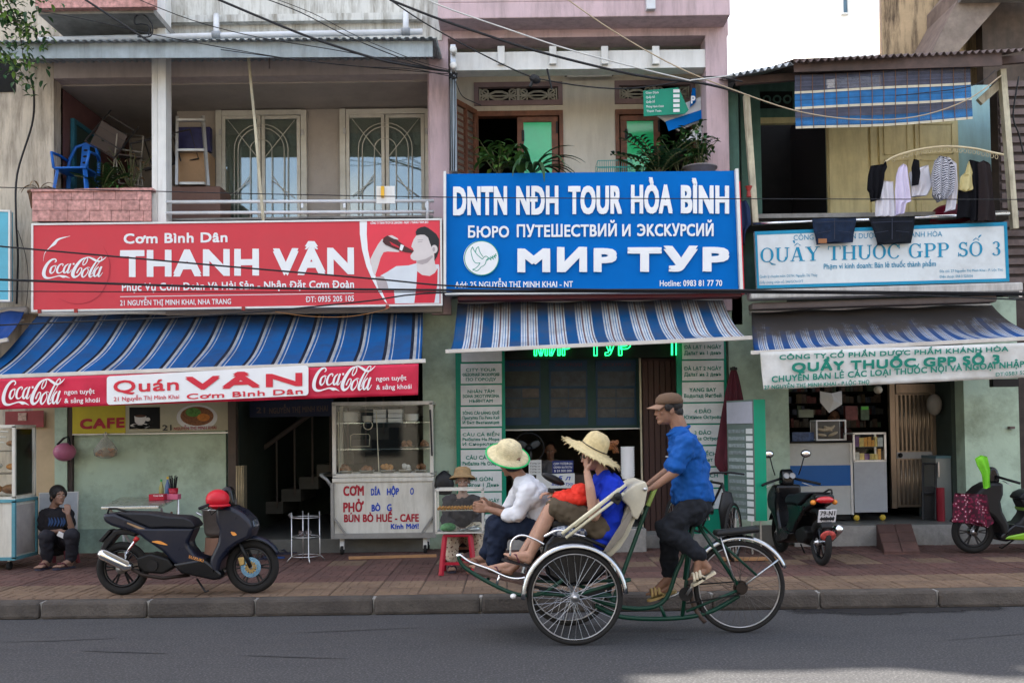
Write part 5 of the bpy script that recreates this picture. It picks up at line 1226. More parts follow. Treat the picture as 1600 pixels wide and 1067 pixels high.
garment('trousers', 'pair of pale striped trousers hanging behind the black shirt', [(1367, 282), (1395, 284), (1398, 338), (1385, 338), (1381, 320), (1378, 338), (1367, 338)], Yg+.05, m_cw, 6, group=GR)
garment('blouse', 'lilac long-sleeved blouse hanging beside the pale trousers', [(1404, 262), (1411, 256), (1417, 260), (1420, 290), (1423, 317), (1415, 318), (1412, 335), (1399, 337), (1398, 300), (1400, 275)], Yg, m_cl, 4, group=GR)
garment('undershirt', 'pale lilac top hanging behind a small black garment', [(1420, 270), (1436, 262), (1450, 258), (1456, 290), (1448, 306), (1424, 308)], Yg+.06, m_cw, 4, group=GR)
garment('sock', 'small narrow black garment hanging over the pale lilac top', [(1428, 249), (1436, 250), (1438, 270), (1436, 289), (1426, 290), (1425, 262)], Yg-.03, m_cb, 2, group=GR)
m_chk = mat('houndstooth', (.33, .34, .40), .9, bump=.3, bscale=20, var=.1)
n, L = nodes_of(m_chk); ck = n.new('ShaderNodeTexWave'); ck.inputs['Scale'].default_value = 22; ck.bands_direction = 'DIAGONAL'; ck.inputs['Distortion'].default_value = 3
tcx = n.new('ShaderNodeTexCoord'); L.new(tcx.outputs['Object'], ck.inputs[0]); crx = n.new('ShaderNodeMapRange'); L.new(ck.outputs[1], crx.inputs[0]); crx.inputs[1].default_value = .4; crx.inputs[2].default_value = .6
mxx = n.new('ShaderNodeMix'); mxx.data_type = 'RGBA'; mxx.inputs[6].default_value = (.03, .03, .05, 1); mxx.inputs[7].default_value = (.62, .62, .66, 1); L.new(crx.outputs[0], mxx.inputs['Factor']); L.new(mxx.outputs[2], n['Principled BSDF'].inputs['Base Color'])
garment('cardigan', 'black and white patterned cardigan in the middle of the laundry', [(1460, 252), (1468, 244), (1484, 247), (1492, 262), (1489, 300), (1478, 312), (1468, 315), (1456, 305), (1454, 275)], Yg-.02, m_chk, 6, .09, group=GR)
garment('shirt', 'pale grey shirt hanging behind the patterned cardigan', [(1486, 250), (1494, 256), (1496, 290), (1492, 328), (1477, 331), (1480, 300)], Yg+.04, m_cw, 4, group=GR)
garment('dress', 'khaki satin top with dark straps hanging right of the cardigan', [(1500, 276), (1508, 270), (1514, 252), (1520, 270), (1521, 296), (1508, 300), (1498, 296)], Yg, m_cy, 3, group=GR)
garment('skirt', 'black skirt hanging below the khaki top', [(1498, 296), (1521, 298), (1524, 340), (1496, 340)], Yg+.03, m_cb, 3, group=GR)
garment('trousers', 'narrow black trousers hanging second from the right', [(1515, 250), (1529, 252), (1532, 345), (1518, 345)], Yg+.02, m_cb, 3, group=GR)
garment('trousers', 'dark brown trousers at the right end of the laundry', [(1528, 254), (1536, 251), (1547, 256), (1555, 345), (1543, 345), (1540, 300), (1534, 345), (1529, 345), (1530, 280)], Yg-.02, m_cbr, 3, group=GR)
j1 = garment('jeans', 'blue denim shorts draped over the balcony rail with a tan patch', [(1269, 341), (1338, 340), (1335, 360), (1332, 379), (1304, 377), (1277, 382), (1272, 362)], 11.83, m_jean, 3, .05, group='denim on the balcony rail')
j2 = garment('jeans', 'black denim shorts draped over the balcony rail right of the blue pair', [(1357, 340), (1430, 338), (1428, 360), (1424, 381), (1397, 379), (1371, 383), (1365, 362)], 11.83, m_jeanb, 3, .05, group='denim on the balcony rail')
mb = MB(); mb.pbox(1279, 1292, 373, 380, 11.775, 11.785); mb.bw('leather_patch', mat('tan_leather', (.32, .13, .05), .6), j1)
for jj, xa, xb in ((j1, 1271, 1337), (j2, 1359, 1429)):
 mb = MB(); xm = (xa+xb)/2; mb.tube([at(xa+3, 348, 11.775), at(xm, 346.5, 11.77), at(xb-3, 346, 11.775)], .004, 4); mb.tube([at(xm, 341, 11.772), at(xm, 374, 11.772)], .005, 4); mb.tube([at(xa+8, 364, 11.775), at(xm-6, 361, 11.772)], .003, 4); mb.tube([at(xm+6, 361, 11.772), at(xb-8, 363, 11.775)], .003, 4); mb.bw('seam', mat('seam_thread', (.035, .04, .06), .8), jj)
garment('jacket', 'dark blue jacket hanging between the blue signboard and the balcony post', [(1157, 315), (1166, 313), (1172, 325), (1174, 350), (1166, 360), (1163, 383), (1158, 380), (1157, 350)], 12.0, mat('navy_cloth', (.015, .03, .08), .9, var=.2), 3)
t = thing('basin', 'upturned dark red basin standing behind the laundry', 'basin', tuple(at(1485, 344, 12.4)))
c_ = at(1485, 345, 12.3); mb = MB(); mb.lathe([(.001, .18), (.14, .18), (.2, .14), (.24, 0)], 18, c_); mb.build('bowl', mat('maroon_plastic', (.16, .01, .03), .4), t, world=True, smooth=1)
t = thing('incense_holder', 'tiny red incense holder tied to the left balcony post', 'incense holder', tuple(at(1170, 300, 11.95)))
mb = MB(); mb.lathe([(.03, 0), (.02, .07), (.045, .13)], 8, at(1170, 308, 11.9)); mb.bw('cup', mat('red_tin', (.35, .05, .04), .5), t)
# ================================================================ pavement things, left
def floor_at(px, py, z=SW):
 """point of the pavement seen at photo pixel"""
 d = CM.to_3x3() @ Vector(((px-800)/FPX, (533.5-py)/FPX+SHIFT*1600/FPX, -1)); k = (z-CAMH)/d.z
 return Vector((0, 0, CAMH))+d*k
m_wcart = mat('cart_white', (.62, .60, .53), .5, var=.05, dirt=.45, dirtcol=(.3, .27, .2), streak=True)
m_bluep = mat('light_blue_paint', (.10, .30, .36), .5, dirt=.3)
m_blt = mat('letter_blue', (.01, .06, .42), .5, var=.05); m_rlt = mat('letter_darkred', (.36, .015, .03), .5, var=.1)
m_redpl = mat('red_plastic', (.36, .012, .03), .35, var=.08); m_tomato = mat('food_orange', (.55, .2, .04), .6, var=.3, scale=30)
m_food = mat('food_brown', (.22, .09, .035), .5, var=.4, scale=40, bump=.5); m_bread = mat('fried_rolls', (.55, .26, .07), .6, var=.25, scale=30)
m_leafy = mat('salad', (.10, .25, .05), .6, var=.4, scale=25, bump=.5); m_bowl = mat('china', (.62, .62, .60), .25, var=.05)
def boxframe(mb, x0, x1, y0, y1, z0, z1, r):
 for x in (x0, x1):
  for y in (y0, y1): mb.box(x-r, x+r, y-r, y+r, z0, z1)
 for z in (z0, z1):
  for y in (y0, y1): mb.box(x0-r, x1+r, y-r*.98, y+r*.98, z-r*.97, z+r*.97)
  for x in (x0, x1): mb.box(x-r*.99, x+r*.99, y0-r, y1+r, z-r*.96, z+r*.96)
# glass display cart cut by the left edge
c0 = floor_at(15, 893); X, Yc = c0.x, 10.95
t = thing('display_cart', 'white glass display cart with blue trim cut off by the left edge', 'food cart', (X-.5, Yc+.25, SW))
mb = MB(); mb.box(X-1.0, X, Yc, Yc+.5, SW+.13, SW+.75); mb.build('base_cabinet', m_wcart, t, world=True, bevel=.004)
mb = MB(); mb.box(X+.001, X+.006, Yc+.03, Yc+.47, SW+.17, SW+.71); mb.bw('side_panel', mat('ribbed_panel', (.38, .35, .33), .6, var=.15), t)
mb = MB(); boxframe(mb, X-1.0, X, Yc, Yc+.5, SW+.13, SW+.76, .018); mb.bw('blue_trim', m_bluep, t)
mb = MB(); boxframe(mb, X-1.0, X-.01, Yc+.02, Yc+.48, SW+.79, SW+1.58, .016); mb.bw('frame', m_wcart, t)
for z in (1.05, 1.3):
 mb = MB(); mb.box(X-.98, X-.03, Yc+.04, Yc+.46, SW+z, SW+z+.012); mb.bw('shelf', mat('dark_shelf', (.12, .12, .11), .3), t)
for (a, b_, c_, d_) in ((X-.98, X-.03, Yc+.018, Yc+.022), (X-.012, X-.008, Yc+.04, Yc+.46)):
 mb = MB(); mb.box(a, b_, c_, d_, SW+.82, SW+1.55); mb.bw('glass_pane', m_glassc, t)
for k in range(3):
 mb = MB(); mb.tube([(X-.15, Yc+.08+.04*k, SW+1.4+.06*k), (X-1.0, Yc+.08+.04*k, SW+1.45+.06*k)], .008, 4); mb.bw('hanging_wire', m_white, t)
for (x, z, r_, m_) in ((X-.16, .85, .10, m_food), (X-.36, .85, .1, m_tomato), (X-.14, 1.10, .07, m_tomato), (X-.34, 1.11, .08, m_bowl), (X-.15, 1.36, .06, m_food)):
 mb = MB(); mb.ell((x, Yc+.25, SW+z+.03), (r_, r_, r_*.55), 10, 6); mb.build('food', m_, t, world=True, smooth=1)
for x in (X-.08, X-.9):
 mb = MB(); mb.lathe([(.001, -.015), (.045, -.015), (.05, 0), (.045, .015), (.001, .015)], 12, (x, Yc+.06, SW+.05), Matrix.Rotation(R(90), 3, 'Y')); mb.build('caster', m_rubber, t, world=True, smooth=1)
 mb = MB(); mb.box(x-.01, x+.01, Yc+.04, Yc+.08, SW+.05, SW+.13); mb.bw('caster_fork', m_steel, t)
# board behind the girl
t = board('leaning_board', 'white framed board with faint blue lettering leaning behind the seated girl', 'board', (62, 771), (121, 769), (118, 862), (62, 864), 11.9, .03, mat('grey_board', (.42, .45, .48), .5, var=.12), m_frame, 3)
lettering(t, 'OI', 60, 812, 76, 812, 12, 11.9, m_blt, .0)
# poster at far left, pink helmet, bag of vegetables, cafe banner
t = board('food_poster', 'small dark red food poster at the left above the ochre wall', 'poster', (8, 643), (68, 641), (68, 667), (8, 668), 12.44, .008, mat('poster_red', (.28, .05, .05), .5, var=.2))
P(t, 'photo', mat('poster_photo', (.42, .28, .22), .5, var=.5, scale=30), (28, 41, 645, 657, 12.425, 12.438))
t = thing('helmet', 'pink helmet hanging by its black strap on the pilaster', 'helmet', tuple(at(100, 718, 12.25)))
c_ = at(101, 706, 12.28); mb = MB(); mb.ell(c_, (.135, .12, .115), 18, 12); mb.build('shell', mat('pink_shell', (.42, .13, .22), .35, var=.08), t, world=True, smooth=1)
mb = MB(); mb.tube([c_+Vector((-.07, -.05, .09)), c_+Vector((0, -.02, .17)), c_+Vector((.05, 0, .19)), c_+Vector((.08, -.03, .06))], .014, 5); mb.build('strap', m_black, t, world=True, smooth=1)
t = thing('plastic_bag', 'clear plastic bag of vegetables hanging on the mint wall', 'bag', tuple(at(165, 715, 12.4)))
c_ = at(165, 700, 12.38); mb = MB(); mb.lathe([(.01, .20), (.03, .14), (.10, .06), (.155, -.02), (.14, -.09), (.06, -.125), (.001, -.13)], 14, c_, sy=.55); mb.build('bag_film', mat('bag_film', (.5, .48, .42), .4, alpha=.4), t, world=True, smooth=1)
for i in range(9):
 mb = MB(); mb.ell(c_+Vector((random.uniform(-.1, .1), random.uniform(-.03, .03), random.uniform(-.08, .0))), (.04, .03, .03), 8, 5); mb.build('vegetable', random.choice((m_food, m_tomato, mat('pale_root', (.4, .33, .2)))), t, world=True, smooth=1)
t = board('cafe_banner', 'yellow and beige CAFE banner half hidden above the mint wall', 'banner', (113, 610), (362, 600), (362, 672), (113, 678), 12.44, .01, mat('cafe_beige', (.46, .43, .30), .6, var=.08))
Yk = 12.44
P(t, 'yellow_field', mat('cafe_yellow', (.52, .42, .03), .6, var=.1), (113, 196, 612, 677, Yk-.003, Yk-.001))
lettering(t, 'CAFE', 126, 669.5, 194, 667, 15, Yk-.004, m_rlt, .05)
P(t, 'dark_picture', m_dark, (202, 250, 636, 670, Yk-.003, Yk-.001))
cc = lambda x, y: at(x, y, Yk)
polyprint(t, [(m_bowl, circ(219, 665, 15.5, 4)), (m_dark, circ(219, 664.5, 11, 2.4)), (m_bowl, [(210, 650), (229, 650), (227, 659), (222, 664), (216, 664), (211, 659)]), (m_bowl, circ(231, 655, 4, 3)), (mat('coffee', (.08, .03, .015), .3), circ(219.5, 650, 8.5, 2)),
 (m_bowl, circ(308, 652, 32, 20)), (m_food, circ(308, 650, 26, 15)), (m_leafy, circ(302, 644, 12, 7)), (m_tomato, circ(318, 652, 10, 6))], cc, Yk-.004, 'picture')
lettering(t, '21', 254, 672.5, 268, 672, 9, Yk-.008, m_tblk, .02); lettering(t, 'NGUYỄN THỊ MINH KHAI', 272, 672, 338, 670, 5, Yk-.008, m_rlt, .01)
P(t, 'lower_rod', m_steel, (113, 362, 676.5, 678, Yk-.02, Yk-.002))
# number board over the dark doorway
t = board('street_number_board', 'dim dark blue number board inside the doorway behind the red banner', 'signboard', (390, 628), (520, 622), (520, 650), (390, 652), 12.8, .03, mat('navy_board', (.012, .02, .05), .6))
lettering(t, '21', 401, 645, 414, 645, 9, 12.8, mat('dim_letter', (.10, .07, .06), .6), .03); lettering(t, 'NGUYỄN THỊ MINH KHAI', 421, 646, 512, 642, 9, 12.8, MATS['dim_letter'], .02)
# steel table along the wall
t = thing('steel_table', 'folding steel table with condiments behind the black scooter', 'table', tuple(floor_at(215, 880)))
zt = SW+.73; p1, p2 = at(158, 790, 10.3), at(248, 793, 10.3); p3, p4 = at(281, 777, 11.9), at(188, 776, 11.9)
mb = MB(); vs = [Vector((p_.x, p_.y, zt)) for p_ in (p1, p2, p3, p4)]; mb.add([v-Vector((0, 0, .03)) for v in vs]+vs, [(0,3,2,1),(4,5,6,7),(0,1,5,4),(1,2,6,5),(2,3,7,6),(3,0,4,7)])
mb.build('table_top', mat('brushed_steel', (.50, .52, .50), .28, .9, var=.1, scale=8), t, world=True, bevel=.006)
for (a, b_) in ((vs[0], Vector((.25, .5, 0))), (vs[1], Vector((-.05, .5, 0))), (vs[2], Vector((0, -.3, 0))), (vs[3], Vector((.1, -.3, 0)))):
 q_ = a+b_*.9; mb = MB(); mb.tube([a+b_*.2-Vector((0, 0, .03)), Vector((q_.x+.08, q_.y, SW))], .013, 6); mb.bw('leg', m_steel, t)
zt += .002
def on_table(name, label, cat, px, Y, build, group=None):
 x = at(px, 775, Y).x; tt = thing(name, label, cat, (x, Y, zt), 0, group); build(tt, x, Y); return tt
def bottle(tt, x, y, z, h, r_, mbody, mcap, s=1):
 mb = MB(); mb.lathe([(.001, 0), (r_, 0), (r_, h*.55), (r_*.45, h*.78), (r_*.4, h*.9), (.001, h*.9)], 12, (x, y, z)); mb.build('body', mbody, tt, world=True, smooth=1)
 mb = MB(); mb.lathe([(r_*.46, h*.88), (r_*.46, h), (.001, h)], 10, (x, y, z)); mb.build('cap', mcap, tt, world=True, smooth=1)
def nb(tt, x, y):
 mb = MB(); mb.box(x-.085, x+.085, y-.06, y+.06, zt, zt+.07); mb.build('box', m_redpl, tt, world=True, bevel=.005)
 lettering(tt, 'Coca-Cola', 240, 775.5, 255, 775, 3, y-.061, m_twhite, .01)
on_table('napkin_box', 'red napkin box with white lettering on the steel table', 'napkin box', 247, 11.2, nb)
on_table('napkin_tray', 'pink napkin tray at the right end of the steel table', 'napkin tray', 268, 11.3, lambda tt, x, y: (MB().box(x-.09, x+.09, y-.06, y+.06, zt, zt+.06)).build('tray', mat('pink_plastic', (.55, .12, .2), .4), tt, world=True, bevel=.006))
m_oil = glass('oil_glass', (.55, .6, .3), .15)
on_table('sauce_bottle', 'green-capped clear sauce bottle on the steel table', 'bottle', 252, 11.5, lambda tt, x, y: bottle(tt, x, y, zt, .22, .028, mat('yellow_sauce', (.35, .33, .12), .2), mat('green_cap', (.05, .3, .08), .4)))
on_table('sauce_bottle', 'yellow-capped sauce bottle beside the dark chopstick holder', 'bottle', 262, 11.5, lambda tt, x, y: bottle(tt, x, y, zt, .25, .03, mat('blue_label', (.1, .16, .3), .3), mat('yellow_cap', (.6, .4, .04), .4)))
def chop(tt, x, y):
 mb = MB(); mb.lathe([(.001, 0), (.045, 0), (.055, .12), (.05, .12)], 12, (x, y, zt)); mb.build('pot', m_redpl, tt, world=True, smooth=1)
 for i in range(12):
  mb = MB(); a = i*.52; mb.tube([(x+.02*math.cos(a), y+.02*math.sin(a), zt+.05), (x+.045*math.cos(a), y+.045*math.sin(a), zt+.25+.02*math.sin(i*3))], .005, 4); mb.bw('chopstick', m_black, tt)
on_table('chopstick_holder', 'red pot of dark chopsticks on the steel table', 'chopstick holder', 271, 11.45, chop)
# sticks by the wall
for i, (x0, y0, x1, y1, lab, mm) in enumerate(((268, 800, 262, 862, 'brown wooden broom handle leaning on the mint wall beside the girl', m_wood), (278, 797, 278, 862, 'pale-topped pole standing against the mint wall', m_oldpost))):
 pass
 a, b_ = at(x0, y0, 12.4), at(x1, y1, 12.1); b_.z = SW; mb = MB(); mb.tube([b_, a], [.035 if i == 0 else .017, .015], 8)
 tag(mb.build('pole', mm, None, smooth=1), lab, 'pole')
# cooking pot on a stove
c_ = floor_at(338, 872); c_.y = 11.3; c_.x = at(338, 850, 11.3).x
t = thing('cooking_pot', 'dented aluminium pot on a small stove behind the black scooter', 'pot', (c_.x, c_.y, SW))
mb = MB(); mb.lathe([(.001, .32), (.11, .32), (.13, .36), (.15, .60), (.165, .61), (.165, .62), (.14, .62), (.12, .36)], 20, (c_.x, c_.y, SW)); mb.build('pot_body', mat('dull_aluminium', (.28, .26, .24), .45, .8, var=.2, dirt=.4), t, world=True, smooth=1)
mb = MB(); mb.tube([(c_.x-.15, c_.y, SW+.55), (c_.x-.21, c_.y, SW+.58), (c_.x-.21, c_.y-.04, SW+.58), (c_.x-.15, c_.y-.05, SW+.55)], .01, 5); mb.bw('handle', m_steel, t)
mb = MB(); mb.cyl((c_.x, c_.y, SW), .14, .3, 14, r2=.12); mb.build('stove', mat('clay_stove', (.22, .12, .08), .9, dirt=.4), t, world=True, smooth=False)
# wire stand in the doorway
c_ = floor_at(478, 876); X, Yw = c_.x, c_.y
t = thing('wire_stand', 'empty thin steel wire stand in front of the dark doorway', 'stand', (X, Yw, SW))
for i in range(4):
 a = i*pi/2+.4; dx, dy = .16*math.cos(a), .16*math.sin(a)
 mb = MB(); mb.tube([(X+dx*1.35, Yw+dy*1.35, SW), (X+dx*1.15, Yw+dy*1.15, SW+.04), (X+dx, Yw+dy, SW+.06), (X+dx, Yw+dy, SW+.56)], .007, 6); mb.build('leg', m_steel, t, world=True, smooth=1)
for z in (.06, .28, .50):
 mb = MB(); mb.tube([(X+.16*math.cos(k*pi/8), Yw+.16*math.sin(k*pi/8), SW+z) for k in range(16)], .006, 5, closed=True); mb.build('ring', m_steel, t, world=True, smooth=1)
mb = MB(); mb.tube([(X-.16, Yw, SW+.5), (X-.18, Yw-.02, SW+.54)], .022, 8); mb.bw('hook', m_steel, t)
t = thing('cup', 'two steel cups sitting on the lower ring of the wire stand', 'cup', (X, Yw, SW+.285))
for dx in (-.05, .03):
 mb = MB(); mb.cyl((X+dx, Yw, SW+.285), .03, .06, 12, r2=.036); mb.bw('cup_body', m_chrome, t)
# sandals
m_san = mat('sandal_dark', (.03, .03, .05), .6); m_sanb = mat('sandal_blue', (.02, .06, .2), .5)
def sandal(x, y, rz, m, label, grp='loose sandals by the doorstep', z=SW):
 t = thing('sandal', label, 'sandal', (x, y, z), rz, grp)
 pr = [(.0, -.13), (.035, -.12), (.042, -.05), (.036, .02), (.046, .09), (.03, .135), (0, .145), (-.03, .13), (-.046, .08), (-.036, .01), (-.04, -.06), (-.034, -.12)]
 mb = MB(); n_ = len(pr); mb.add([(a, b_, .0) for a, b_ in pr]+[(a, b_, .018) for a, b_ in pr], [tuple(range(n_))[::-1], tuple(range(n_, 2*n_))]+[(i, (i+1) % n_, n_+(i+1) % n_, n_+i) for i in range(n_)])
 mb.build('sole', m, t)
 mb = MB(); mb.tube([(-.043, -.0, .015), (-.025, .04, .05), (0, .075, .03), (.025, .04, .05), (.043, 0, .015)], .008, 6); mb.build('strap', m_san, t, smooth=1); return t
for i, (px, py, rz, m_, lb) in enumerate(((418, 874, 1.2, m_san, 'black sandal nearest the front wheel of the left scooter'), (428, 872, 1.5, m_sanb, 'blue sandal among the loose ones by the doorstep'), (438, 866, 1.9, m_san, 'black sandal behind the blue one by the doorstep'), (449, 864, 1.7, m_san, 'black sandal closest to the wire stand'), (432, 863, .4, m_san, 'black sandal turned sideways by the doorstep'))):
 q_ = floor_at(px, py); sandal(q_.x, q_.y, rz, m_, lb)
q_ = floor_at(545, 874); mb = MB(); mb.beam((q_.x, q_.y, SW+.02), (q_.x+1.0, q_.y+.12, SW+.02), .05, .03); tag(mb.build('wood_plank', mat('raw_wood', (.35, .19, .09), .8, var=.2), None), 'bare wooden batten lying on the pavement under the food cart', 'plank')
# ================================================================ food cart
Yc = 11.95; z0 = PZ(834, Yc, 600); x0, x1 = at(519, 740, Yc).x, at(678, 740, Yc).x; zm = PZ(746, Yc, 600); ztp = PZ(630, Yc, 600); dep = .55
t = thing('food_cart', 'white wheeled food cart with glass display and hand-painted menu', 'food cart', ((x0+x1)/2, Yc+.27, SW))
mb = MB(); mb.box(x0+.02, x1-.02, Yc+.012, Yc+dep, z0, zm-.05); mb.bw('cabinet', m_wcart, t)
mb = MB(); mb.box(x0, x1, Yc-.01, Yc+dep+.02, zm-.05, zm); mb.build('counter_ledge', m_wcart, t, world=True, bevel=.006)
m_gfr = mat('cart_grey_steel', (.30, .30, .29), .45, .5, var=.1, dirt=.3)
mb = MB()
for x in (x0, x1): mb.box(x-.018, x+.018, Yc-.02, Yc+.02, z0-.05, zm-.055)
mb.box(x0+.02, x1-.02, Yc-.018, Yc+.015, z0-.05, z0+.012)
mb.beam((x0+.02, Yc-.014, z0+.2), (x0+.16, Yc-.014, z0), .03, .02); mb.beam((x1-.02, Yc-.014, z0+.2), (x1-.16, Yc-.014, z0), .03, .02)
mb.bw('steel_frame', m_gfr, t)
for s_, xx in ((-1, x0), (1, x1)):
 mb = MB(); mb.tube([(xx, Yc, zm-.12), (xx+s_*.06, Yc, zm-.02), (xx+s_*.13, Yc-.02, zm+.04), (xx+s_*.13, Yc+dep, zm+.04)], .02, 8); mb.build('push_handle', m_gfr, t, world=True, smooth=1)
mb = MB(); boxframe(mb, x0+.025, x1-.025, Yc+.02, Yc+dep-.02, zm+.03, ztp, .022); mb.build('glass_frame', m_wcart, t, world=True, bevel=.003)
mb = MB(); mb.box(x0+.05, x1-.05, Yc+.015, Yc+.019, zm+.05, ztp-.02); mb.bw('front_glass', m_glassc, t)
for xx in (x0+.022, x1-.026):
 mb = MB(); mb.box(xx, xx+.004, Yc+.05, Yc+dep-.05, zm+.05, ztp-.02); mb.bw('side_glass', m_glassc, t)
mb = MB(); mb.tube([at(672, 640, Yc-.03), at(673, 655, Yc-.04), at(675, 712, Yc-.035)], .012, 6); mb.bw('grip_bar', m_black, t)
mb = MB(); mb.box(x0+.05, x1-.05, Yc+.05, Yc+dep-.05, ztp+.0, ztp+.02); mb.bw('roof_plate', m_wcart, t)
shz = [PZ(702, Yc, 600), PZ(661, Yc, 600)]
for z in shz:
 mb = MB(); mb.box(x0+.05, x1-.05, Yc+.04, Yc+dep-.06, z, z+.008); mb.bw('glass_shelf', glass('shelf_glass', (.75, .9, .82), .2), t)
mb = MB(); mb.box(x0+.05, x1-.05, Yc+.04, Yc+dep-.06, zm, zm+.012); mb.bw('display_floor', m_alu, t)
# outline drawn on the glass
mb = MB(); yy = Yc+.012
mb.tube([at(530, 738, yy), at(529, 643, yy), at(588, 643, yy), at(592, 736, yy)], .005, 4); mb.tube([at(575+7*math.cos(a*.4), 664+7*math.sin(a*.4), yy) for a in range(17)], .004, 4)
mb.tube([at(548, 680, yy), at(552, 678, yy), at(576, 678, yy), at(578, 682, yy), at(577, 697, yy), at(548, 698, yy)], .003, 4, closed=True)
mb.bw('painted_outline', mat('pale_outline', (.6, .58, .42), .6), t)
for (s_, a, b_, base, cap, m_, bd) in (('CƠM', 537, 568, 773.5, 15, m_rlt, .03), ('DĨA', 580, 594, 773, 10.5, m_blt, .03), ('HỘP', 605, 623, 772.5, 10.5, m_blt, .03), ('O', 641, 646.5, 772, 10.5, m_blt, .02), ('PHỞ', 537, 568, 799, 15, m_rlt, .03), ('BÒ', 581, 594, 798, 10.5, m_blt, .03), ('G', 605, 611.5, 797.5, 10.5, m_blt, .03), ('BÚN BÒ HUẾ - CAFE', 538, 654, 814.5, 12, m_rlt, .03), ('Kính Mời!', 611, 654, 825.5, 8, m_blt, .03)):
 lettering(t, s_, a, base+.4, b_, base-.4, cap, Yc+.012, m_, bd)
for (a, b_) in ((x0+.1, Yc+.08), (x1-.12, Yc+.08), (x0+.1, Yc+.45), (x1-.12, Yc+.45)):
 mb = MB(); mb.lathe([(.001, -.018), (.05, -.018), (.055, 0), (.05, .018), (.001, .018)], 14, (a, b_, SW+.055), Matrix.Rotation(R(90), 3, 'Y')); cw = mb.build('caster', m_rubber, t, world=True, smooth=1)
 mb = MB(); mb.box(a-.025, a+.025, b_-.02, b_+.02, SW+.06, z0-.05); mb.bw('caster_fork', m_white, t)
def dish(px, z, r_, h, content, hc, label, group):
 x = at(px, 700, Yc+.2).x; y = Yc+.2
 d = thing('bowl', label, 'bowl', (x, y, z), 0, group)
 mb = MB(); mb.lathe([(.001, 0), (r_*.5, 0), (r_*.95, h), (r_, h), (r_*.9, h*.9), (r_*.4, h*.2)], 18, (x, y, z)); mb.build('bowl_body', m_bowl, d, world=True, smooth=1)
 mb = MB(); 
 for i in range(7): mb.ell((x+random.uniform(-.5, .5)*r_, y+random.uniform(-.4, .4)*r_, z+h+random.uniform(0, hc)), (r_*.4, r_*.35, hc*.6), 8, 5, Euler((random.random(), random.random(), random.random())).to_matrix())
 mb.build('food', content, d, world=True, smooth=1)
zb = zm+.014
for i, (px, r_, c_, lab) in enumerate(((540, .09, m_food, 'bowl of dark food at the left end of the cart floor'), (573, .1, m_food, 'second bowl from the left on the cart floor'), (605, .1, m_bread, 'bowl heaped with fried food in the middle of the cart floor'), (633, .085, m_bowl, 'bowl with pale food right of the fried heap'), (658, .085, m_food, 'bowl at the right end of the cart floor'))):
 dish(px, zb, r_, .07, c_, .05, lab, 'bowls of food in the cart')
dish(636, shz[0]+.009, .1, .02, m_food, .05, 'plate of roast meat on the middle shelf of the cart', 'plates on the middle shelf')
dish(662, shz[0]+.009, .1, .02, m_food, .05, 'plate of dark meat at the right of the middle shelf', 'plates on the middle shelf')
for i, (px, n_, r_, lab) in enumerate(((548, 7, .1, 'stack of wide bowls at the left of the top shelf'), (574, 4, .07, 'short stack of bowls on the top shelf'), (643, 5, .09, 'stack of bowls at the right of the top shelf'))):
 x = at(px, 650, Yc+.2).x; d = thing('bowl_stack', lab, 'bowls', (x, Yc+.2, shz[1]+.009), 0, 'bowl stacks on the top shelf')
 for k in range(n_):
  mb = MB(); mb.lathe([(.001, 0), (r_*.5, 0), (r_, .035), (r_*.93, .035), (r_*.45, .006)], 16, (x, Yc+.2, shz[1]+.01+k*.016)); mb.build('bowl', m_bowl, d, world=True, smooth=1)
for i, (a, b_, lab) in enumerate(((583, 603, 'left block of white foam boxes on the top shelf'), (606, 628, 'right block of white foam boxes on the top shelf'))):
 d = thing('foam_box_stack', lab, 'foam boxes', (at((a+b_)/2, 650, Yc+.2).x, Yc+.2, shz[1]+.01), 0, 'foam boxes on the top shelf')
 for k in range(3):
  mb = MB(); mb.box(at(a, 650, Yc+.15).x, at(b_, 650, Yc+.15).x, Yc+.15, Yc+.32, shz[1]+.01+k*.055, shz[1]+.01+k*.055+.05); mb.build('foam_box', m_twhite, d, world=True, bevel=.006)
t = thing('black_bag', 'black bag slung over the right handle of the food cart', 'bag', tuple(at(692, 765, 11.8)))
mb = MB(); mb.lathe([(.001, -.16), (.08, -.15), (.12, -.05), (.10, .06), (.03, .12), (.001, .13)], 12, at(694, 752, 11.75), sy=.5); mb.build('bag_body', m_black, t, world=True, smooth=1)
# ================================================================ snack vendor's case and stool
q_ = floor_at(716, 897); Xs, Ysn = q_.x, 10.3
t = thing('plastic_stool', 'red plastic stool carrying the small snack case', 'stool', (Xs, Ysn, SW))
sh_ = PZ(832, Ysn, 716)-SW
mb = MB(); mb.box(Xs-.15, Xs+.15, Ysn-.15, Ysn+.15, SW+sh_-.03, SW+sh_); mb.build('seat', m_redpl, t, world=True, bevel=.012)
for sx in (-1, 1):
 for sy in (-1, 1):
  mb = MB(); mb.beam((Xs+sx*.13, Ysn+sy*.13, SW+sh_-.02), (Xs+sx*.17, Ysn+sy*.17, SW), .05, .035); mb.build('leg', m_redpl, t, world=True, bevel=.006)
for (a, b_) in (((-.155, -.155), (.155, -.155)), ((-.155, .155), (.155, .155)), ((-.155, -.15), (-.155, .15)), ((.155, -.15), (.155, .15))):
 mb = MB(); mb.beam((Xs+a[0], Ysn+a[1], SW+.12), (Xs+b_[0], Ysn+b_[1], SW+.12), .02, .03); mb.bw('stretcher', m_redpl, t)
t = thing('snack_case', 'small aluminium glass case of fried rolls on the red stool', 'display case', (Xs, Ysn, SW+sh_))
xa, xb = at(681, 800, Ysn-.16).x, at(754, 800, Ysn-.16).x; za, zc_ = SW+sh_+.005, PZ(765, Ysn-.16, 716)
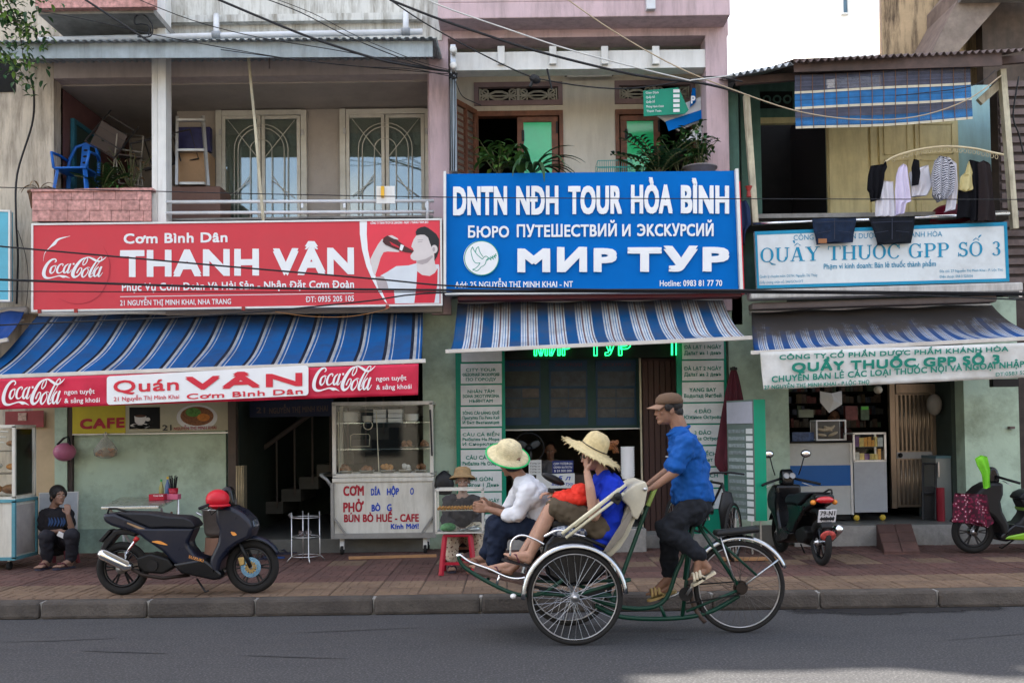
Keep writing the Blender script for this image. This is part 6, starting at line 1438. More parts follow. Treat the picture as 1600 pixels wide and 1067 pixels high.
mb = MB(); boxframe(mb, xa, xb, Ysn-.16, Ysn+.16, za+.012, zc_, .009); mb.bw('frame', m_alu, t)
mb = MB(); mb.box(xa, xb, Ysn-.15, Ysn+.15, za, za+.01); mb.bw('floor_plate', m_alu, t)
mb = MB(); mb.box(xa+.01, xb-.01, Ysn-.15, Ysn+.15, (za+zc_)/2+.01, (za+zc_)/2+.016); mb.bw('shelf', m_alu, t)
mb = MB(); mb.box(xa+.01, xb-.01, Ysn-.163, Ysn-.160, za+.02, zc_-.01); mb.bw('front_glass', m_glassc, t)
mb = MB(); mb.box(xa+.01, xb-.01, Ysn-.15, Ysn+.15, zc_-.004, zc_); mb.bw('top_glass', m_glassc, t)
for i in range(14):
 x = xa+.03+(xb-xa-.06)*i/13; y_ = Ysn-.09+.01*(i % 2); zz = (za+zc_)/2+.03
 r_ = MB(); r_.tube([(x-.004, y_-.05, zz), (x+.006, y_+.06, zz+.01)], [.014, .015], 8); 
 tag(r_.build('fried_roll', m_bread, None, smooth=1), 'golden fried roll in the row inside the small snack case', 'fried roll', 'row of fried rolls in the snack case')
bg_ = MB(); bg_.ell((xa+.12, Ysn-.06, za+.06), (.08, .06, .045), 12, 8); bg_.ell((xa+.08, Ysn-.05, za+.05), (.05, .05, .035), 10, 6); tag(bg_.build('green_bag', mat('greens', (.12, .3, .13), .4, var=.4, scale=30), None, smooth=1), 'bag of green salad at the bottom left of the snack case', 'bag')
pl_ = MB(); 
for i in range(5): pl_.tube([(xa+.22+.03*i, Ysn-.12, za+.02+.01*i), (xa+.3+.035*i, Ysn+.02, za+.03+.01*i)], .006, 5)
pl_.ell((xb-.1, Ysn-.05, za+.04), (.08, .06, .025), 10, 6); tag(pl_.build('utensils', m_steel, None, smooth=1), 'heap of metal utensils and foil at the bottom of the snack case', 'utensils')
# low dark bag and blocks by the shop step
crate('concrete_block', 'wide low concrete step block in front of the tour office', 'block', 885, 1010, 826, 866, 11.9, .3, m_conc)
# ================================================================ tour office inside
Zs = SW+.16
t = thing('sales_counter', 'dark sales counter inside the tour office behind the passengers', 'counter', (PX(860, 13), 12.95, Zs))
P(t, 'counter_body', mat('counter_wood', (.07, .05, .04), .5), (800, 935, 742, 850, 12.9, 13.5))
t = board('currency_sign', 'small dark blue currency exchange sign on the office counter', 'sign', (863, 720), (896, 719), (896, 738), (863, 739), 12.7, .02, mat('navy_sign', (.015, .03, .16), .4), None)
lettering(t, 'СИМ ТЕЛЕФОН', 865, 726, 894, 725.6, 3.5, 12.7, m_twhite, .01); lettering(t, 'ОБМЕН ВАЛЮТЫ', 865, 731.5, 894, 731, 3.2, 12.7, m_twhite, .01); lettering(t, '$ 24 000 000', 866, 737, 893, 736.6, 3.4, 12.7, m_twhite, .01)
t = board('price_card', 'handwritten white price card below the blue currency sign', 'sign', (838, 741), (898, 739), (898, 762), (838, 763), 12.66, .02, m_tb, None)
lettering(t, '5 л', 872, 750, 890, 749.5, 7, 12.66, m_blt, .02, shear=.2); lettering(t, 'вода-тур', 862, 758, 895, 757.5, 5, 12.66, m_blt, .01, shear=.2)
t = board('paper_notice', 'white paper notice with dark lines left of the blue counter sign', 'notice', (826, 719), (846, 718), (846, 741), (826, 742), 12.7, .01, m_tb, None)
for k in range(4): lettering(t, 'ТУРЫ И', 828, 725+k*4.5, 844, 725+k*4.5, 2.4, 12.7, m_tblk, 0)
t = thing('cup_stack', 'tall stack of white paper cups beside the woman in blue', 'cups', (PX(981, 12), 11.9, Zs+.8))
zc0 = PZ(748, 11.9, 980)
for k in range(12):
 mb = MB(); mb.lathe([(.001, 0), (.065, 0), (.085, .055), (.078, .055)], 18, (at(981, 740, 11.9).x, 11.9, zc0+k*.03)); mb.bw('paper_cup', m_twhite, t)
t = thing('water_bottle_rack', 'dark fan and bottles on the office counter behind the straw hat', 'fan', (PX(825, 12.9), 13.0, PZ(742, 12.9)))
mb = MB(); c_ = at(826, 700, 13.0); mb.tube([c_+Vector((.2*math.cos(a*pi/10), 0, .2*math.sin(a*pi/10))) for a in range(20)], .014, 6, closed=True); mb.tube([c_, c_-Vector((0, 0, .36))], .02, 6); mb.ell(c_, (.05, .06, .05), 8, 6); mb.build('fan_cage', m_black, t, world=True, smooth=1)
for k in range(3):
 mb = MB(); a = k*2.1+.5; mb.ell(c_+Vector((.09*math.cos(a), .02, .09*math.sin(a))), (.09, .008, .045), 10, 6, Matrix.Rotation(-a, 3, 'Y')); mb.build('blade', mat('grey_blade', (.06, .07, .08), .4), t, world=True, smooth=1)
t = thing('half_open_door', 'dark reddish slatted door at the right side of the tour office', 'door', (PX(1030, 12.7), 12.7, Zs))
P(t, 'door_leaf', mat('dark_red_wood', (.045, .022, .018), .6), (1004, 1060, 560, 842, 12.78, 12.84))
for i in range(6): P(t, 'slat', mat('dark_red_slat', (.06, .03, .025), .6, rnd=.2), (1006+i*9, 1013.5+i*9, 564, 838, 12.75, 12.777))
P(t, 'light_strip', m_oldpost, (1001, 1003.5, 548, 838, 12.72, 12.77))
# ================================================================ right of the office: parasol, price stand, bicycle
c_ = floor_at(1140, 868); Xu, Yu = at(1141, 700, 12.0).x, 12.0
t = thing('closed_parasol', 'closed maroon parasol leaning behind the green price stand', 'parasol', (Xu, Yu, SW))
m_mar = mat('maroon_cloth', (.075, .012, .02), .75, var=.2, bump=.3, bscale=20)
zt0, zt1 = PZ(578, Yu, 1150), PZ(738, Yu, 1150)
def fnp(u, v):
 a = u*2*pi; r_ = (.03+.19*v**.8)*(1+.22*math.sin(a*8))*(1 if v < .93 else 1-(v-.93)*4); return (Xu+.06-.02*v+r_*math.cos(a), Yu+r_*.7*math.sin(a), zt0+(zt1-zt0)*v+.03*math.sin(a*8)*v)
mb = MB(); mb.grid(fnp, 96, 18); mb.build('folded_cloth', m_mar, t, world=True, smooth=1)
mb = MB(); mb.tube([(Xu+.06, Yu, zt0+.04), (Xu+.03, Yu, SW)], .02, 8); mb.cyl((Xu+.06, Yu, zt0), .045, .03, 10); mb.bw('pole', m_black, t)
Ysd = 11.55; ta, tb_ = PZ(625, Ysd, 1168), PZ(810, Ysd, 1168)
t = thing('price_stand', 'upright green-sided price list stand with small white cards', 'price stand', (at(1165, 700, Ysd).x, Ysd, SW))
xl = at(1146, 700, Ysd-.1).x; xrr = at(1169, 700, Ysd+.1).x; xg = at(1190, 700, Ysd).x
def stand_pt(u, side=0):   # face turned to the left, its right edge nearer the wall
 return Vector((xl+(xrr-xl)*u, Ysd+.22-.42*u, 0))
n_ = Vector((-.42, -(xrr-xl), 0)).normalized()
def panelq(mb, u0, u1, z0_, z1_, off, th):
 a, b_ = stand_pt(u0)+n_*off, stand_pt(u1)+n_*off; c2_, d_ = b_-n_*th, a-n_*th
 mb.add([Vector((p_.x, p_.y, z)) for z in (z0_, z1_) for p_ in (a, b_, c2_, d_)], [(0,3,2,1),(4,5,6,7),(0,1,5,4),(1,2,6,5),(2,3,7,6),(3,0,4,7)])
mb = MB(); panelq(mb, 0, 1, tb_, ta, 0, .03); mb.bw('list_panel', mat('panel_grey_green', (.13, .17, .15), .5, var=.1), t)
mb = MB(); e_ = stand_pt(1); mb.box(e_.x+.012, xg, e_.y+.0, e_.y+.03, tb_-.01, ta); mb.box(e_.x+.0, e_.x+.012, e_.y, e_.y+.03, tb_-.01, ta+.003); mb.bw('green_side', mat('stand_green', (.0, .27, .15), .4, var=.05), t)
mb = MB(); panelq(mb, .03, .97, ta-.27, ta-.02, .012, .008); mb.bw('header', mat('lavender_header', (.42, .42, .48), .5, var=.1), t)
for i in range(13):
 z = ta-.33-i*.083
 mb = MB(); panelq(mb, .72, .95, z-.06, z, .008, .005); mb.bw('price_card', m_tb, t)
 mb = MB(); panelq(mb, .06, .66, z-.05, z-.008, .006, .004); mb.bw('name_card', mat('grey_card', (.22, .26, .26), .5, var=.3, scale=30, rnd=.2), t)
for xx, yy in ((xl+.05, Ysd+.1), (xg-.03, Ysd), (xg-.13, Ysd)):
 mb = MB(); mb.beam((xx, yy, SW), (xx, yy, tb_), .018, .018); mb.bw('leg', m_steel, t)
q_ = floor_at(1175, 876); mb = MB(); mb.beam((q_.x-.35, q_.y, SW+.025), (q_.x+.32, q_.y, SW+.025), .1, .03); tag(mb.build('wood_plank', MATS['raw_wood'], None), 'flat wooden board at the foot of the green price stand', 'plank')
# ================================================================ pharmacy interior
Yph = 12.75
m_cnt = mat('counter_white', (.47, .47, .44), .5, var=.06, dirt=.3, dirtcol=(.25, .23, .2))
t = thing('pharmacy_counter', 'white pharmacy counter with a broad blue band', 'counter', (PX(1275, Yph), Yph, ZP))
P(t, 'counter_body', m_cnt, (1218, 1333, 692, 804, Yph, Yph+.5)); P(t, 'blue_band', mat('counter_blue', (.005, .09, .30), .4, var=.05), (1218, 1331, 727, 759, Yph-.006, Yph-.001))
P(t, 'counter_top', m_dark, (1216, 1335, 689, 692, Yph-.03, Yph+.5)); P(t, 'edge_post', m_frame, (1329.5, 1333, 692, 804, Yph-.01, Yph-.001)); P(t, 'plinth', m_dark, (1222, 1330, 804, 812, Yph+.03, Yph+.4))
Yv = 12.72
t = thing('medicine_cabinet', 'grey wheeled cabinet with a glass top full of medicine boxes', 'cabinet', (PX(1360, Yv), Yv, ZP))
P(t, 'cabinet_body', mat('cabinet_grey', (.36, .37, .38), .5, var=.05, dirt=.2), (1335, 1386, 721, 800, Yv, Yv+.4))
mb = MB(); xa, xb, z1_, z2_ = at(1334, 700, Yv).x, at(1383, 700, Yv).x, PZ(720, Yv, 1360), PZ(677, Yv, 1360); boxframe(mb, xa, xb, Yv, Yv+.35, z1_, z2_, .012); mb.bw('glass_frame', m_alu, t)
mb = MB(); mb.box(xa+.01, xb-.01, Yv-.004, Yv, z1_, z2_); mb.bw('front_glass', m_glassc, t)
for z in (z1_+.01, (z1_+z2_)/2):
 mb = MB(); mb.box(xa+.01, xb-.01, Yv+.02, Yv+.33, z, z+.006); mb.bw('glass_shelf', MATS['shelf_glass'], t)
mcol = [mat('box_%s' % nme, c_, .4, var=.25, scale=25) for nme, c_ in (('orange', (.75, .35, .06)), ('yellow', (.8, .6, .2)), ('red', (.4, .05, .05)), ('blue', (.06, .14, .4)), ('green', (.06, .28, .12)), ('white', (.55, .55, .52)), ('purple', (.2, .09, .25)), ('brown', (.22, .13, .08)))]
k_ = 0
for r_, z in enumerate((z1_+.017, (z1_+z2_)/2+.007)):
 x = xa+.03
 while x < xb-.06:
  wd = random.uniform(.035, .075); h = random.uniform(.07, .14); m_ = mcol[0] if (r_ == 1 and .13 < x-xa < .27) else (mcol[1] if .18 < x-xa < .3 else random.choice(mcol)); mb = MB(); mb.box(x, x+wd-.006, Yv+.06, Yv+.12, z, z+h)
  tag(mb.build('medicine_box', m_, None), 'small medicine box inside the glass-topped cabinet', 'box', 'medicine boxes in the glass cabinet'); x += wd
for px_ in (1340, 1381):
 mb = MB(); mb.lathe([(.001, -.012), (.035, -.012), (.04, 0), (.035, .012), (.001, .012)], 12, (at(px_, 805, Yv).x, Yv+.04, ZP+.04), Matrix.Rotation(R(90), 3, 'X')); mb.build('yellow_wheel', mat('yellow_wheel', (.55, .38, .04), .5), t, world=True, smooth=1)
t = thing('small_display', 'white framed box with pale gloves on top of the pharmacy counter', 'display box', (PX(1298, 12.85), 12.9, PZ(689, 12.85)))
ya = 12.8; xa, xb, z1_, z2_ = at(1276, 670, ya).x, at(1321, 670, ya).x, PZ(687, ya, 1298), PZ(657, ya, 1298)
mb = MB(); boxframe(mb, xa, xb, ya, ya+.25, z1_, z2_, .01); mb.build('frame', m_twhite, t, world=True, bevel=.004); mb = MB(); mb.box(xa, xb, ya+.23, ya+.24, z1_, z2_); mb.bw('back_panel', mat('grey_back', (.2, .19, .17), .7), t)
for i in range(7):
 mb = MB(); mb.ell(((xa+xb)/2+random.uniform(-.1, .08), ya+.1, z1_+.06+random.uniform(0, .1)), (.07, .04, .022), 10, 6, Euler((0, random.uniform(-1, 1), 0)).to_matrix()); mb.build('glove', mat('pale_glove', (.52, .44, .32), .6), t, world=True, smooth=1)
# shelving with packs behind the counter
t = thing('medicine_shelves', 'dim wall shelves crowded with medicine packs behind the counter', 'shelves', (PX(1300, 14), 14.2, ZP))
Ysh = 14.0
for py_ in (612, 630, 648, 668, 690): P(t, 'shelf', m_dark, (1228, 1380, py_, py_+1.5, Ysh, Ysh+.3))
P(t, 'back_panel', m_dark, (1222, 1385, 560, 800, Ysh+.3, Ysh+.33))
dimc = [mat('dim_pack_%d' % i, c_, .5, var=.3, scale=20) for i, c_ in enumerate(((.16, .12, .10), (.09, .11, .15), (.14, .14, .13), (.10, .15, .10), (.2, .15, .09), (.2, .07, .07)))]
for py_ in (612, 630, 648, 668, 690):
 x = 1230
 while x < 1376:
  wd = random.uniform(4, 9); h = random.uniform(8, 15)
  if random.random() < .85:
   mb = MB(); mb.pbox(x, x+wd-.8, py_-h, py_-.2, Ysh+.03, Ysh+.15); tag(mb.build('medicine_pack', random.choice(dimc), None), 'dim medicine pack standing on the wall shelves', 'pack', 'medicine packs on the wall shelves')
  x += wd
for i, (a, b_, c_, d_, m_, lab, yy) in enumerate(((1281, 1316, 611, 640, m_twhite, 'crumpled white plastic bag hanging above the pharmacy counter', 13.0), (1321, 1340, 634, 656, dimc[5], 'hanging strip of mixed sachets behind the counter', 13.3), (1345, 1358, 634, 656, dimc[3], 'hanging pack with a bright green header card', 13.3), (1248, 1271, 640, 652, mat('pale_box', (.28, .32, .25), .5), 'pale green carton on the dim shelves left of the white bag', 13.2), (1238, 1272, 675, 689, mat('blue_carton', (.05, .09, .2), .4, var=.5, scale=20), 'blue patterned carton on the left end of the counter', 12.9))):
 mb = MB()
 if i == 0:
  A_ = at(a, c_, yy); B_ = at(b_, d_, yy)
  mb.add([(A_.x, yy, A_.z), ((A_.x+B_.x)/2, yy-.03, A_.z-.03), (B_.x, yy, A_.z), (B_.x, yy, B_.z+.07), ((A_.x+B_.x)/2+.02, yy-.05, (A_.z+B_.z)/2), ((A_.x+B_.x)/2-.03, yy, B_.z-.04), (A_.x, yy, B_.z+.1)], [(0, 1, 4, 6), (1, 2, 3, 4), (4, 3, 5), (6, 4, 5)])
 else: mb.pbox(a, b_, c_, d_, yy, yy+.08)
 tag(mb.build('bag' if i == 0 else 'pack', m_, None), lab, 'bag' if i == 0 else 'pack')
mb = MB(); mb.pbox(1346, 1357, 635, 640, 13.28, 13.295); tag(mb.build('header_card', mat('lime_card', (.12, .6, .08), .4), None), 'bright green header card over the hanging pack', 'card')
t = thing('globe_lamp', 'small round unlit wall lamp under the green lettered banner', 'lamp', tuple(at(1372, 609, 12.6)))
mb = MB(); mb.ell(at(1372, 609, 12.6), (.055, .055, .05), 12, 8); mb.build('globe', mat('globe', (.55, .5, .4), .4), t, world=True, smooth=1)
# aluminium door
Ydr = 13.2
t = thing('aluminium_door', 'ribbed brown aluminium door with a round knob inside the pharmacy', 'door', (PX(1430, Ydr), Ydr, ZP))
m_ald = mat('brown_aluminium', (.30, .24, .18), .35, .6, var=.15, dirt=.3, streak=True)
P(t, 'door_frame', m_ald, (1392, 1400, 600, 794, Ydr-.03, Ydr+.05), (1458, 1466, 600, 794, Ydr-.03, Ydr+.05), (1400, 1458, 600, 614, Ydr-.028, Ydr+.05))
dl = P(t, 'door_leaf', m_ald, (1401, 1457, 615, 792, Ydr, Ydr+.03))
P(t, 'cross_rail', MATS['cabinet_grey'], (1401, 1457, 706, 716, Ydr-.012, Ydr-.001))
mb = MB(); mb.ell(at(1407, 711, Ydr-.04), (.03, .03, .03), 10, 8); mb.build('knob', m_black, t, world=True, smooth=1)
for i in range(8):
 for (a, b_) in ((617, 704), (718, 788)):
  mb = MB(); x = at(1406+i*6.4, 650, Ydr).x; mb.tube([(x, Ydr, PZ(a, Ydr, 1430)), (x, Ydr, PZ(b_, Ydr, 1430))], .016, 6); mb.build('rib', m_ald, t, world=True, smooth=1)
t = thing('refrigerator', 'grey refrigerator at the right inside the pharmacy', 'refrigerator', (PX(1480, 12.9), 12.9, ZP))
P(t, 'cabinet_body', mat('fridge_grey', (.22, .25, .25), .35, .3, var=.06), (1463, 1500, 714, 812, 12.75, 13.3)); P(t, 'top_cloth', mat('fridge_top', (.08, .16, .19), .5), (1462, 1500, 712, 716, 12.74, 13.3)); P(t, 'handle', m_steel, (1466, 1468, 722, 745, 12.72, 12.75))
t = thing('blue_bottle', 'dark blue water bottle on top of the refrigerator', 'bottle', (PX(1491, 12.9), 12.9, PZ(713, 12.9)))
bottle(t, at(1491, 700, 12.9).x, 12.9, PZ(712.5, 12.9, 1490), .34, .05, mat('dark_blue_bottle', (.02, .05, .14), .2), m_twhite)
t = thing('folding_stand', 'dark folding frame standing in front of the aluminium door', 'frame', (PX(1455, 12.8), 12.7, ZP))
mb = MB()
for (a, b_) in ((1442, 724), (1462, 724)): mb.tube([at(a, b_, 12.7), at(a, 812, 12.6)], .014, 6)
mb.tube([at(1442, 724, 12.7), at(1462, 724, 12.7)], .014, 6); mb.tube([at(1442, 770, 12.66), at(1462, 770, 12.66)], .012, 6); mb.bw('frame_tube', m_black, t)
mb = MB(); mb.pbox(1443, 1461, 760, 811, 12.72, 12.76); mb.bw('panel', mat('dark_panel', (.03, .03, .03), .5), t)
mb = MB(); mb.cyl((at(1457, 800, 12.85).x, 12.6, ZP), .05, .42, 12); tag(mb.build('fire_extinguisher', mat('dark_red_tin', (.2, .01, .02), .4), None), 'dark red cylinder on the pharmacy floor beside the refrigerator', 'cylinder')
mb = MB(); mb.ell(at(1460, 632, 12.9), (.10, .07, .14), 10, 8); tag(mb.build('hanging_cloth', mat('grey_cloth', (.25, .23, .2), .9), None, smooth=1), 'grey cloth bundle hanging above the aluminium door', 'cloth')
# ramp of red tiles
a, b_, c_, d_ = floor_at(1382, 866), floor_at(1438, 866), at(1424, 818, 12.2), at(1369, 818, 12.2)
t = thing('ramp', 'red tiled ramp from the pavement up to the pharmacy step', 'ramp', (a.x+.2, 12, SW))
mb = MB(); top = [a, b_, c_, d_]; mb.add([Vector((p_.x, p_.y, SW)) for p_ in top]+[Vector((a.x, a.y, SW+.02)), Vector((b_.x, b_.y, SW+.02)), Vector((c_.x, 12.2, ZP)), Vector((d_.x, 12.2, ZP))], [(0,3,2,1),(4,5,6,7),(0,1,5,4),(1,2,6,5),(2,3,7,6),(3,0,4,7)])
mb.bw('ramp_body', m_red, t)
T0 = [Vector((a.x, a.y, SW+.02)), Vector((b_.x, b_.y, SW+.02)), Vector((c_.x, 12.2, ZP)), Vector((d_.x, 12.2, ZP))]
for i in range(2):
 for j in range(3):
  f = lambda u, v: T0[0].lerp(T0[1], u).lerp(T0[3].lerp(T0[2], u), v)+Vector((0, -.002, .004))
  mb = MB(); q4 = [f((i+.03)/2, (j+.03)/3), f((i+.97)/2, (j+.03)/3), f((i+.97)/2, (j+.97)/3), f((i+.03)/2, (j+.97)/3)]; mb.add(q4+[p_+Vector((0, 0, .008)) for p_ in q4], [(0,3,2,1),(4,5,6,7),(0,1,5,4),(1,2,6,5),(2,3,7,6),(3,0,4,7)]); mb.bw('tile', m_red, t)
t = thing('wall_switch', 'small red-brown switch box high on the right mint pier', 'switch box', tuple(at(1583, 668, 12.4)))
mb = MB(); mb.pbox(1578, 1586, 666, 670, 12.38, 12.44); mb.bw('box', m_rust, t)
mb = MB(); mb.pbox(1552, 1592, 592, 604, 11.9, 12.0); tag(mb.build('lamp_box', m_black, None), 'black floodlight box below the right end of the white banner', 'lamp')
# ================================================================ wheels
def wheel(parent, c, r, axis_rz, tyre=.02, nsp=32, rimm=None, hubr=.03, hubw=.045, mesh_spokes=True, spoke_m=None, cast=0, rimw=.012):
 """wheel standing upright, its axle along local Y turned by axis_rz; centre c in world space"""
 rimm = rimm or m_chrome
 RT = Matrix.Translation(Vector(c)) @ Matrix.Rotation(axis_rz, 4, 'Z') @ Matrix.Rotation(R(90), 4, 'X')
 def ring(rr, hw, hh, n=48):
  mb = MB(); mb.T = RT; prof = [(rr+hh*math.cos(a*pi/4), hw*math.sin(a*pi/4)) for a in range(9)]; mb.lathe(prof, n); return mb
 ty = ring(r-tyre, tyre*.95, tyre, 64).build('tyre', m_rubber, parent, world=True, smooth=1)
 rm = ring(r-2*tyre-rimw*.6, tyre*.6, rimw).build('rim', rimm, parent, world=True, smooth=1)
 mb = MB(); mb.T = RT; mb.lathe([(.001, -hubw), (hubr*.4, -hubw), (hubr*.4, -hubw*.7), (hubr, -hubw*.6), (hubr*.6, -hubw*.45), (hubr*.6, hubw*.45), (hubr, hubw*.6), (hubr*.4, hubw*.7), (hubr*.4, hubw), (.001, hubw)], 16); mb.build('hub', m_steel, parent, world=True, smooth=1)
 ri = r-2*tyre-rimw
 mb = MB(); mb.T = RT
 if cast:
  for k in range(cast):
   a = 2*pi*k/cast
   for d in (-.12, .12): mb.beam((hubr*.6*math.cos(a), hubr*.6*math.sin(a), 0), (ri*math.cos(a+d), ri*math.sin(a+d), 0), .014, .018)
  mb.bw('cast_spokes', rimm, parent)
 else:
  for k in range(nsp):
   s_ = 1 if k % 2 else -1; a = 2*pi*k/nsp; ah = a+(.9 if (k//2) % 2 else -.9)
   mb.tube([(hubr*.85*math.cos(ah), hubr*.85*math.sin(ah), s_*hubw*.55), (ri*math.cos(a), ri*math.sin(a), 0)], .0017, 4, cap=False)
  o = mb.bw('spokes', spoke_m or m_chrome, parent); o['kind'] = 'stuff'
def arcguard(parent, c, r, a0, a1, w_, m, name='mudguard', th=.012, n=26):
 mb = MB(); vs = []
 for i in range(n+1):
  a = R(a0+(a1-a0)*i/n)
  for j in range(5):
   t = (j-2)/2; rr = r+.032*(1-t*t)-.01; vs.append((c[0]+rr*math.cos(a), c[1]+t*w_/2, c[2]+rr*math.sin(a)))
 mb.add(vs, [(i*5+j, i*5+j+1, (i+1)*5+j+1, (i+1)*5+j) for i in range(n) for j in range(4)])
 o = mb.build(name, m, parent, world=True, smooth=1); md = o.modifiers.new('solid', 'SOLIDIFY'); md.thickness = .003; return o
# ================================================================ the cyclo
m_cg = mat('cyclo_green', (.004, .045, .028), .35, var=.15, dirt=.35, dirtcol=(.05, .04, .03)); m_canv = mat('cream_canvas', (.50, .47, .37), .8, var=.08, bump=.5, bscale=10, dirt=.4, dirtcol=(.25, .23, .18))
m_bgl = mat('black_lacquer', (.006, .006, .007), .2, var=.1, coat=.2); m_alum = mat('guard_chrome', (.44, .46, .48), .28, 1, var=.15)
m_spk = mat('spoke_steel', (.42, .42, .43), .3, 1, var=.2); m_spk2 = mat('dull_spoke', (.12, .11, .10), .5, .8, var=.3)
YN, YM, YFr = 7.48, 7.86, 8.24
wn = at(898, 933, YN); wr = at(1155, 919, YM); WRr = .36
cyc = thing('cyclo', 'dark green three-wheeled cyclo taxi with folded cream hood rolling along the road', 'cyclo', (wr.x-.5, YM, 0))
wheel(cyc, (wn.x, YN, WRr), WRr, 0, .019, 36, hubr=.035, rimw=.006, spoke_m=m_spk, rimm=m_spk)
wheel(cyc, (wn.x, YFr, WRr), WRr, 0, .019, 36, hubr=.035, rimw=.006, spoke_m=m_spk, rimm=m_spk)
wheel(cyc, (wr.x, YM, WRr), WRr, 0, .019, 32, hubr=.03, spoke_m=m_spk2, rimw=.006, rimm=m_spk)
for y in (YN, YFr): arcguard(cyc, (wn.x, y, WRr), WRr+.02, 3, 182, .075, m_alum)
arcguard(cyc, (wr.x, YM, WRr), WRr+.025, 22, 140, .075, m_alum)
def A7(px, py, Y=YM): return at(px, py, Y)
def tb(name, pts, r_, m=None, par=None, Y=YM, seg=8, sm=True):
 mb = MB(); mb.tube([p_ if isinstance(p_, Vector) else A7(p_[0], p_[1], p_[2] if len(p_) > 2 else Y) for p_ in pts], r_, seg); return mb.build(name, m or m_cg, par or cyc, world=True, smooth=sm)
tb('frame_tube', spline([(930, 945), (970, 963), (1044, 966), (1105, 957), (1155, 930)], 5), .018)
tb('frame_tube', spline([(925, 935), (970, 948), (1015, 949), (1041, 934), (1056, 895), (1066, 872), (1085, 815)], 5), .017)
tb('frame_tube', [(1078, 862), (1066, 964)], .016); tb('frame_tube', [(1030, 942), (1040, 966)], .014)
for dy in (-.06, .06): tb('frame_tube', [(1086, 812, YM), (1156, 919, YM+dy)], .015); tb('frame_tube', [(1098, 822, YM+dy*.4), (1182, 898, YM+dy)], .01); tb('frame_tube', [(1072, 955, YM+dy*.3), (1155, 921, YM+dy)], .011)
tb('frame_tube', [(1088, 800), (1075, 862), (1070, 905)], .017)
for dy in (-.26, .30): tb('push_pole', spline([(1022, 762, YM+dy*.55), (1008, 800, YM+dy*.8), (968, 910, YM+dy), (958, 940, YM+dy)], 4), .016)
mb = MB(); mb.tube([A7(1026, 757, YM-.22), A7(1012, 790, YM-.25)], .0185, 8); mb.bw('worn_grip', mat('worn_green_yellow', (.20, .27, .06), .5, var=.3), cyc)
tb('handlebar', [(1008, 764, YM-.38), (1012, 762, YM+.38)], .014, m_steel)
hx_, hz = wn.x, WRr
tb('axle', [Vector((wn.x, YN, WRr)), Vector((wn.x, YFr, WRr))], .016, m_steel)
for y in (YN+.06, YFr-.06):
 tb('frame_tube', [Vector((wn.x, y, WRr)), A7(955, 930, y+.05)], .015); tb('frame_tube', [Vector((wn.x-.28, y, WRr+.02)), Vector((wn.x, y, WRr)), A7(985, 905, y)], .014)
 mb = MB()   # leaf springs
 for k in range(4): mb.tube([(wn.x-.30+.035*k, y, WRr+.07-.016*k), (wn.x, y, WRr+.015-.014*k), (wn.x+.30-.035*k, y, WRr+.07-.016*k)], .011, 4)
 mb.bw('leaf_spring', m_rubber, cyc)
tb('frame_tube', [A7(958, 938, YN+.1), A7(950, 932, YFr-.1)], .016)
# curled footrest frame
for y in (YN+.06, YFr-.06):
 tb('footrest_rail', spline([(716, 868, y), (724, 884, y), (752, 903, y), (790, 922, y), (820, 930, y), (850, 925, y), (880, 905, y)], 5), .015)
 tb('chrome_rail', spline([(718, 866, y-.02), (735, 878, y-.02), (765, 889, y-.02), (795, 902, y-.02), (820, 902, y-.02), (836, 890, y-.02), (842, 872, y-.02)], 5), .009, m_chrome)
 tb('rail_link', [(782, 895, y), (775, 915, y)], .01, m_chrome)
tb('cross_tube', [(716, 868, YN+.05), (722, 866, YFr-.05)], .016, m_chrome); tb('cross_tube', [(760, 906, YN+.06), (764, 903, YFr-.06)], .014)
mb = MB(); a, b_ = A7(740, 893, YN+.1), A7(838, 916, YN+.1); mb.add([a, b_, Vector((b_.x, YFr-.1, b_.z)), Vector((a.x, YFr-.1, a.z))]+[p_-Vector((0, 0, .015)) for p_ in (a, b_, Vector((b_.x, YFr-.1, b_.z)), Vector((a.x, YFr-.1, a.z)))], [(0,1,2,3),(7,6,5,4),(0,4,5,1),(1,5,6,2),(2,6,7,3),(3,7,4,0)]); mb.bw('foot_board', mat('worn_board', (.10, .06, .05), .7, dirt=.4), cyc)
mb = MB(); mb.ell(A7(802, 931, YN+.04), (.024, .024, .02), 10, 8); mb.build('white_knob', m_twhite, cyc, world=True, smooth=1)
tb('side_loop', spline([(797, 868, YN+.02), (800, 845, YN+.02), (815, 836, YN+.02), (835, 842, YN+.02), (850, 850, YN+.02)], 5), .008, m_chrome)
# tub under the seat
prof = [(846, 868), (850, 848), (862, 834), (880, 825), (905, 822), (930, 828), (948, 840), (955, 860), (948, 890), (925, 912), (880, 915), (855, 900)]
pts = [A7(x, y, YN+.12) for x, y in prof]
mb = MB(); mb.prism([(p_.x, p_.z) for p_ in pts][::-1], YN+.085, YFr-.085); o = mb.build('seat_tub', m_bgl, cyc, world=True, bevel=.03); o.data.polygons.foreach_set('use_smooth', [True]*len(o.data.polygons)); o.data.set_sharp_from_angle(angle=R(40))
for y in (YN+.11, ):
 mb = MB(); mb.box(A7(862, 830, y).x, A7(945, 830, y).x, YN+.1, YFr-.1, A7(900, 824, y).z, A7(900, 812, y).z); mb.build('seat_cushion', mat('black_vinyl', (.009, .009, .01), .4, var=.15), cyc, world=True, bevel=.02)
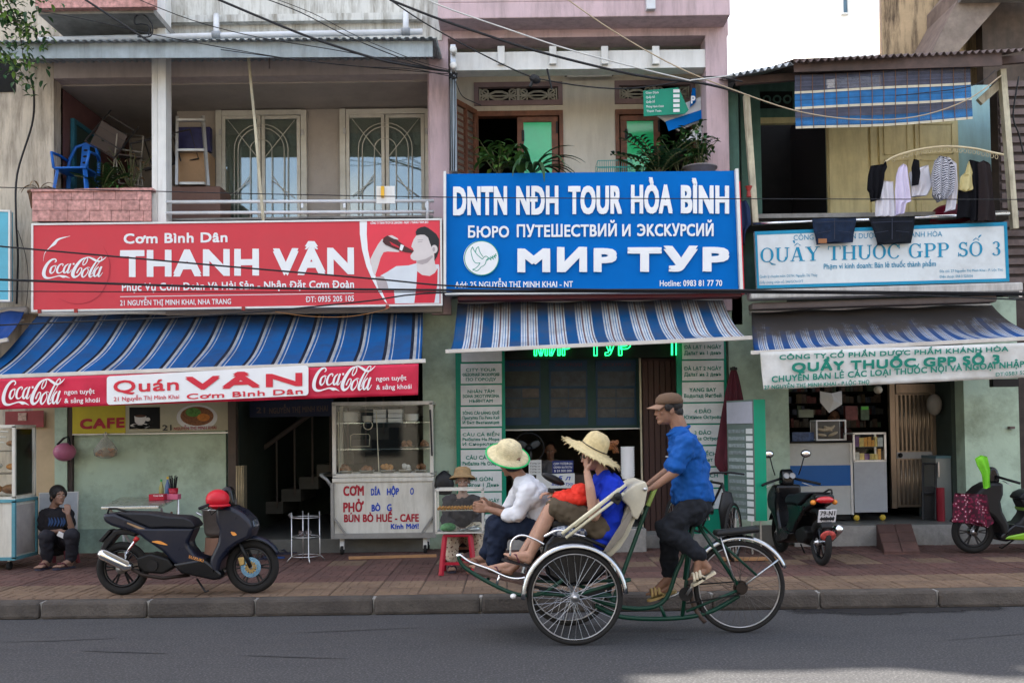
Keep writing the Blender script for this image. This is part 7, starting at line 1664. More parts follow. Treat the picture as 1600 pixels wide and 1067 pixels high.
# canvas back and folded hood
def canv(name, poly, y0, y1, m, bev=.012, amp=.012):
 pts = [A7(x, y, (y0+y1)/2) for x, y in poly]; mb = MB(); mb.prism([(p_.x, p_.z) for p_ in pts][::-1], y0, y1); o = mb.build(name, m, cyc, world=True, bevel=bev); o.data.polygons.foreach_set('use_smooth', [True]*len(o.data.polygons)); return o
canv('canvas_back', [(948, 863), (938, 858), (958, 825), (975, 780), (984, 752), (994, 758), (990, 795), (975, 830), (962, 850)], YN+.08, YFr-.06, m_canv)
canv('folded_hood', [(975, 786), (963, 775), (968, 764), (984, 753), (999, 748), (1003, 758), (998, 784), (987, 806), (979, 800)], YN+.02, YFr-.02, m_canv, .012)
canv('canvas_flap', [(962, 830), (990, 788), (990, 802), (974, 836), (950, 862), (942, 862)], YN+.03, YN+.045, mat('grey_canvas', (.22, .20, .17), .85, var=.15, bump=.4, bscale=10), .004)
for (a, b_, r_) in (((878, 834), (968, 764), .014), ((884, 840), (975, 770), .012), ((897, 822), (978, 757), .012)):
 for y in (YN-.06, YFr-.03): tb('hood_bow', [(a[0], a[1], y), (b_[0], b_[1], y)], r_, mat('cream_enamel', (.60, .57, .42), .4, var=.08, dirt=.3))
mb = MB(); mb.obox(A7(963, 780, YN-.06), (.07, .03, .06), Euler((0, .6, 0)).to_matrix()); mb.ell(A7(966, 775, YN-.08), (.03, .02, .03), 8, 6); mb.build('hood_joint', m_black, cyc, world=True, bevel=.006)
tb('arm_rail', spline([(850, 838, YN+.05), (872, 828, YN+.04), (890, 832, YN+.04), (915, 838, YN+.05)], 4), .011, m_chrome)
tb('seat_strut', [(905, 836, YN+.05), (950, 856, YN+.05)], .014, m_black)
# drive, saddle, carrier pad
cbb = A7(1072, 928, YM-.05)
mb = MB(); mb.cyl(cbb+Vector((0, .01, 0)), .055, .006, 28, Matrix.Rotation(R(90), 3, 'X')); mb.bw('chainring', m_rubber, cyc)
chb = Vector((wr.x, YM-.055, WRr)); mb = MB(); mb.cyl(chb, .04, .02, 20, Matrix.Rotation(R(90), 3, 'X')); mb.cyl(chb+Vector((0, .01, 0)), .058, .004, 20, Matrix.Rotation(R(90), 3, 'X')); mb.bw('sprocket', mat('rusty_steel', (.03, .022, .018), .6, .4, var=.3), cyc)
tb('chain', [cbb+Vector((0, 0, .07)), chb+Vector((0, 0, .05))], .006, m_rubber, seg=4); tb('chain', [cbb-Vector((0, 0, .07)), chb-Vector((0, 0, .05))], .006, m_rubber, seg=4)
PED1, PED2 = A7(1092, 903, YM-.16), A7(1036, 934, YM+.16)
tb('crank', [cbb+Vector((0, -.03, 0)), PED1+Vector((0, .06, 0))], .011, m_steel); tb('crank', [cbb+Vector((0, .12, 0)), PED2+Vector((0, -.06, 0))], .011, m_steel)
for pd in (PED1, PED2):
 mb = MB(); mb.obox(pd, (.09, .08, .022)); mb.build('pedal', m_black, cyc, world=True, bevel=.004)
arcguard(cyc, (wr.x, YM, WRr), WRr+.022, 140, 225, .06, mat('brown_guard', (.09, .065, .055), .6, var=.3), 'chain_guard')
mb = MB(); mb.tube([A7(1072, 800), A7(1090, 797), A7(1112, 796)], [.02, .055, .085], 12, sq=.45); mb.build('saddle', mat('black_vinyl'), cyc, world=True, smooth=1)
mb = MB()
for k in range(7): mb.tube([A7(1082+k*4, 802, YM+.05*math.cos(k)), A7(1084+k*4, 812, YM+.05*math.sin(k))], .006, 5)
mb.bw('saddle_springs', m_steel, cyc)
a, b_ = A7(1116, 833), A7(1184, 826); mb = MB(); mb.beam(a, b_, .16, .045); mb.build('carrier_pad', mat('black_vinyl'), cyc, world=True, bevel=.018)
tb('carrier_post', [(1163, 832), (1163, 850)], .012, m_steel); tb('carrier_stay', [(1125, 836, YM-.06), (1150, 915, YM-.06)], .007, m_steel); tb('guard_stay', [(1216, 874, YM-.05), (1158, 918, YM-.06)], .008, m_alum)
# ================================================================ scooters
K = .001273
def sc(cx, cy): return ((cx-720)*K, (965-cy)*K)
def scooter(name, label, loc, rz, body, acc, disc=True, lean=0):
 t = thing(name, label, 'scooter', loc, rz); T = Matrix()
 def pr(nm, poly, hw, m, bev=.015, y0=None, y1=None, par=None):
  mb = MB(); mb.T = T; mb.prism([sc(*p_) for p_ in poly], -hw if y0 is None else y0, hw if y1 is None else y1); o = mb.build(nm, m, par or t, bevel=bev); o.data.polygons.foreach_set('use_smooth', [True]*len(o.data.polygons))
  o.data.set_sharp_from_angle(angle=R(50)); 
  if bev: o.modifiers['bevel'].segments = 3
  return o
 def tu(nm, pts, r_, m, seg=8, par=None):
  mb = MB(); mb.T = T; mb.tube([(sc(p_[0], p_[1])[0], p_[2], sc(p_[0], p_[1])[1]) for p_ in pts], r_, seg); return mb.build(nm, m, par or t, smooth=1)
 WL = WM[t.name]
 for cx, cy in ((245, 772), (1180, 772)):
  x, z = sc(cx, cy); wc = WL @ Vector((x, 0, z)); wheel(t, wc, .243, rz, .036, rimm=m_bgl if cx < 500 else mat('dark_rim', (.035, .035, .037), .4, .4), hubr=.05, hubw=.07, cast=6, rimw=.012)
 sb = pr('under_seat_body', [(480, 474), (790, 480), (745, 580), (745, 610), (800, 680), (860, 700), (890, 735), (905, 790), (850, 792), (700, 775), (630, 725), (560, 650), (430, 560), (330, 470)], .115, body, .03)
 pr('floor_board', [(640, 735), (860, 698), (915, 740), (985, 800), (985, 845), (930, 852), (700, 800)], .15, m_bgl, .02)
 pr('seat', [(215, 362), (330, 366), (470, 372), (600, 396), (720, 404), (770, 426), (805, 472), (780, 488), (600, 478), (480, 482), (380, 440), (300, 402)], .125, mat('seat_vinyl', (.010, .011, .015), .5, var=.12), .045)
 tl = pr('tail', [(125, 376), (215, 368), (330, 412), (480, 478), (640, 560), (600, 610), (430, 545), (300, 496), (190, 462), (140, 432)], .105, body, .03)
 pr('tail_light', [(130, 395), (150, 390), (200, 430), (190, 452), (146, 430)], .085, mat('tail_red', (.45, .01, .01), .15, coat=1) if acc == 'red' else mat('clear_lens', (.45, .5, .6), .1, .4), .01)
 pr('leg_shield', [(945, 335), (1060, 335), (1130, 372), (1192, 430), (1212, 480), (1188, 560), (1100, 600), (1040, 645), (985, 720), (960, 810), (930, 852), (900, 780), (905, 700), (958, 590), (972, 500), (948, 440)], .15, body, .05)
 pr('headlight', [(1076, 346), (1140, 384), (1204, 446), (1220, 492), (1186, 486), (1132, 440)], .085, mat('headlight_glass', (.10, .12, .15), .1, .5), .02)
 pr('rear_fender', [(95, 640), (128, 560), (200, 492), (330, 474), (372, 505), (350, 545), (300, 530), (225, 530), (165, 600), (115, 665)], .06, m_black, .015)
 fx, fz = sc(1180, 772); fc = WL @ Vector((fx, 0, fz))
 mb = MB(); vs = []
 for i in range(15):
  a = R(25+115*i/14)
  for j in range(5): tt = (j-2)/2; rr = .262+.02*(1-tt*tt); vs.append((fx+rr*math.cos(a), tt*.055, fz+rr*math.sin(a)))
 mb.add(vs, [(i*5+j, i*5+j+1, (i+1)*5+j+1, (i+1)*5+j) for i in range(14) for j in range(4)]); o = mb.build('front_fender', body, t, smooth=1); o.modifiers.new('solid', 'SOLIDIFY').thickness = .006
 for s_ in (-1, 1): tu('fork', [(1085, 560, s_*.075), (1182, 772, s_*.075)], .018, m_black)
 if disc:
  mb = MB(); mb.lathe([(.05, -.003), (.092, -.003), (.092, .003), (.05, .003), (.05, -.003)], 28, (fx, -.06, fz), Matrix.Rotation(R(90), 3, 'X')); mb.build('brake_disc', mat('disc_blue', (.22, .42, .62), .25, .8), t)
  mb = MB()
  for k in range(12): a = k*pi/6; mb.beam((fx+.02*math.cos(a), -.064, fz+.02*math.sin(a)), (fx+.055*math.cos(a+.4), -.064, fz+.055*math.sin(a+.4)), .006, .012)
  mb.build('disc_carrier', mat('brass', (.5, .36, .15), .4, .8), t); pr('caliper', [(1090, 700), (1135, 695), (1140, 750), (1105, 760)], .0, mat('brass'), .006, -.085, -.055)
 ex = MB(); ex.T = T
 e0, e1 = sc(128, 648), sc(335, 745); ex.tube([(e0[0]-.01, -.14, e0[1]), (e0[0]+.02, -.14, e0[1]-.01), (e1[0]-.03, -.13, e1[1]), (e1[0]+.02, -.12, e1[1]-.01)], [.035, .05, .05, .03], 14); eo = ex.build('exhaust', m_chrome, t, smooth=1)
 pr('heat_shield', [(150, 622), (190, 628), (345, 706), (352, 738), (180, 652)], 0, mat('dull_chrome', (.4, .4, .4), .3, 1), .006, -.195, -.185)
 tu('exhaust_pipe', [(340, 762, -.12), (420, 812, -.11), (560, 838, -.09), (740, 822, -.05)], .016, mat('rusty_steel'))
 pr('engine', [(370, 690), (470, 660), (600, 700), (640, 760), (560, 810), (430, 800), (380, 760)], .10, mat('engine_black', (.012, .012, .012), .5, .3), .02)
 mb = MB(); c_ = sc(488, 745); mb.cyl((c_[0], -.10, c_[1]), .05, .015, 18, Matrix.Rotation(R(90), 3, 'X')); mb.build('engine_cap', m_black, t)
 tu('shock_absorber', [(385, 545, -.11), (365, 570, -.11)], .022, mat('shock_red', (.4, .02, .02), .4)); tu('shock_rod', [(375, 555, -.11), (300, 665, -.12)], .012, m_chrome)
 mb = MB()
 for k in range(7): u = k/6; x, z = sc(368-60*u, 575+80*u); mb.lathe([(.014, -.004), (.019, 0), (.014, .004)], 10, (x, -.112, z), Matrix.Rotation(-.6, 3, 'Y'))
 mb.build('shock_spring', mat('shock_red'), t)
 pr('handlebar_cover', [(950, 345), (945, 280), (965, 215), (1005, 190), (1045, 215), (1062, 300), (1065, 345)], .07, m_bgl, .03)
 for s_ in (-1, 1):
  tu('grip', [(985, 280, s_*.07), (950, 300, s_*.18), (905, 322, s_*.30), (880, 332, s_*.34)], .015, m_black); tu('lever', [(960, 318, s_*.16), (925, 352, s_*.27)], .006, m_steel)
 tu('side_stand', [(790, 850, -.05), (872, 935, -.13), (895, 925, -.14)], .009, m_black)
 tu('grab_rail', [(165, 372, -.09), (175, 338, -.09), (230, 340, -.09), (340, 372, -.09)], .01, m_black)
 pr('number_plate_holder', [(92, 568), (165, 490), (182, 500), (112, 580)], .07, m_black, .004)
 return t, sc, pr, tu
m_navy = mat('scooter_navy', (.006, .009, .022), .3, var=.1, coat=.15, dirt=.3, dirtcol=(.05, .045, .04))
q_ = floor_at(292, 927); Ysc = 9.17
s1, _, pr1, tu1 = scooter('scooter', 'dark navy scooter with a red helmet on its handlebar parked side-on by the left doorway', (at(295, 900, Ysc).x, Ysc, SW), 0, m_navy, 'navy')
m_sor = mat('decal_orange', (.7, .28, .06), .4); 
def sctext(t, s, a, b_, cap, y, m, sk=0):
 vs, fs = text_mesh(s, .04); x0 = min(v[0] for v in vs); x1 = max(v[0] for v in vs); A_, B_ = Vector((sc(*a)[0], 0, sc(*a)[1])), Vector((sc(*b_)[0], 0, sc(*b_)[1])); ex = (B_-A_)/(x1-x0); ez = Vector((0, 0, cap*K/.73)); mb = MB()
 for i, dx in enumerate((-.03, .03)): mb.add([A_+ex*(v[0]-x0+dx+sk*v[1])+ez*v[1]+Vector((0, y-i*.0004, 0)) for v in vs], fs)
 mb.build('lettering', m, t)
sctext(s1, 'SUZUKI', (758, 690), (860, 722), 22, -.155, m_sor, .25)
for st in ([(310, 440, 10), (400, 478, 16), (500, 515, 8)],): 
 mb = MB(); brush(mb, st, lambda x, y: Vector((sc(x, y)[0], -.11, sc(x, y)[1])), .001); mb.build('decal', mat('decal_tan', (.35, .22, .12), .4), s1)
mb = MB(); brush(mb, [(490, 575, 4), (540, 580, 22), (600, 600, 6)], lambda x, y: Vector((sc(x, y)[0], -.122, sc(x, y)[1])), .001); brush(mb, [(1060, 510, 6), (1080, 525, 26), (1100, 530, 6)], lambda x, y: Vector((sc(x, y)[0], -.155, sc(x, y)[1])), .001); mb.build('decal', m_sor, s1)
WM['helmet_ref'] = WM[s1.name]
hc = WM[s1.name] @ Vector((sc(970, 280)[0], -.17, sc(970, 280)[1]))
t = thing('helmet', 'bright red helmet hanging on the handlebar of the navy scooter', 'helmet', hc)
mb = MB(); mb.ell(hc, (.105, .11, .092), 20, 14); mb.build('shell', mat('helmet_red', (.50, .008, .02), .4, coat=.1, var=.05), t, world=True, smooth=1)
mb = MB(); mb.lathe([(.1, -.01), (.112, -.02), (.112, -.03), (.1, -.03)], 24, hc+Vector((0, 0, -.03))); mb.build('rim_band', mat('helmet_red'), t, world=True, smooth=1)
mb = MB(); mb.tube([hc+Vector((-.07, -.06, -.05)), hc+Vector((-.03, -.09, -.13)), hc+Vector((.05, -.08, -.06))], .006, 5); mb.bw('chin_strap', m_black, t)
# second scooter, seen from behind
m_bk = mat('scooter_black', (.006, .006, .007), .3, var=.1, coat=.15)
ra = Vector((at(1283, 870, 10.5).x, 10.5, SW)); hd = R(95)
ctr = ra + Vector((math.cos(hd), math.sin(hd), 0))*.604
s2_, _, pr2, tu2 = scooter('scooter', 'black scooter with red tail light seen from behind, parked at the pharmacy counter', ctr, hd, m_bk, 'red', disc=False)
TT = WM[s2_.name]
x0, z0 = sc(118, 560)
mb = MB(); mb.T = Matrix.Translation((x0-.02, 0, z0+.02)) @ Matrix.Rotation(R(-18), 4, 'Y'); mb.box(-.004, .004, -.095, .095, -.07, .07); npl = mb.build('number_plate', mat('plate_white', (.66, .66, .68), .4), s2_, bevel=.003)
for s_, zz in (('79-N1', .008), ('442.99', -.055)):
 vs, fs = text_mesh(s_, .05); a0 = min(v[0] for v in vs); a1 = max(v[0] for v in vs); mb = MB()
 for i, dx in enumerate((-.035, .035)):
  mb.add([Matrix.Translation((x0-.02, 0, z0+.02)) @ Matrix.Rotation(R(-18), 4, 'Y') @ Vector((-.0055-.0004*i, -( (v[0]-a0+dx)/(a1-a0)-.5)*.155, zz+v[1]*.072)) for v in vs], [f[::-1] for f in fs])
 mb.build('lettering', m_tblk, npl)
for s_ in (-1, 1):
 mb = MB(); x, z = sc(168, 430); mb.ell((x-.005, s_*.115, z-.01), (.035, .03, .028), 10, 8); mb.build('indicator', mat('amber', (.7, .25, .04), .2), s2_, smooth=1)
 tu2('mirror_stem', [(990, 250, s_*.14), (985, 180, s_*.17), (975, 90, s_*.20)], .007, m_black)
 x, z = sc(972, 60); mb = MB(); mb.ell((x, s_*.22, z), (.018, .062, .045), 14, 10); mm = mb.build('mirror', m_black, s2_, smooth=1); mb = MB(); mb.ell((x-.010, s_*.22, z), (.012, .053, .037), 14, 10); mb.build('mirror_glass', m_chrome, mm, smooth=1)
mb = MB(); x, z = sc(150, 425); mb.ell((x-.01, 0, z+.01), (.05, .10, .04), 16, 10); mb.build('rear_lamp', mat('lamp_red', (.5, .01, .015), .12, coat=1, var=.1), s2_, smooth=1)
mb = MB(); x, z = sc(60, 720); mb.ell((x+.04, 0, z+.02), (.02, .085, .06), 12, 8, Matrix.Rotation(R(-20), 3, 'Y')); mb.build('mud_flap', mat('flap_red', (.40, .06, .05), .5, var=.5, scale=25), s2_, smooth=1)
for s_ in (-1, 1):
 mb = MB(); x, z = sc(985, 270); mb.lathe([(.001, 0), (.035, 0), (.035, .01)], 14, (x-.075, s_*.035, z+.02), Matrix.Rotation(R(-70), 3, 'Y')); mb.build('dial', mat('dial_grey', (.3, .3, .3), .2), s2_)
# third: lime electric scooter cut by the right edge
m_lime = mat('lime_paint', (.20, .42, .02), .3, coat=.5, var=.08)
fw = at(1520, 838, 11.35)
s3, _, pr3, tu3 = scooter('scooter', 'lime green and black electric scooter cut off by the right edge', (fw.x+.585, 11.35, SW), pi, m_black, 'red', disc=False)
pr3('side_skirt', [(560, 740), (700, 760), (920, 800), (960, 830), (700, 850), (560, 800)], .16, m_lime, .02); pr3('side_fin', [(430, 470), (640, 500), (760, 560), (740, 600), (560, 560), (430, 520)], .125, m_lime, .015)
mb = MB(); c_ = sc(480, 400); mb.ell((c_[0], 0, c_[1]), (.25, .13, .07), 18, 10); mb.build('patterned_seat', mat('mesh_seat', (.30, .28, .32), .5, var=.5, scale=60), s3, smooth=1)
m_flor = mat('floral_cloth', (.16, .015, .04), .85, bump=.3, bscale=12)
n, L = nodes_of(m_flor); vo = n.new('ShaderNodeTexVoronoi'); vo.inputs['Scale'].default_value = 28; tcx = n.new('ShaderNodeTexCoord'); L.new(tcx.outputs['Object'], vo.inputs[0]); cr = n.new('ShaderNodeValToRGB'); cr.color_ramp.interpolation = 'CONSTANT'
e_ = cr.color_ramp.elements; e_[0].position = 0; e_[0].color = (.55, .4, .42, 1); e_[1].position = .22; e_[1].color = (.16, .012, .04, 1); x_ = e_.new(.5); x_.color = (.05, .01, .02, 1); L.new(vo.outputs[0], cr.inputs[0]); L.new(cr.outputs[0], n['Principled BSDF'].inputs['Base Color'])
garment('scooter_cover', 'maroon floral cloth bag hanging on the front of the lime scooter', [(1493, 770), (1541, 772), (1545, 800), (1552, 815), (1540, 824), (1510, 818), (1489, 816), (1490, 790)], 10.98, m_flor, 5, .08, 'cloth bag')
garment('lime_cloth', 'lime green cloth draped over the handlebar of the electric scooter', [(1524, 716), (1533, 711), (1542, 713), (1547, 735), (1546, 762), (1539, 763), (1535, 742), (1528, 728)], 11.0, mat('lime_cloth', (.18, .55, .03), .8, bump=.3), 3, .06, 'cloth')
# black bicycle parked behind the cyclo
t = thing('bicycle', 'black bicycle parked behind the cyclo driver by the right tour board', 'bicycle', (at(1125, 850, 11.2).x, 11.2, SW))
bx = at(1122, 850, 11.2).x
wheel(t, (bx+.12, 10.95, SW+.32), .32, R(62), .018, 24, hubr=.025, spoke_m=m_steel); wheel(t, (bx-.38, 11.9, SW+.32), .32, R(62), .018, 24, hubr=.025, spoke_m=m_steel)
F0, F1 = Vector((bx+.12, 10.95, SW+.32)), Vector((bx-.38, 11.9, SW+.32)); hp = F0+Vector((-.08, .15, .52)); stp = F0.lerp(F1, .62)+Vector((0, 0, .55)); bb_ = F0.lerp(F1, .55)+Vector((0, 0, -.05))
for p_, q_ in ((F0, hp), (hp, bb_), (hp, stp), (stp, bb_), (stp, F1), (bb_, F1)): mb = MB(); mb.tube([p_, q_], .014, 6); mb.bw('frame_tube', m_black, t)
mb = MB(); mb.tube([hp+Vector((-.25, -.12, .1)), hp+Vector((-.1, 0, .12)), hp+Vector((.1, .05, .12)), hp+Vector((.25, .0, .1))], .013, 6); mb.bw('handlebar', m_black, t); mb = MB(); mb.ell(stp+Vector((0, 0, .06)), (.07, .12, .03), 10, 6); mb.build('saddle', m_black, t, world=True, smooth=1)
mb = MB(); mb.lathe([(.001, -.25), (.09, -.22), (.12, 0), (.07, .18), (.001, .2)], 10, at(1136, 795, 11.0), sx=.8, sy=.5); tag(mb.build('black_bag', m_black, None, smooth=1), 'shiny black bag hanging on the parked bicycle', 'bag')
# ================================================================ people
def caps(mb, p, q, r1, r2, sq=1.0, seg=14, up=None):
 p, q = Vector(p), Vector(q); d = q-p; L_ = d.length; z = d.normalized(); u = Vector(up) if up else (Vector((0, 1, 0)) if abs(z.y) < .9 else Vector((1, 0, 0)))
 x = u.cross(z).normalized(); y = z.cross(x); M_ = Matrix((x, y, z)).transposed().to_4x4(); M_.translation = p
 prof = [(max(1e-4, r1*math.sin(a*pi/10)), -r1*math.cos(a*pi/10)) for a in range(6)]+[(max(1e-4, r2*math.cos(a*pi/10)), L_+r2*math.sin(a*pi/10)) for a in range(6)]
 T = mb.T; mb.T = T @ M_; mb.lathe(prof, seg, sy=sq); mb.T = T
def limb(mb, pts, rs, sq=1.0):
 for i in range(len(pts)-1): caps(mb, pts[i], pts[i+1], rs[i], rs[i+1], sq)
def live(mb, name, m, parent, vox, smooth=2, disp=0, dscale=.08):
 o = mb.bw(name, m, parent); md = o.modifiers.new('remesh', 'REMESH'); md.mode = 'VOXEL'; md.voxel_size = vox; md.use_smooth_shade = True
 if smooth: s_ = o.modifiers.new('smooth', 'SMOOTH'); s_.iterations = smooth; s_.factor = .6
 if disp:
  tx = D.textures.get('folds%.3f' % dscale) or D.textures.new('folds%.3f' % dscale, 'CLOUDS'); tx.noise_scale = dscale; tx.noise_depth = 2
  dm = o.modifiers.new('folds', 'DISPLACE'); dm.texture = tx; dm.strength = disp*1.1; dm.mid_level = .5; dm.texture_coords = 'LOCAL'
  t2 = D.textures.get('creases') or D.textures.new('creases', 'MUSGRAVE'); t2.noise_scale = .07
  d2 = o.modifiers.new('creases', 'DISPLACE'); d2.texture = t2; d2.strength = disp*.5; d2.mid_level = .4; d2.texture_coords = 'LOCAL'
 return o
def frame(fwd, up):
 f = Vector(fwd).normalized(); s_ = f.cross(Vector(up)).normalized(); u = s_.cross(f); return f, s_, u
def head(mb, c, fwd, up, k=1.0):
 f, s_, u = frame(fwd, up); Rm = Matrix((s_, f, u)).transposed()
 def E(a, b_, c_, r_): mb.ell(Vector(c)+(s_*a+f*b_+u*c_)*k, (r_[0]*k, r_[1]*k, r_[2]*k), 18, 12, Rm)
 E(0, -.012, .028, (.074, .095, .082)); E(0, .022, -.03, (.056, .066, .078)); E(0, .066, -.088, (.024, .024, .018)); E(0, .03, -.075, (.042, .05, .03))
 E(0, .086, -.006, (.009, .016, .026)); E(0, .097, -.028, (.012, .014, .010)); E(-.011, .09, -.032, (.008, .009, .007)); E(.011, .09, -.032, (.008, .009, .007))
 E(0, .072, .020, (.048, .018, .012)); E(-.036, .058, -.02, (.02, .02, .018)); E(.036, .058, -.02, (.02, .02, .018)); E(0, .082, -.052, (.021, .011, .007)); E(0, .080, -.064, (.018, .011, .008))
 for q in (-1, 1): E(q*.075, -.005, -.008, (.008, .019, .03))
 return (lambda a, b_, c_: Vector(c)+(s_*a+f*b_+u*c_)*k), Rm
def face_bits(par, H, Rm, k, hair=None, skin_d=None):
 for q in (-1, 1):
  mb = MB(); mb.ell(H(q*.03, .078, .002), (.0105*k, .0055*k, .0048*k), 12, 8, Rm); e = mb.build('eye', mat('eye_white', (.55, .52, .48), .25), par, world=True, smooth=1)
  mb = MB(); mb.ell(H(q*.03, .0822, .001), (.0045*k, .003*k, .0042*k), 10, 6, Rm); mb.build('iris', mat('iris_dark', (.015, .01, .008), .15), e, world=True, smooth=1)
  mb = MB(); mb.tube([H(q*.014, .0885, .018), H(q*.03, .087, .024), H(q*.046, .078, .018)], .0024*k, 5); mb.build('eyebrow', m_hairb, par, world=True, smooth=1)
 mb = MB(); mb.ell(H(0, .0925, -.0575), (.019*k, .0045*k, .0055*k), 12, 6, Rm); mb.build('lips', mat('lips', (.22, .08, .065), .5), par, world=True, smooth=1)
def hand(mb, wr, d, n, side, curl=.6, k=1.0):
 """palm plus four fingers of unequal length and a thumb leaving the side; d along the hand, n palm normal, side=+1/-1 thumb side"""
 d = Vector(d).normalized(); s_ = d.cross(Vector(n)).normalized(); n = s_.cross(d); s_ = s_*side; wr = Vector(wr)
 for j in range(4): caps(mb, wr+s_*(.018-.014*j)*.6*k, wr+d*.078*k+s_*(.03-.02*j)*k, .013*k, .0115*k)
 for j, L_ in enumerate((.068, .076, .071, .056)):
  p = wr+d*.08*k+s_*(.03-.02*j)*k; a = curl*.55; q = p
  for sg, ln in enumerate((.42, .33, .25)):
   dd = d*math.cos(a)+n*math.sin(a); q2 = q+dd*L_*ln*k; caps(mb, q, q2, (.0098-.001*sg)*k, (.009-.001*sg)*k, seg=8); q = q2; a += curl
 p = wr+d*.022*k+s_*.022*k; q = p+(d*.55+s_*.75+n*.35).normalized()*.038*k; q2 = q+(d*.9+s_*.15+n*.5).normalized()*.034*k; caps(mb, p, q, .014*k, .0105*k, seg=8); caps(mb, q, q2, .0105*k, .0085*k, seg=8)
def foot(mb, ank, heel, toe, k=1.0):
 ank, heel, toe = Vector(ank), Vector(heel), Vector(toe); d = (toe-heel).normalized(); s_ = d.cross(Vector((0, 0, 1))).normalized()
 caps(mb, ank, heel+d*.03+Vector((0, 0, .012)), .036*k, .032*k); caps(mb, ank+d*.01, toe-d*.07+Vector((0, 0, .005)), .036*k, .026*k); caps(mb, heel+d*.03, toe-d*.06, .028*k, .028*k)
 for j in range(4): caps(mb, heel+d*.12+s_*(.02-.013*j), toe-d*(.035+.006*j)+s_*(.03-.02*j), .02*k, .015*k, seg=8)
 for j in range(5): caps(mb, toe-d*(.04+.005*j)+s_*(.032-.016*j), toe-d*(.008+.008*j)+s_*(.034-.017*j)-Vector((0, 0, .004)), .0115*k, (.0115 if j == 0 else .0085)*k, seg=8)
def flipflop(par, heel, toe, m, m2, up=(0, 0, 1), wd=.046, th=.016):
 heel, toe = Vector(heel), Vector(toe); d = toe-heel; L_ = d.length; d.normalize(); s_ = d.cross(Vector(up)).normalized(); u = s_.cross(d)
 pr = [(-.03, 0), (-.02, -.6), (.03, -.8), (.45, -.72), (.75, -1), (.95, -.7), (1.02, 0), (.95, .75), (.75, 1), (.45, .78), (.03, .8), (-.02, .6)]
 mb = MB(); n_ = len(pr); base = [heel+d*a*L_+s_*b_*wd-u*.034 for a, b_ in pr]; mb.add([p_-u*th for p_ in base]+base, [tuple(range(n_))[::-1], tuple(range(n_, 2*n_))]+[(i, (i+1) % n_, n_+(i+1) % n_, n_+i) for i in range(n_)])
 so = mb.bw('sandal', m, par); mb = MB(); mb.tube([heel+d*.42*L_-s_*wd*.9-u*.03, heel+d*.6*L_-s_*wd*.6+u*.02, heel+d*.8*L_+u*.012, heel+d*.6*L_+s_*wd*.6+u*.02, heel+d*.42*L_+s_*wd*.9-u*.03], .008, 6); mb.build('sandal_strap', m2, so, world=True, smooth=1)
m_sk = mat('skin_tan', (.25, .135, .088), .5, var=.16, scale=14, bump=.15, bscale=90); m_skl = mat('skin_light', (.38, .22, .155), .5, var=.14, scale=14, bump=.1, bscale=90); m_sko = mat('skin_old', (.27, .17, .125), .55, var=.15, scale=20, bump=.5, bscale=50)
for m_ in (m_sk, m_skl, m_sko): b = m_.node_tree.nodes['Principled BSDF']; b.inputs['Subsurface Weight'].default_value = .12; b.inputs['Subsurface Radius'].default_value = (.02, .008, .004)
m_hairb = mat('black_hair', (.012, .010, .010), .45, var=.3, scale=40, bump=.6, bscale=120); m_hairr = mat('auburn_hair', (.20, .075, .025), .5, var=.4, scale=50, bump=.6, bscale=120)
def straw(name, c): return mat(name, c, .8, var=.18, scale=30, bump=.8, bscale=110)
m_st = straw('straw_pale', (.60, .52, .32)); m_st2 = straw('straw_natural', (.56, .46, .25)); m_stb = straw('straw_brown', (.26, .17, .08))
def hframe(fwd, up):
 u = Vector(up).normalized(); f = Vector(fwd); f = (f-u*f.dot(u)).normalized(); return f.cross(u), f, u
def hat(name, label, par, c, up, fwd, prof, m, frayed=0, sx=1, band=None):
 s_, f, u = hframe(fwd, up); T = Matrix((s_, f, u)).transposed().to_4x4(); T.translation = Vector(c)
 mb = MB(); mb.T = T; mb.lathe(prof, 40, sx=sx)
 if frayed:
  r_, z = prof[0]
  for k in range(frayed):
   a = 2*pi*k/frayed+random.uniform(-.04, .04); l_ = random.uniform(.01, .035); w_ = .006
   mb.add([(r_*.97*math.cos(a-.03), r_*.97*math.sin(a-.03), z), (r_*.97*math.cos(a+.03), r_*.97*math.sin(a+.03), z), ((r_+l_)*math.cos(a+.02), (r_+l_)*math.sin(a+.02), z-random.uniform(-.01, .03))], [(0, 1, 2)])
 o = mb.build(name, m, par, world=True, smooth=1); o.modifiers.new('solid', 'SOLIDIFY').thickness = .005; return o
# ---- cyclo driver
def J(px, py, Y): return at(px, py, Y)
Y0 = YM
t = thing('person', 'man in blue polo shirt, dark trousers and brown cap pedalling the cyclo', 'person', J(1083, 790, Y0))
hc_ = J(1044, 640, Y0); fwd, up = Vector((-1, -.12, -.06)), Vector((-.05, 0, 1))
mb = MB(); H, Rm = head(mb, hc_, fwd, up, 1.07)
neck = J(1062, 674, Y0); caps(mb, hc_+Vector((.045, 0, -.03)), neck+Vector((.02, 0, -.03)), .060, .068)
sN, sF = J(1072, 694, Y0-.17), J(1068, 697, Y0+.17)
limb(mb, [sN, J(1055, 737, Y0-.21), J(1020, 762, Y0-.23)], [.05, .038, .026]); limb(mb, [sF, J(1046, 733, Y0+.2), J(1012, 758, Y0+.22)], [.05, .038, .026])
hand(mb, J(1020, 762, Y0-.23), (-1, .1, -.12), (0, 0, -1), 1, .75, 1.05); hand(mb, J(1014, 757, Y0+.22), (-1, -.1, -.1), (0, 0, -1), -1, .75, 1.05)
caps(mb, J(1074, 700, Y0), J(1082, 780, Y0), .11, .10, 1.35)
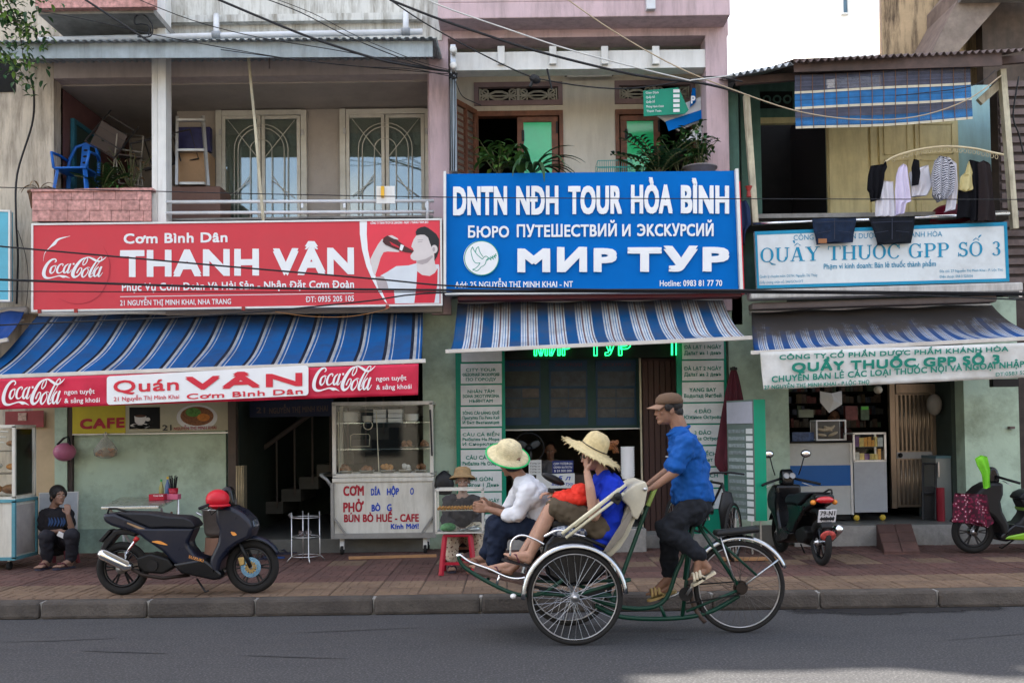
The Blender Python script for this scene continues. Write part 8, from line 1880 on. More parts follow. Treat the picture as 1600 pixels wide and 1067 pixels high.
hipN, hipF = J(1085, 792, Y0-.09), J(1085, 792, Y0+.09); kN, kF = J(1040, 826, Y0-.14), J(1046, 832, Y0+.13); aN, aF = J(1094, 873, Y0-.16), J(1047, 902, Y0+.15)
limb(mb, [hipN, kN, J(1068, 850, Y0-.15), aN], [.08, .052, .048, .032]); limb(mb, [hipF, kF, J(1045, 868, Y0+.14), aF], [.08, .052, .048, .032])
foot(mb, aN, J(1111, 886, Y0-.16), J(1076, 906, Y0-.16)); foot(mb, aF, J(1052, 916, Y0+.16), J(1010, 929, Y0+.16))
live(mb, 'body', m_sk, t, .0055); face_bits(t, H, Rm, 1.07)
mb = MB(); caps(mb, J(1073, 708, Y0), J(1081, 768, Y0), .132, .148, 1.2, 20); caps(mb, J(1063, 680, Y0), J(1071, 702, Y0), .075, .122, 1.75, 20); limb(mb, [sN+Vector((0, .05, 0)), sN, J(1056, 728, Y0-.21)], [.075, .072, .064]); limb(mb, [sF-Vector((0, .05, 0)), sF, J(1052, 728, Y0+.2)], [.075, .072, .064]); caps(mb, J(1081, 766, Y0), J(1082, 772, Y0), .15, .15, 1.15, 20)
m_poloB = mat('polo_blue', (.003, .07, .29), .85, var=.06, bump=.5, bscale=9, sheen=0)
shd = live(mb, 'shirt', m_poloB, t, .007, 2, .026, .13)
nc = J(1060, 671, Y0); mb = MB(); mb.tube([nc+Vector((.085*math.cos(a*pi/7), .085*math.sin(a*pi/7), .032*math.cos(a*pi/7)-.008)) for a in range(14)], .013, 8, closed=True); mb.build('collar', m_poloB, shd, world=True, smooth=1)
mb = MB(); mb.obox(J(1048, 713, Y0-.14)+Vector((-.03, 0, 0)), (.02, .012, .006)); mb.bw('chest_mark', m_twhite, shd)
mb = MB(); caps(mb, J(1086, 788, Y0), J(1080, 800, Y0), .125, .115, 1.3, 20)
limb(mb, [hipN, kN, J(1068, 848, Y0-.15), J(1092, 866, Y0-.16)], [.105, .076, .07, .052]); limb(mb, [hipF, kF, J(1046, 865, Y0+.14), J(1047, 893, Y0+.15)], [.105, .078, .07, .055])
live(mb, 'trousers', mat('trousers_charcoal', (.010, .012, .017), .9, var=.12, bump=.4, bscale=10), t, .009, 2, .026, .13)
mb = MB(); mb.ell(H(0, -.028, .035), (.084, .091, .084), 20, 12, Rm); mb.ell(H(0, -.058, -.02), (.072, .058, .066), 14, 10, Rm); mb.build('hair', m_hairb, t, world=True, smooth=1)
for q in (-1, 1):
 mb = MB(); mb.ell(H(q*.072, .012, .018), (.014, .036, .036), 10, 8, Rm); mb.build('hair_tuft', m_hairb, t, world=True, smooth=1)
m_cap = mat('cap_brown', (.12, .075, .048), .9, var=.1, bump=.3)
mb = MB(); T = Matrix(Rm).to_4x4(); T.translation = H(0, -.012, .045); mb.T = T; mb.lathe([(.092, -.005), (.096, .02), (.088, .05), (.064, .074), (.025, .085), (.001, .086)], 28, sy=1.16); cp = mb.build('cap', m_cap, t, world=True, smooth=1); cp.modifiers.new('solid', 'SOLIDIFY').thickness = .004
mb = MB(); mb.T = T
mb.grid(lambda u, v: ((u-.5)*.155, .09+.095*v*(1-(2*u-1)**2*.55)-.03*(2*u-1)**2, .006-.03*v-.02*(2*u-1)**2), 12, 5); pk = mb.build('peak', mat('cap_peak', (.26, .16, .11), .85), cp, world=True, smooth=1); pk.modifiers.new('solid', 'SOLIDIFY').thickness = .005
m_sc_ = mat('cream_sandal', (.55, .49, .36), .6); m_sy = mat('mustard_sandal', (.42, .30, .12), .6)
for a, b_, m_, an in ((J(1112, 886, Y0-.16), J(1076, 907, Y0-.16), m_sc_, aN), (J(1053, 916, Y0+.16), J(1009, 930, Y0+.16), m_sy, aF)):
 flipflop(t, a, b_, m_, m_, (-.2, 0, 1), .05, .018); d = (b_-a).normalized(); mb = MB()
 for k in (.55, .68, .8): c2_ = a.lerp(b_, k)+Vector((0, 0, .012)); mb.tube([c2_+Vector((0, .055*math.cos(x*pi/8), -.03+.055*math.sin(x*pi/8))) for x in range(9)], .011, 6)
 mb.build('sandal_upper', m_, t, world=True, smooth=1)
# ---- passenger in blue on the near side
Y1 = 7.70
t = thing('person', 'woman in royal blue shirt and frayed straw hat riding in front of the cyclo hood', 'person', J(925, 830, Y1))
hc_ = J(928, 712, Y1); fwd, up = Vector((-.95, -.25, -.12)), Vector((-.18, 0, 1))
mb = MB(); H, Rm = head(mb, hc_, fwd, up, 1.0)
caps(mb, hc_+Vector((.03, 0, -.05)), J(945, 745, Y1), .047, .052)
sN, sF = J(955, 760, Y1-.15), J(945, 762, Y1+.15)
eN = J(928, 806, Y1-.2); limb(mb, [sN, eN, J(922, 762, Y1-.21), J(917, 737, Y1-.16)], [.046, .042, .036, .026]); hand(mb, J(917, 737, Y1-.16), (-.05, .35, 1), (1, .3, 0), -1, .45, .95)
eF = J(905, 792, Y1+.2); limb(mb, [sF, eF, J(868, 772, Y1+.02)], [.05, .038, .026]); hand(mb, J(868, 772, Y1+.02), (-1, -.2, .12), (0, 0, -1), 1, .6, .95)
hN, hF = J(935, 822, Y1-.08), J(935, 820, Y1+.1); kN, kF = J(864, 790, Y1-.1), J(858, 798, Y1+.12); aN, aF = J(828, 868, Y1-.1), J(806, 882, Y1+.1)
limb(mb, [hN, kN, J(849, 822, Y1-.1), aN], [.088, .055, .052, .034]); limb(mb, [hF, kF, J(836, 838, Y1+.12), aF], [.088, .055, .05, .034])
f1h, f1t = J(832, 877, Y1-.1), J(787, 865, Y1-.1); f2h, f2t = J(803, 894, Y1+.08), J(756, 886, Y1+.08)
foot(mb, aN, f1h, f1t); foot(mb, aF, f2h, f2t); caps(mb, J(950, 765, Y1), J(940, 812, Y1), .085, .09, 1.2)
live(mb, 'body', m_skl, t, .0055); face_bits(t, H, Rm, 1.0)
for a, b_ in ((f1h, f1t), (f2h, f2t)): flipflop(t, a, b_, mat('flipflop_black', (.02, .018, .02), .6), mat('flipflop_strap', (.10, .03, .04), .5), (.15, 0, 1))
m_roy = mat('royal_blue', (.003, .025, .38), .85, var=.06, bump=.45, bscale=9)
mb = MB(); caps(mb, J(952, 765, Y1), J(944, 828, Y1), .125, .135, 1.3, 20); caps(mb, J(944, 752, Y1), J(952, 765, Y1), .08, .12, 1.5, 20); limb(mb, [sN+Vector((0, .04, 0)), sN, J(946, 788, Y1-.18)], [.075, .072, .066]); limb(mb, [sF-Vector((0, .04, 0)), sF, J(932, 778, Y1+.18)], [.075, .07, .064]); caps(mb, J(944, 825, Y1), J(938, 838, Y1), .14, .13, 1.25, 20)
live(mb, 'shirt', m_roy, t, .007, 2, .026, .13)
mb = MB(); caps(mb, J(940, 822, Y1), J(925, 822, Y1), .12, .12, 1.3, 20); limb(mb, [hN, J(872, 793, Y1-.1)], [.115, .085]); limb(mb, [hF, J(872, 797, Y1+.12)], [.11, .08])
live(mb, 'shorts', mat('khaki_shorts', (.075, .058, .038), .9, var=.1, bump=.4, bscale=12), t, .009, 2, .02, .08)
mb = MB(); mb.ell(H(0, -.03, .03), (.082, .085, .082), 18, 12, Rm); mb.ell(H(0, -.08, -.06), (.055, .04, .06), 14, 10, Rm); mb.build('hair', mat('dark_brown_hair', (.04, .02, .012), .5, var=.4, scale=40, bump=.6, bscale=120), t, world=True, smooth=1)
mb = MB(); pt = J(952, 696, Y1); mb.ell(pt, (.035, .035, .035), 10, 8)
for k in range(44): a = k*.9; mb.tube([pt+Vector((-.02, 0, 0)), pt+Vector((.02+.02*math.cos(a), .03*math.sin(a), .025*math.sin(a*1.7))), pt+Vector((.05+.02*math.cos(a*1.3), .04*math.sin(a), -.01+.05*math.cos(a*2.1)))], .004, 4)
mb.build('ponytail', m_hairr, t, world=True, smooth=1)
mb = MB()
for q in (-1, 1): mb.ell(H(q*.032, .093, .002), (.02, .005, .014), 12, 8, Rm)
mb.tube([H(-.05, .085, .006), H(0, .1, .006), H(.05, .085, .006)], .003, 4); mb.build('sunglasses', m_bgl, t, world=True, smooth=1)
prof = [(.235, -.03), (.20, -.022), (.16, -.01), (.12, .004), (.108, .012), (.104, .035), (.098, .08), (.082, .115), (.05, .138), (.001, .145)]
ax = Vector((.46, -.16, .87)); ht = hat('straw_hat', '', t, H(0, -.005, .05), ax, fwd, prof, m_st2, 70)
mb = MB(); s_, f_, u_ = hframe(fwd, ax); T = Matrix((s_, f_, u_)).transposed().to_4x4(); T.translation = H(0, -.005, .05); mb.T = T; mb.tube([(.108*math.cos(a*pi/14), .108*math.sin(a*pi/14), .02) for a in range(28)], .004, 5, closed=True); mb.bw('hat_cord', m_black, ht)
# things on her lap and beside her
tb_ = thing('red_bag', 'bright red cloth bag lying on the lap of the woman in blue', 'bag', J(895, 780, Y1-.05))
mb = MB(); mb.ell(J(895, 778, Y1-.03), (.14, .13, .055), 18, 12, Euler((0, .12, 0)).to_matrix()); mb.ell(J(908, 768, Y1-.03), (.07, .09, .06), 14, 10); mb.ell(J(880, 777, Y1-.06), (.08, .09, .05), 14, 10)
live(mb, 'bag_body', mat('bag_red', (.62, .03, .015), .7, bump=.4, bscale=12, var=.06), tb_, .008, 2, .025, .06)
mb = MB(); mb.ell(J(886, 830, Y1-.1), (.13, .1, .05), 14, 10); mb.ell(J(912, 826, Y1-.1), (.08, .08, .06), 14, 10)
m_chq = mat('chequered_cloth', (.2, .24, .32), .9, bump=.4); n, L = nodes_of(m_chq); ck = n.new('ShaderNodeTexChecker'); ck.inputs['Scale'].default_value = 34; tcx = n.new('ShaderNodeTexCoord'); L.new(tcx.outputs['Object'], ck.inputs[0]); ck.inputs[1].default_value = (.06, .08, .14, 1); ck.inputs[2].default_value = (.36, .38, .42, 1); L.new(ck.outputs[0], n['Principled BSDF'].inputs['Base Color'])
tag(mb.build('chequered_cloth', m_chq, None, smooth=1), 'blue chequered cloth stuffed beside the seat of the cyclo', 'cloth')
mb = MB(); mb.ell(J(864, 748, Y1+.1), (.10, .035, .032), 16, 10, Euler((0, .45, 0)).to_matrix()); tag(mb.build('dark_hat', m_black, None, smooth=1), 'black peaked hat held up between the two cyclo passengers', 'hat')
mb = MB(); mb.obox(J(861, 766, Y1-.03), (.05, .05, .03), Euler((0, .3, 0)).to_matrix()); tag(mb.build('camera', m_black, None, bevel=.006), 'small black camera in the hand of the woman in blue', 'camera')
# ---- passenger in white on the far side
Y2 = 8.07
t = thing('person', 'man in white shirt and pale straw hat leaning forward in the cyclo', 'person', J(850, 828, Y2))
hc_ = J(797, 722, Y2); fwd, up = Vector((-.75, .65, -.15)), Vector((-.35, 0, 1))
mb = MB(); H, Rm = head(mb, hc_, fwd, up, 1.02); caps(mb, hc_+Vector((.02, -.01, -.04)), J(818, 752, Y2), .052, .056)
sN, sF = J(826, 766, Y2-.17), J(814, 764, Y2+.17)
limb(mb, [sN, J(808, 808, Y2-.19), J(762, 795, Y2-.12)], [.045, .038, .026]); limb(mb, [sF, J(790, 800, Y2+.16), J(765, 787, Y2-.02)], [.052, .038, .026])
hand(mb, J(764, 795, Y2-.12), (-1, .15, .15), (0, 1, 0), -1, .5, 1.05); hand(mb, J(766, 787, Y2-.03), (-.95, -.2, -.1), (0, -1, 0), 1, .5, 1.05)
hN, hF = J(850, 828, Y2-.09), J(850, 826, Y2+.1); kN, kF = J(780, 822, Y2-.1), J(776, 818, Y2+.12); aN, aF = J(772, 884, Y2-.1), J(760, 872, Y2+.12)
limb(mb, [hN, kN, aN], [.085, .055, .034]); limb(mb, [hF, kF, aF], [.085, .055, .034]); foot(mb, aN, J(778, 893, Y2-.1), J(733, 884, Y2-.1)); foot(mb, aF, J(768, 884, Y2+.12), J(728, 873, Y2+.12)); caps(mb, J(830, 775, Y2), J(850, 815, Y2), .09, .09, 1.2)
live(mb, 'body', m_sk, t, .006); face_bits(t, H, Rm, 1.02)
mb = MB(); caps(mb, J(832, 778, Y2), J(851, 820, Y2), .125, .132, 1.35, 20); caps(mb, J(821, 759, Y2), J(832, 775, Y2), .095, .135, 1.7, 20); limb(mb, [sN+Vector((0, .05, 0)), sN, J(810, 800, Y2-.19), J(795, 806, Y2-.17)], [.072, .068, .058, .054]); limb(mb, [sF-Vector((0, .05, 0)), sF, J(796, 795, Y2+.16)], [.07, .066, .058]); caps(mb, J(852, 818, Y2), J(850, 830, Y2), .14, .13, 1.2, 20)
live(mb, 'shirt', mat('shirt_white', (.56, .57, .60), .85, var=.05, bump=.5, bscale=9), t, .008, 3, .018, .13)
mb = MB(); caps(mb, J(858, 825, Y2), J(845, 828, Y2), .12, .12, 1.3, 20); limb(mb, [hN, kN, J(773, 876, Y2-.1)], [.11, .08, .062]); limb(mb, [hF, kF, J(762, 866, Y2+.12)], [.11, .08, .062])
live(mb, 'trousers', mat('trousers_navy', (.006, .012, .030), .9, var=.1, bump=.4, bscale=12), t, .009, 2, .026, .13)
mb = MB(); mb.ell(H(0, -.03, -.02), (.079, .08, .07), 16, 12, Rm); mb.build('hair', m_hairb, t, world=True, smooth=1)
for a, b_ in ((J(780, 893, Y2-.1), J(731, 884, Y2-.1)), (J(770, 884, Y2+.12), J(726, 872, Y2+.12))): flipflop(t, a, b_, mat('brown_leather', (.13, .045, .03), .5), mat('brown_leather'), (0, 0, 1), .05, .02)
f_ = Vector((-.75, .65, -.15)); upv = Vector((.2, -.5, .84))
ht = hat('straw_hat', '', t, H(0, -.005, .07), upv, f_, [(.178, -.02), (.155, -.008), (.122, .004), (.112, .01), (.108, .045), (.092, .085), (.058, .11), (.001, .118)], m_st)
s2x, f2, u2 = hframe(f_, upv); T = Matrix((s2x, f2, u2)).transposed().to_4x4(); T.translation = H(0, -.005, .07); mb = MB(); mb.T = T; mb.tube([(.179*math.cos(a*pi/20), .179*math.sin(a*pi/20), -.02) for a in range(40)], .007, 6, closed=True); mb.bw('hat_trim', mat('green_trim', (.01, .42, .12), .6), ht)
# ---- seated girl at the left
Y3 = 11.35
t = thing('plastic_stool', 'small dark red stool under the seated girl', 'stool', (J(90, 880, Y3).x, Y3+.05, SW))
xg, = (J(90, 880, Y3).x,)
mb = MB(); mb.box(xg-.13, xg+.13, Y3-.08, Y3+.18, SW+.27, SW+.30); mb.build('seat', mat('maroon_stool', (.14, .03, .04), .5), t, world=True, bevel=.008)
for sx in (-1, 1):
 for sy in (-.1, .2): mb = MB(); mb.beam((xg+sx*.11, Y3+.02+sy*.7, SW+.28), (xg+sx*.14, Y3+.02+sy, SW), .04, .03); mb.bw('leg', mat('maroon_stool'), t)
t = thing('person', 'girl in black clothes sitting on a low stool with a hand at her mouth', 'person', (xg, Y3, SW))
hc_ = J(91, 774, Y3-.05); fwd, up = Vector((.75, -.65, .05)), Vector((0, 0, 1))
mb = MB(); H, Rm = head(mb, hc_, fwd, up, .98); caps(mb, hc_+Vector((-.02, .02, -.05)), J(83, 795, Y3), .045, .05)
sN, sF = J(70, 805, Y3), J(104, 803, Y3)
limb(mb, [sN, J(68, 834, Y3-.05), J(95, 829, Y3-.28)], [.045, .034, .024]); hand(mb, J(95, 829, Y3-.28), (.9, -.3, -.05), (0, 0, -1), -1, .5, .9)
limb(mb, [sF, J(113, 828, Y3-.15), J(106, 803, Y3-.22)], [.045, .034, .024]); hand(mb, J(106, 803, Y3-.22), (-.1, .1, 1), (-.5, 1, 0), 1, .6, .9)
hN, hF = J(80, 848, Y3+.02), J(98, 848, Y3+.02); kN, kF = J(72, 838, Y3-.38), J(113, 836, Y3-.36); aN, aF = J(74, 880, Y3-.30), J(112, 877, Y3-.28)
aN.z = aF.z = SW+.09
limb(mb, [hN, kN, aN], [.08, .05, .033]); limb(mb, [hF, kF, aF], [.08, .05, .033])
foot(mb, aN, (aN.x-.0, aN.y+.04, SW+.045), (aN.x-.03, aN.y-.18, SW+.04), .95); foot(mb, aF, (aF.x, aF.y+.03, SW+.045), (aF.x-.12, aF.y-.15, SW+.04), .95); caps(mb, J(86, 805, Y3), J(88, 845, Y3), .10, .11, 1)
live(mb, 'body', mat('skin_girl', (.24, .14, .10), .5, var=.06), t, .006); face_bits(t, H, Rm, .98)
m_bt = mat('black_tee', (.014, .013, .016), .9, var=.1, bump=.3)
mb = MB(); caps(mb, J(86, 810, Y3), J(89, 848, Y3), .135, .14, .85, 20); caps(mb, J(76, 803, Y3), J(98, 802, Y3), .07, .07, 1, 16); limb(mb, [sN, J(68, 822, Y3-.03)], [.068, .06]); limb(mb, [sF, J(109, 817, Y3-.08)], [.068, .06]); live(mb, 'shirt', m_bt, t, .01, 2, .02, .08)
mb = MB(); limb(mb, [hN, kN, (aN.x, aN.y, aN.z+.03)], [.105, .075, .055]); limb(mb, [hF, kF, (aF.x, aF.y, aF.z+.03)], [.105, .075, .055]); live(mb, 'trousers', mat('black_trousers', (.016, .016, .022), .85, var=.1), t, .01, 2, .015, .08)
mb = MB(); mb.ell(H(0, -.016, .042), (.088, .094, .084), 20, 14, Rm); mb.ell(H(0, -.085, -.03), (.06, .055, .07), 12, 8, Rm); mb.ell(H(-.06, .02, .02), (.028, .05, .05), 12, 8, Rm); mb.ell(H(.06, .015, .02), (.028, .05, .05), 12, 8, Rm); mb.build('hair', m_hairb, t, world=True, smooth=1)
mb = MB(); [brush(mb, [(x, 808, 1), (x+2, 815, 3.5), (x-1, 822, 1)], lambda x, y: J(x, y, Y3-.152), .0004*x_) for x_, x in enumerate((76, 80, 85, 90, 95, 99))]; mb.bw('shirt_print', mat('print_blue', (.02, .05, .13), .7), t)
for a_, dx in ((aN, -.03), (aF, -.12)): flipflop(t, (a_.x, a_.y+.05, SW+.055), (a_.x+dx, a_.y-.18, SW+.055), m_san, mat('flipflop_strap'))
mb = MB(); c_ = J(97, 836, Y3-.34); mb.obox(c_, (.1, .02, .05), Euler((.3, .5, .2)).to_matrix()); tag(mb.build('paper', m_twhite, None), 'folded white paper in the hand of the seated girl', 'paper')
# ---- old snack vendor
Y4 = 10.75
t = thing('person', 'old woman in brown brimmed hat and patterned trousers sitting behind the snack case', 'person', (J(722, 850, Y4).x, Y4, SW))
hc_ = J(723, 752, Y4); fwd, up = Vector((.05, -1, -.08)), Vector((0, 0, 1))
mb = MB(); H, Rm = head(mb, hc_, fwd, up, .98); caps(mb, hc_+Vector((0, .02, -.05)), J(723, 772, Y4), .045, .05)
sN, sF = J(702, 784, Y4), J(745, 784, Y4)
limb(mb, [sN, J(697, 818, Y4-.08), J(715, 826, Y4-.2)], [.045, .034, .024]); hand(mb, J(715, 826, Y4-.2), (.9, -.2, 0), (0, 0, -1), -1, .6, .9)
limb(mb, [sF, J(750, 815, Y4-.08), J(735, 826, Y4-.2)], [.045, .034, .024]); hand(mb, J(735, 826, Y4-.2), (-.9, -.2, 0), (0, 0, -1), 1, .6, .9)
hN, hF = J(714, 842, Y4), J(732, 842, Y4); kN, kF = J(706, 830, Y4-.34), J(744, 826, Y4-.34); aN, aF = Vector((kN.x, Y4-.3, SW+.09)), Vector((kF.x+.02, Y4-.3, SW+.09))
limb(mb, [hN, kN, aN], [.08, .05, .033]); limb(mb, [hF, kF, aF], [.08, .05, .033])
for a_ in (aN, aF): foot(mb, a_, (a_.x, a_.y+.03, SW+.04), (a_.x, a_.y-.18, SW+.035), .95)
caps(mb, J(723, 785, Y4), J(723, 838, Y4), .11, .11, .9)
live(mb, 'body', m_sko, t, .006); face_bits(t, H, Rm, .98)
mb = MB(); caps(mb, J(723, 795, Y4), J(723, 840, Y4), .145, .15, .85, 20); caps(mb, J(708, 783, Y4), J(739, 783, Y4), .07, .07, 1, 16); limb(mb, [sN, J(698, 815, Y4-.08), J(708, 822, Y4-.16)], [.068, .055, .05]); limb(mb, [sF, J(749, 812, Y4-.08), J(742, 822, Y4-.16)], [.068, .055, .05]); live(mb, 'blouse', mat('dark_blouse', (.035, .03, .032), .9, var=.15), t, .01, 2, .02, .08)
m_pat = mat('patterned_cream', (.5, .42, .3), .9, bump=.3); n, L = nodes_of(m_pat); vo = n.new('ShaderNodeTexVoronoi'); vo.inputs['Scale'].default_value = 38; tcx = n.new('ShaderNodeTexCoord'); L.new(tcx.outputs['Object'], vo.inputs[0]); cr = n.new('ShaderNodeValToRGB'); cr.color_ramp.interpolation = 'CONSTANT'; e_ = cr.color_ramp.elements; e_[0].color = (.12, .06, .05, 1); e_[1].position = .3; e_[1].color = (.52, .44, .33, 1); L.new(vo.outputs[0], cr.inputs[0]); L.new(cr.outputs[0], n['Principled BSDF'].inputs['Base Color'])
mb = MB(); limb(mb, [hN, kN, (aN.x, aN.y, aN.z+.04)], [.105, .078, .06]); limb(mb, [hF, kF, (aF.x, aF.y, aF.z+.04)], [.105, .078, .06]); live(mb, 'trousers', m_pat, t, .01, 2, .015, .08)
mb = MB(); mb.ell(H(0, -.02, .03), (.082, .086, .08), 16, 10, Rm); mb.build('hair', mat('grey_hair', (.12, .11, .10), .6, var=.3), t, world=True, smooth=1)
hat('brimmed_hat', '', t, H(0, -.015, .066), Vector((0, .16, 1)), fwd, [(.148, -.035), (.12, -.01), (.096, .004), (.092, .04), (.082, .075), (.05, .092), (.001, .095)], m_stb)
for a_ in (aN, aF): flipflop(t, (a_.x, a_.y+.05, SW+.055), (a_.x, a_.y-.18, SW+.055), m_san, m_san)
q_ = Vector((J(722, 850, Y4).x, Y4, SW)); t = thing('low_stool', 'low wooden stool under the old snack vendor', 'stool', q_)
mb = MB(); mb.box(q_.x-.14, q_.x+.14, Y4-.1, Y4+.16, SW+.2, SW+.23); mb.bw('seat', m_wood, t)
for sx in (-1, 1):
 for sy in (-.07, .13): mb = MB(); mb.box(q_.x+sx*.12-.015, q_.x+sx*.12+.015, Y4+sy-.015, Y4+sy+.015, SW, SW+.2); mb.bw('leg', m_wood, t)
# ---- two dim figures indoors
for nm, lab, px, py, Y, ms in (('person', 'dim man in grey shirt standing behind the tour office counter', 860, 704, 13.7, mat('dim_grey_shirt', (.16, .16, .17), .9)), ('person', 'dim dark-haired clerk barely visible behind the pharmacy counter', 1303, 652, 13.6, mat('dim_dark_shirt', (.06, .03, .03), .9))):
 hc_ = at(px, py, Y); t = thing(nm, lab, 'person', (hc_.x, Y, SW)); fwd = Vector((-.1, -1, -.15)); mb = MB(); H, Rm = head(mb, hc_, fwd, (0, 0, 1), 1); caps(mb, hc_-Vector((0, -.02, .05)), hc_-Vector((0, 0, .16)), .05, .055)
 for s_ in (-1, 1):
  e = hc_+Vector((s_*.24, -.05, -.46)); wv = hc_+Vector((s_*.12, -.26, -.52)); limb(mb, [hc_+Vector((s_*.17, 0, -.2)), e, wv], [.048, .036, .026]); hand(mb, wv, (-s_*.5, -.8, 0), (0, 0, -1), s_, .5)
  limb(mb, [hc_+Vector((s_*.09, 0, -.72)), Vector((hc_.x+s_*.1, Y, .75)), Vector((hc_.x+s_*.1, Y, SW+.25))], [.09, .06, .04]); foot(mb, (hc_.x+s_*.1, Y, SW+.25), (hc_.x+s_*.1, Y+.04, SW+.2), (hc_.x+s_*.1, Y-.18, SW+.19))
 caps(mb, hc_-Vector((0, 0, .26)), hc_-Vector((0, 0, .7)), .11, .11, 1); live(mb, 'body', m_sk, t, .008); face_bits(t, H, Rm, 1)
 mb = MB(); caps(mb, hc_-Vector((0, 0, .30)), hc_-Vector((0, 0, .72)), .145, .14, 1, 20); caps(mb, hc_+Vector((-.12, 0, -.2)), hc_+Vector((.12, 0, -.2)), .07, .07)
 for s_ in (-1, 1): limb(mb, [hc_+Vector((s_*.17, 0, -.21)), hc_+Vector((s_*.22, -.03, -.38))], [.068, .06])
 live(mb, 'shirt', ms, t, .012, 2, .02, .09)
 mb = MB()
 for s_ in (-1, 1): limb(mb, [hc_+Vector((s_*.08, 0, -.74)), Vector((hc_.x+s_*.1, Y, .78)), Vector((hc_.x+s_*.1, Y, SW+.3))], [.12, .08, .07])
 live(mb, 'trousers', mat('black_trousers'), t, .012, 2); mb = MB(); mb.ell(H(0, -.025, .04), (.084, .09, .082), 16, 10, Rm); mb.build('hair', m_hairb, t, world=True, smooth=1)
# ================================================================ plants
m_leafA = mat('leaf_mid', (.05, .13, .03), .5, var=.35, scale=7); m_leafB = mat('leaf_dark', (.025, .075, .025), .45, var=.35, scale=7); m_leafC = mat('leaf_pale', (.12, .22, .04), .5, var=.3, scale=7); m_dry = mat('leaf_dry', (.22, .15, .08), .8, var=.3)
m_stem = mat('stem', (.09, .10, .04), .7); m_bark = mat('bark', (.09, .065, .045), .9, bump=.4)
def blade(mb, b_, az, el, ln, w_, droop, n=7, tw=0):
 """a leaf blade that arches under its own weight, folded slightly along the midrib"""
 p = Vector(b_); a = el; pts = []
 for i in range(n+1):
  pts.append((p.copy(), a)); st = ln/n; p = p+Vector((math.cos(az)*math.cos(a), math.sin(az)*math.cos(a), math.sin(a)))*st; a -= droop/n
 s_ = Vector((-math.sin(az), math.cos(az), tw)).normalized(); vs = []
 for i, (q, a_) in enumerate(pts):
  u = i/n; ww = w_*math.sin(pi*(u*.86+.07))*(1 if u < .9 else .5); up = Vector((0, 0, ww*.35)); vs += [q-s_*ww+up, q, q+s_*ww+up]
 mb.add(vs, [(3*i+j, 3*i+j+1, 3*i+j+4, 3*i+j+3) for i in range(n) for j in range(2)])
def pot(t, c, r_, h, m):
 mb = MB(); mb.lathe([(.001, 0), (r_*.75, 0), (r_, h*.9), (r_*1.08, h*.9), (r_*1.08, h), (r_*.9, h), (r_*.88, h*.92), (.001, h*.92)], 20, c); mb.build('pot', m, t, world=True, smooth=1)
def plant(name, label, px, Y, zpy, build, m_pot=None, r_=.13, h=.2):
 c = at(px, zpy, Y); t = thing(name, label, 'potted plant', (c.x, Y, c.z-h)); pot(t, (c.x, Y, c.z-h), r_, h, m_pot or mat('terracotta', (.22, .12, .08), .9, var=.2)); build(t, Vector((c.x, Y, c.z))); return t
def strappy(n, ln, w_, m, e0=.7, e1=1.4, dr=2.2):
 def f(t, c):
  for i in range(n): mb = MB(); blade(mb, c, random.uniform(0, 2*pi), random.uniform(e0, e1), ln*random.uniform(.7, 1.15), w_, dr*random.uniform(.7, 1.2), 9); mb.build('leaf', m, t, world=True, smooth=1)
 return f
def bushy(n, spread, ht, lw, m, m2=None, stems=6):
 def f(t, c):
  for k in range(stems):
   az = 2*pi*k/stems+random.random(); tip = c+Vector((math.cos(az)*spread*.7, math.sin(az)*spread*.5, ht*random.uniform(.6, 1))); mb = MB(); mb.tube([c, c.lerp(tip, .5)+Vector((0, 0, .05)), tip], [.008, .006, .003], 5); mb.bw('stem', m_stem, t)
   for i in range(n//stems):
    u = random.uniform(.3, 1.05); p = c.lerp(tip, u)+Vector((random.uniform(-.05, .05), random.uniform(-.05, .05), random.uniform(-.03, .05))); mb = MB(); blade(mb, p, random.uniform(0, 2*pi), random.uniform(-.3, .8), lw*2.6*random.uniform(.7, 1.2), lw*.55, 1.0, 4); mb.build('leaf', m if random.random() < .7 else (m2 or m), t, world=True, smooth=1)
 return f
def zz(n, ln, m):
 def f(t, c):
  for k in range(n):
   az = random.uniform(-.4, pi+.4)*(-1 if k % 2 else 1); el = random.uniform(.7, 1.35); p = c.copy(); a = el; pts = [p.copy()]; L_ = ln*random.uniform(.75, 1.1)
   for i in range(10): p = p+Vector((math.cos(az)*math.cos(a), math.sin(az)*math.cos(a)*.5, math.sin(a)))*L_/10; a -= .08; pts.append(p.copy())
   mb = MB(); mb.tube(pts, .007, 5); st = mb.bw('stem', m_stem, t)
   mb = MB()
   for i in range(2, 11):
    for s_ in (-1, 1): blade(mb, pts[i], az+s_*1.25, .45, .11, .024, .8, 4)
   o = mb.build('leaflets', m, t, world=True, smooth=1)
 return f
Yp_ = 12.0; zt_ = 276
plant('bushy_plant', 'bushy green plant by the open shutter on the cream balcony', 779, Yp_+.1, zt_, bushy(110, .42, .46, .055, m_leafA, m_leafC, 9))
plant('arching_plant', 'strap-leaved plant arching over the top of the blue signboard', 832, Yp_-.02, zt_, strappy(26, .72, .026, m_leafB))
plant('broad_leaf_plant', 'plant with broad upright leaves between the bushy and the strap-leaved one', 813, Yp_, zt_, strappy(12, .36, .05, m_leafA, .9, 1.5, 1.2))
plant('spiky_plant', 'tall feathery plant in front of the right green balcony door', 1030, Yp_, zt_, zz(14, .74, m_leafB))
plant('feathery_plant', 'pale-green feathery plant beside the stone pot', 1005, Yp_+.1, zt_+3, zz(5, .40, m_leafA))
plant('leafy_plant', 'dense leafy plant between the feathery plant and the stone pot', 1062, Yp_+.08, zt_, bushy(90, .36, .5, .05, m_leafB, m_leafA, 8))
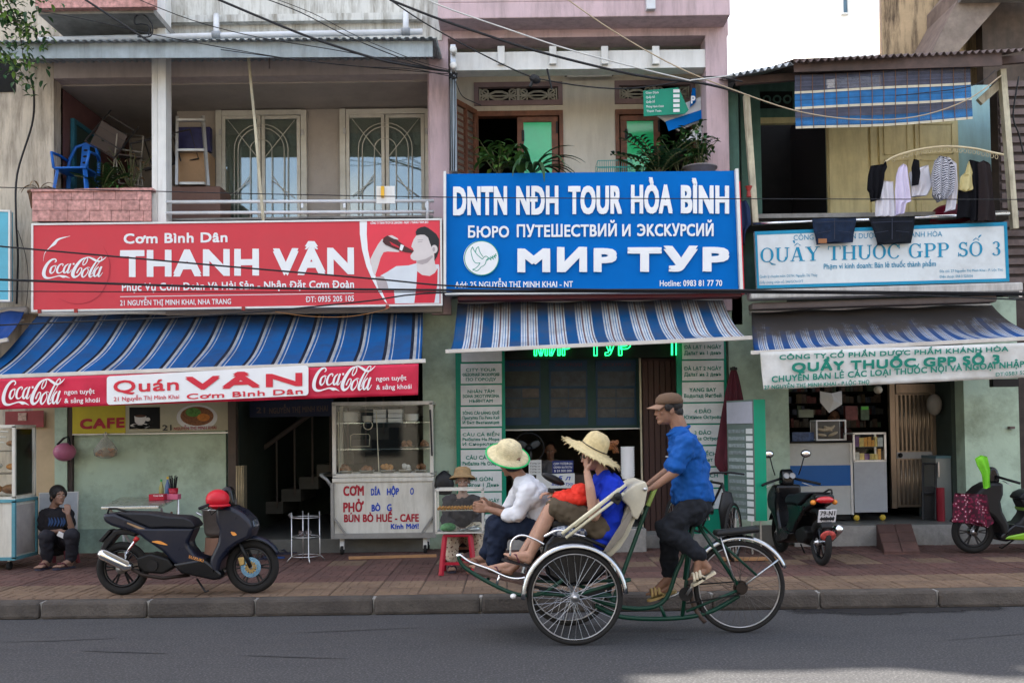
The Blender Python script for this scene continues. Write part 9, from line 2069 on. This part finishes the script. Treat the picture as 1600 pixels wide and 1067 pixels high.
plant('frangipani', 'small-leaved shrub in the wide stone pot at the right of the cream balcony', 1093, Yp_+.05, 262, bushy(90, .36, .46, .045, m_leafB, m_leafA, 9), mat('stone_pot', (.20, .18, .17), .8, var=.2), .2, .16)
plant('grassy_plant', 'grassy plant on the left balcony behind the granite planter', 185, 12.1, 300, strappy(14, .30, .012, m_leafA))
plant('dry_bush', 'tangled dry twiggy plant behind the blue chair on the left balcony', 205, 12.5, 296, bushy(60, .42, .62, .03, m_dry, m_leafB, 9))
plant('fern', 'small dark fern between the blue chair and the balcony column', 160, 12.3, 300, zz(7, .42, m_leafB))
plant('shaggy_plant', 'dried shaggy plant at the left corner of the granite planter', 62, 11.95, 300, strappy(26, .30, .012, m_dry, .2, 1.3, 3.2))
# overhanging tree at the top left corner
t = thing('tree', 'leafy tree branch hanging into the top left corner', 'tree', (-7.4, 9.9, SW))
mb = MB(); mb.tube([(-8.2, 9.9, 0), (-8.1, 9.9, 3), (-7.9, 9.9, 5.2), (-7.4, 10, 6.8)], [.16, .13, .11, .08], 10); mb.build('trunk', m_bark, t, world=True, smooth=1)
br = [[(-30, -60), (10, 0), (30, 50), (38, 105)], [(-20, 0), (15, 30), (45, 40), (60, 62)], [(-30, 60), (-5, 80), (20, 95), (45, 130)], [(-10, -30), (40, -10), (75, -5)]]
leaves = MB(); tips = []
for q in br:
 pts = [at(x, y, 10.0+.1*i) for i, (x, y) in enumerate(spline(q, 4))]; mb = MB(); mb.tube([Vector((-7.9, 9.9, 6.4))]+pts, [.03]+[max(.004, .016*(1-i/len(pts))) for i in range(len(pts))], 5); mb.bw('branch', m_bark, t); tips += pts
for p in tips:
 for k in range(11): blade(leaves, p+Vector((random.gauss(0, .09), random.gauss(0, .15), random.gauss(0, .09))), random.uniform(0, 2*pi), random.uniform(-1, .5), random.uniform(.06, .11), .02, .8, 4)
for k in range(900):
 blade(leaves, (random.gauss(-8.0, .6), random.gauss(9.9, .7), random.gauss(7.4, .5)), random.uniform(0, 2*pi), random.uniform(-1, .5), .12, .03, .8, 4)
o = leaves.bw('crown', m_leafC, t); o['kind'] = 'stuff'
o = D.objects['crown']; o.data.materials.append(m_leafB); o.data.polygons.foreach_set('material_index', [1 if (i//8) % 3 else 0 for i in range(len(o.data.polygons))])
# ================================================================ cables
m_cab = mat('cable_black', (.018, .018, .02), .6, var=.1); m_cabw = mat('cable_white', (.55, .55, .52), .6); m_cabo = mat('cable_ochre', (.42, .33, .22), .7)
def cable(label, pts, r_, m=None, Y=10.9, sp=5):
 mb = MB(); q = spline([(p_[0], p_[1], p_[2] if len(p_) > 2 else Y) for p_ in pts], sp); mb.tube([at(*p_) for p_ in q], r_, 6); o = mb.build('cable', m or m_cab, None, smooth=1); tag(o, label, 'cable')
cable('thin black cable crossing in front of the balconies just above the signboards', [(-40, 292), (200, 298), (400, 303), (750, 309), (1200, 311), (1640, 312)], .0055)
cable('black cable sloping across the lettering of the red signboard', [(-40, 381), (0, 385), (340, 415), (587, 436), (710, 447), (900, 452), (1160, 454), (1640, 458)], .010, Y=10.85)
cable('thickest black cable crossing the lower edge of all three signboards', [(-40, 436), (0, 437), (360, 449), (710, 453.5), (1160, 455.5), (1640, 460)], .014, Y=10.9)
cable('thin black cable just below the thickest one over the red signboard', [(-40, 454), (0, 455), (360, 456.5), (710, 456.5), (1160, 458), (1640, 462)], .006, Y=10.95)
cable('black cable rising from the left awning to the blue signboard', [(-40, 510), (0, 508), (340, 492), (560, 472), (710, 456.5), (1160, 453), (1640, 470)], .009, Y=10.88)
cable('orange cable drooping beneath the red signboard', [(430, 487), (480, 494), (540, 495), (590, 487), (610, 480)], .004, mat('orange_cable', (.35, .16, .05), .6), 11.5)
cable('thick twisted cable running down from the top left to the porcelain insulators', [(118, -10), (225, 60), (228, 62)], .013, Y=11.2)
cable('thick black cable from the grey roof edge to the porcelain insulators', [(330, -5), (420, 33), (488, 60), (580, 90), (640, 103), (702, 112, 12.0)], .014, Y=11.2)
cable('thin cable crossing above the thick one towards the insulators', [(205, -5), (300, 32), (400, 58), (520, 78), (640, 100), (703, 112, 12.0)], .005, Y=11.3)
cable('thin cable descending steeply past the grey roof to the pink column', [(405, -5), (470, 20), (545, 58), (640, 96), (703, 114, 12.0)], .006, Y=11.2)
cable('second thin cable close beside the steep one', [(420, -5), (490, 22), (560, 58), (650, 95), (704, 110, 12.0)], .004, Y=11.15)
cable('thin slack cable under the grey roof fascia', [(345, 78), (450, 92), (560, 104), (640, 108), (705, 120, 12.0)], .005, Y=11.4)
cable('thin cable starting at the leafy branch above the metal roof', [(60, 18), (130, 30), (220, 50), (300, 66), (480, 96), (700, 116, 12.0)], .005, Y=11.3)
cable('twisted black cable crossing the white lintel of the pink house', [(609, 0), (680, 28), (750, 52), (845, 82), (995, 118), (1094, 130), (1160, 146, 11.4)], .014, Y=11.3)
cable('black cable from the top centre sagging below the cream balcony lamp', [(609, 0), (680, 46), (800, 108), (860, 127), (960, 139), (1040, 132), (1110, 120), (1160, 128)], .008, Y=11.4)
cable('white cable crossing the pink slab and the white lintel', [(650, -10), (690, 10), (790, 45), (900, 81), (1060, 122), (1085, 125), (1145, 118)], .008, m_cabw, 11.1)
cable('ochre cable crossing from the top centre to the bamboo blind and post', [(880, -5), (960, 50), (1060, 106), (1160, 146), (1250, 175), (1340, 187), (1430, 183), (1510, 157), (1565, 118)], .007, m_cabo, 11.2)
cable('black cable hanging down the rendered wall at the far left', [(48, 120, 11.9), (53, 150, 12.1), (50, 195, 12.25), (27, 272, 12.25), (25, 340, 12.2), (28, 400, 12.2), (26, 475, 12.2)], .012)
cable('looped black cable coil above the grey metal roof', [(215, 58), (235, 57), (238, 40), (225, 24), (212, 26), (211, 38), (222, 38), (233, 42), (232, 56)], .008, Y=11.5)
cable('thin cable looping from the pink column to the vent block', [(712, 128), (722, 150), (740, 160), (752, 165)], .006, Y=12.1)
cable('thin black cable dropping behind the right balcony post', [(1555, 110), (1530, 130), (1490, 140), (1400, 150)], .005, Y=11.3)
cable('thin cable hanging on the wall under the blue side signboard', [(28, 360), (40, 400), (44, 440), (40, 485)], .004, Y=12.25)
cable('slack dark cable hanging at the dark right edge', [(1592, 120), (1583, 180), (1592, 210), (1599, 240)], .01, Y=12.3)
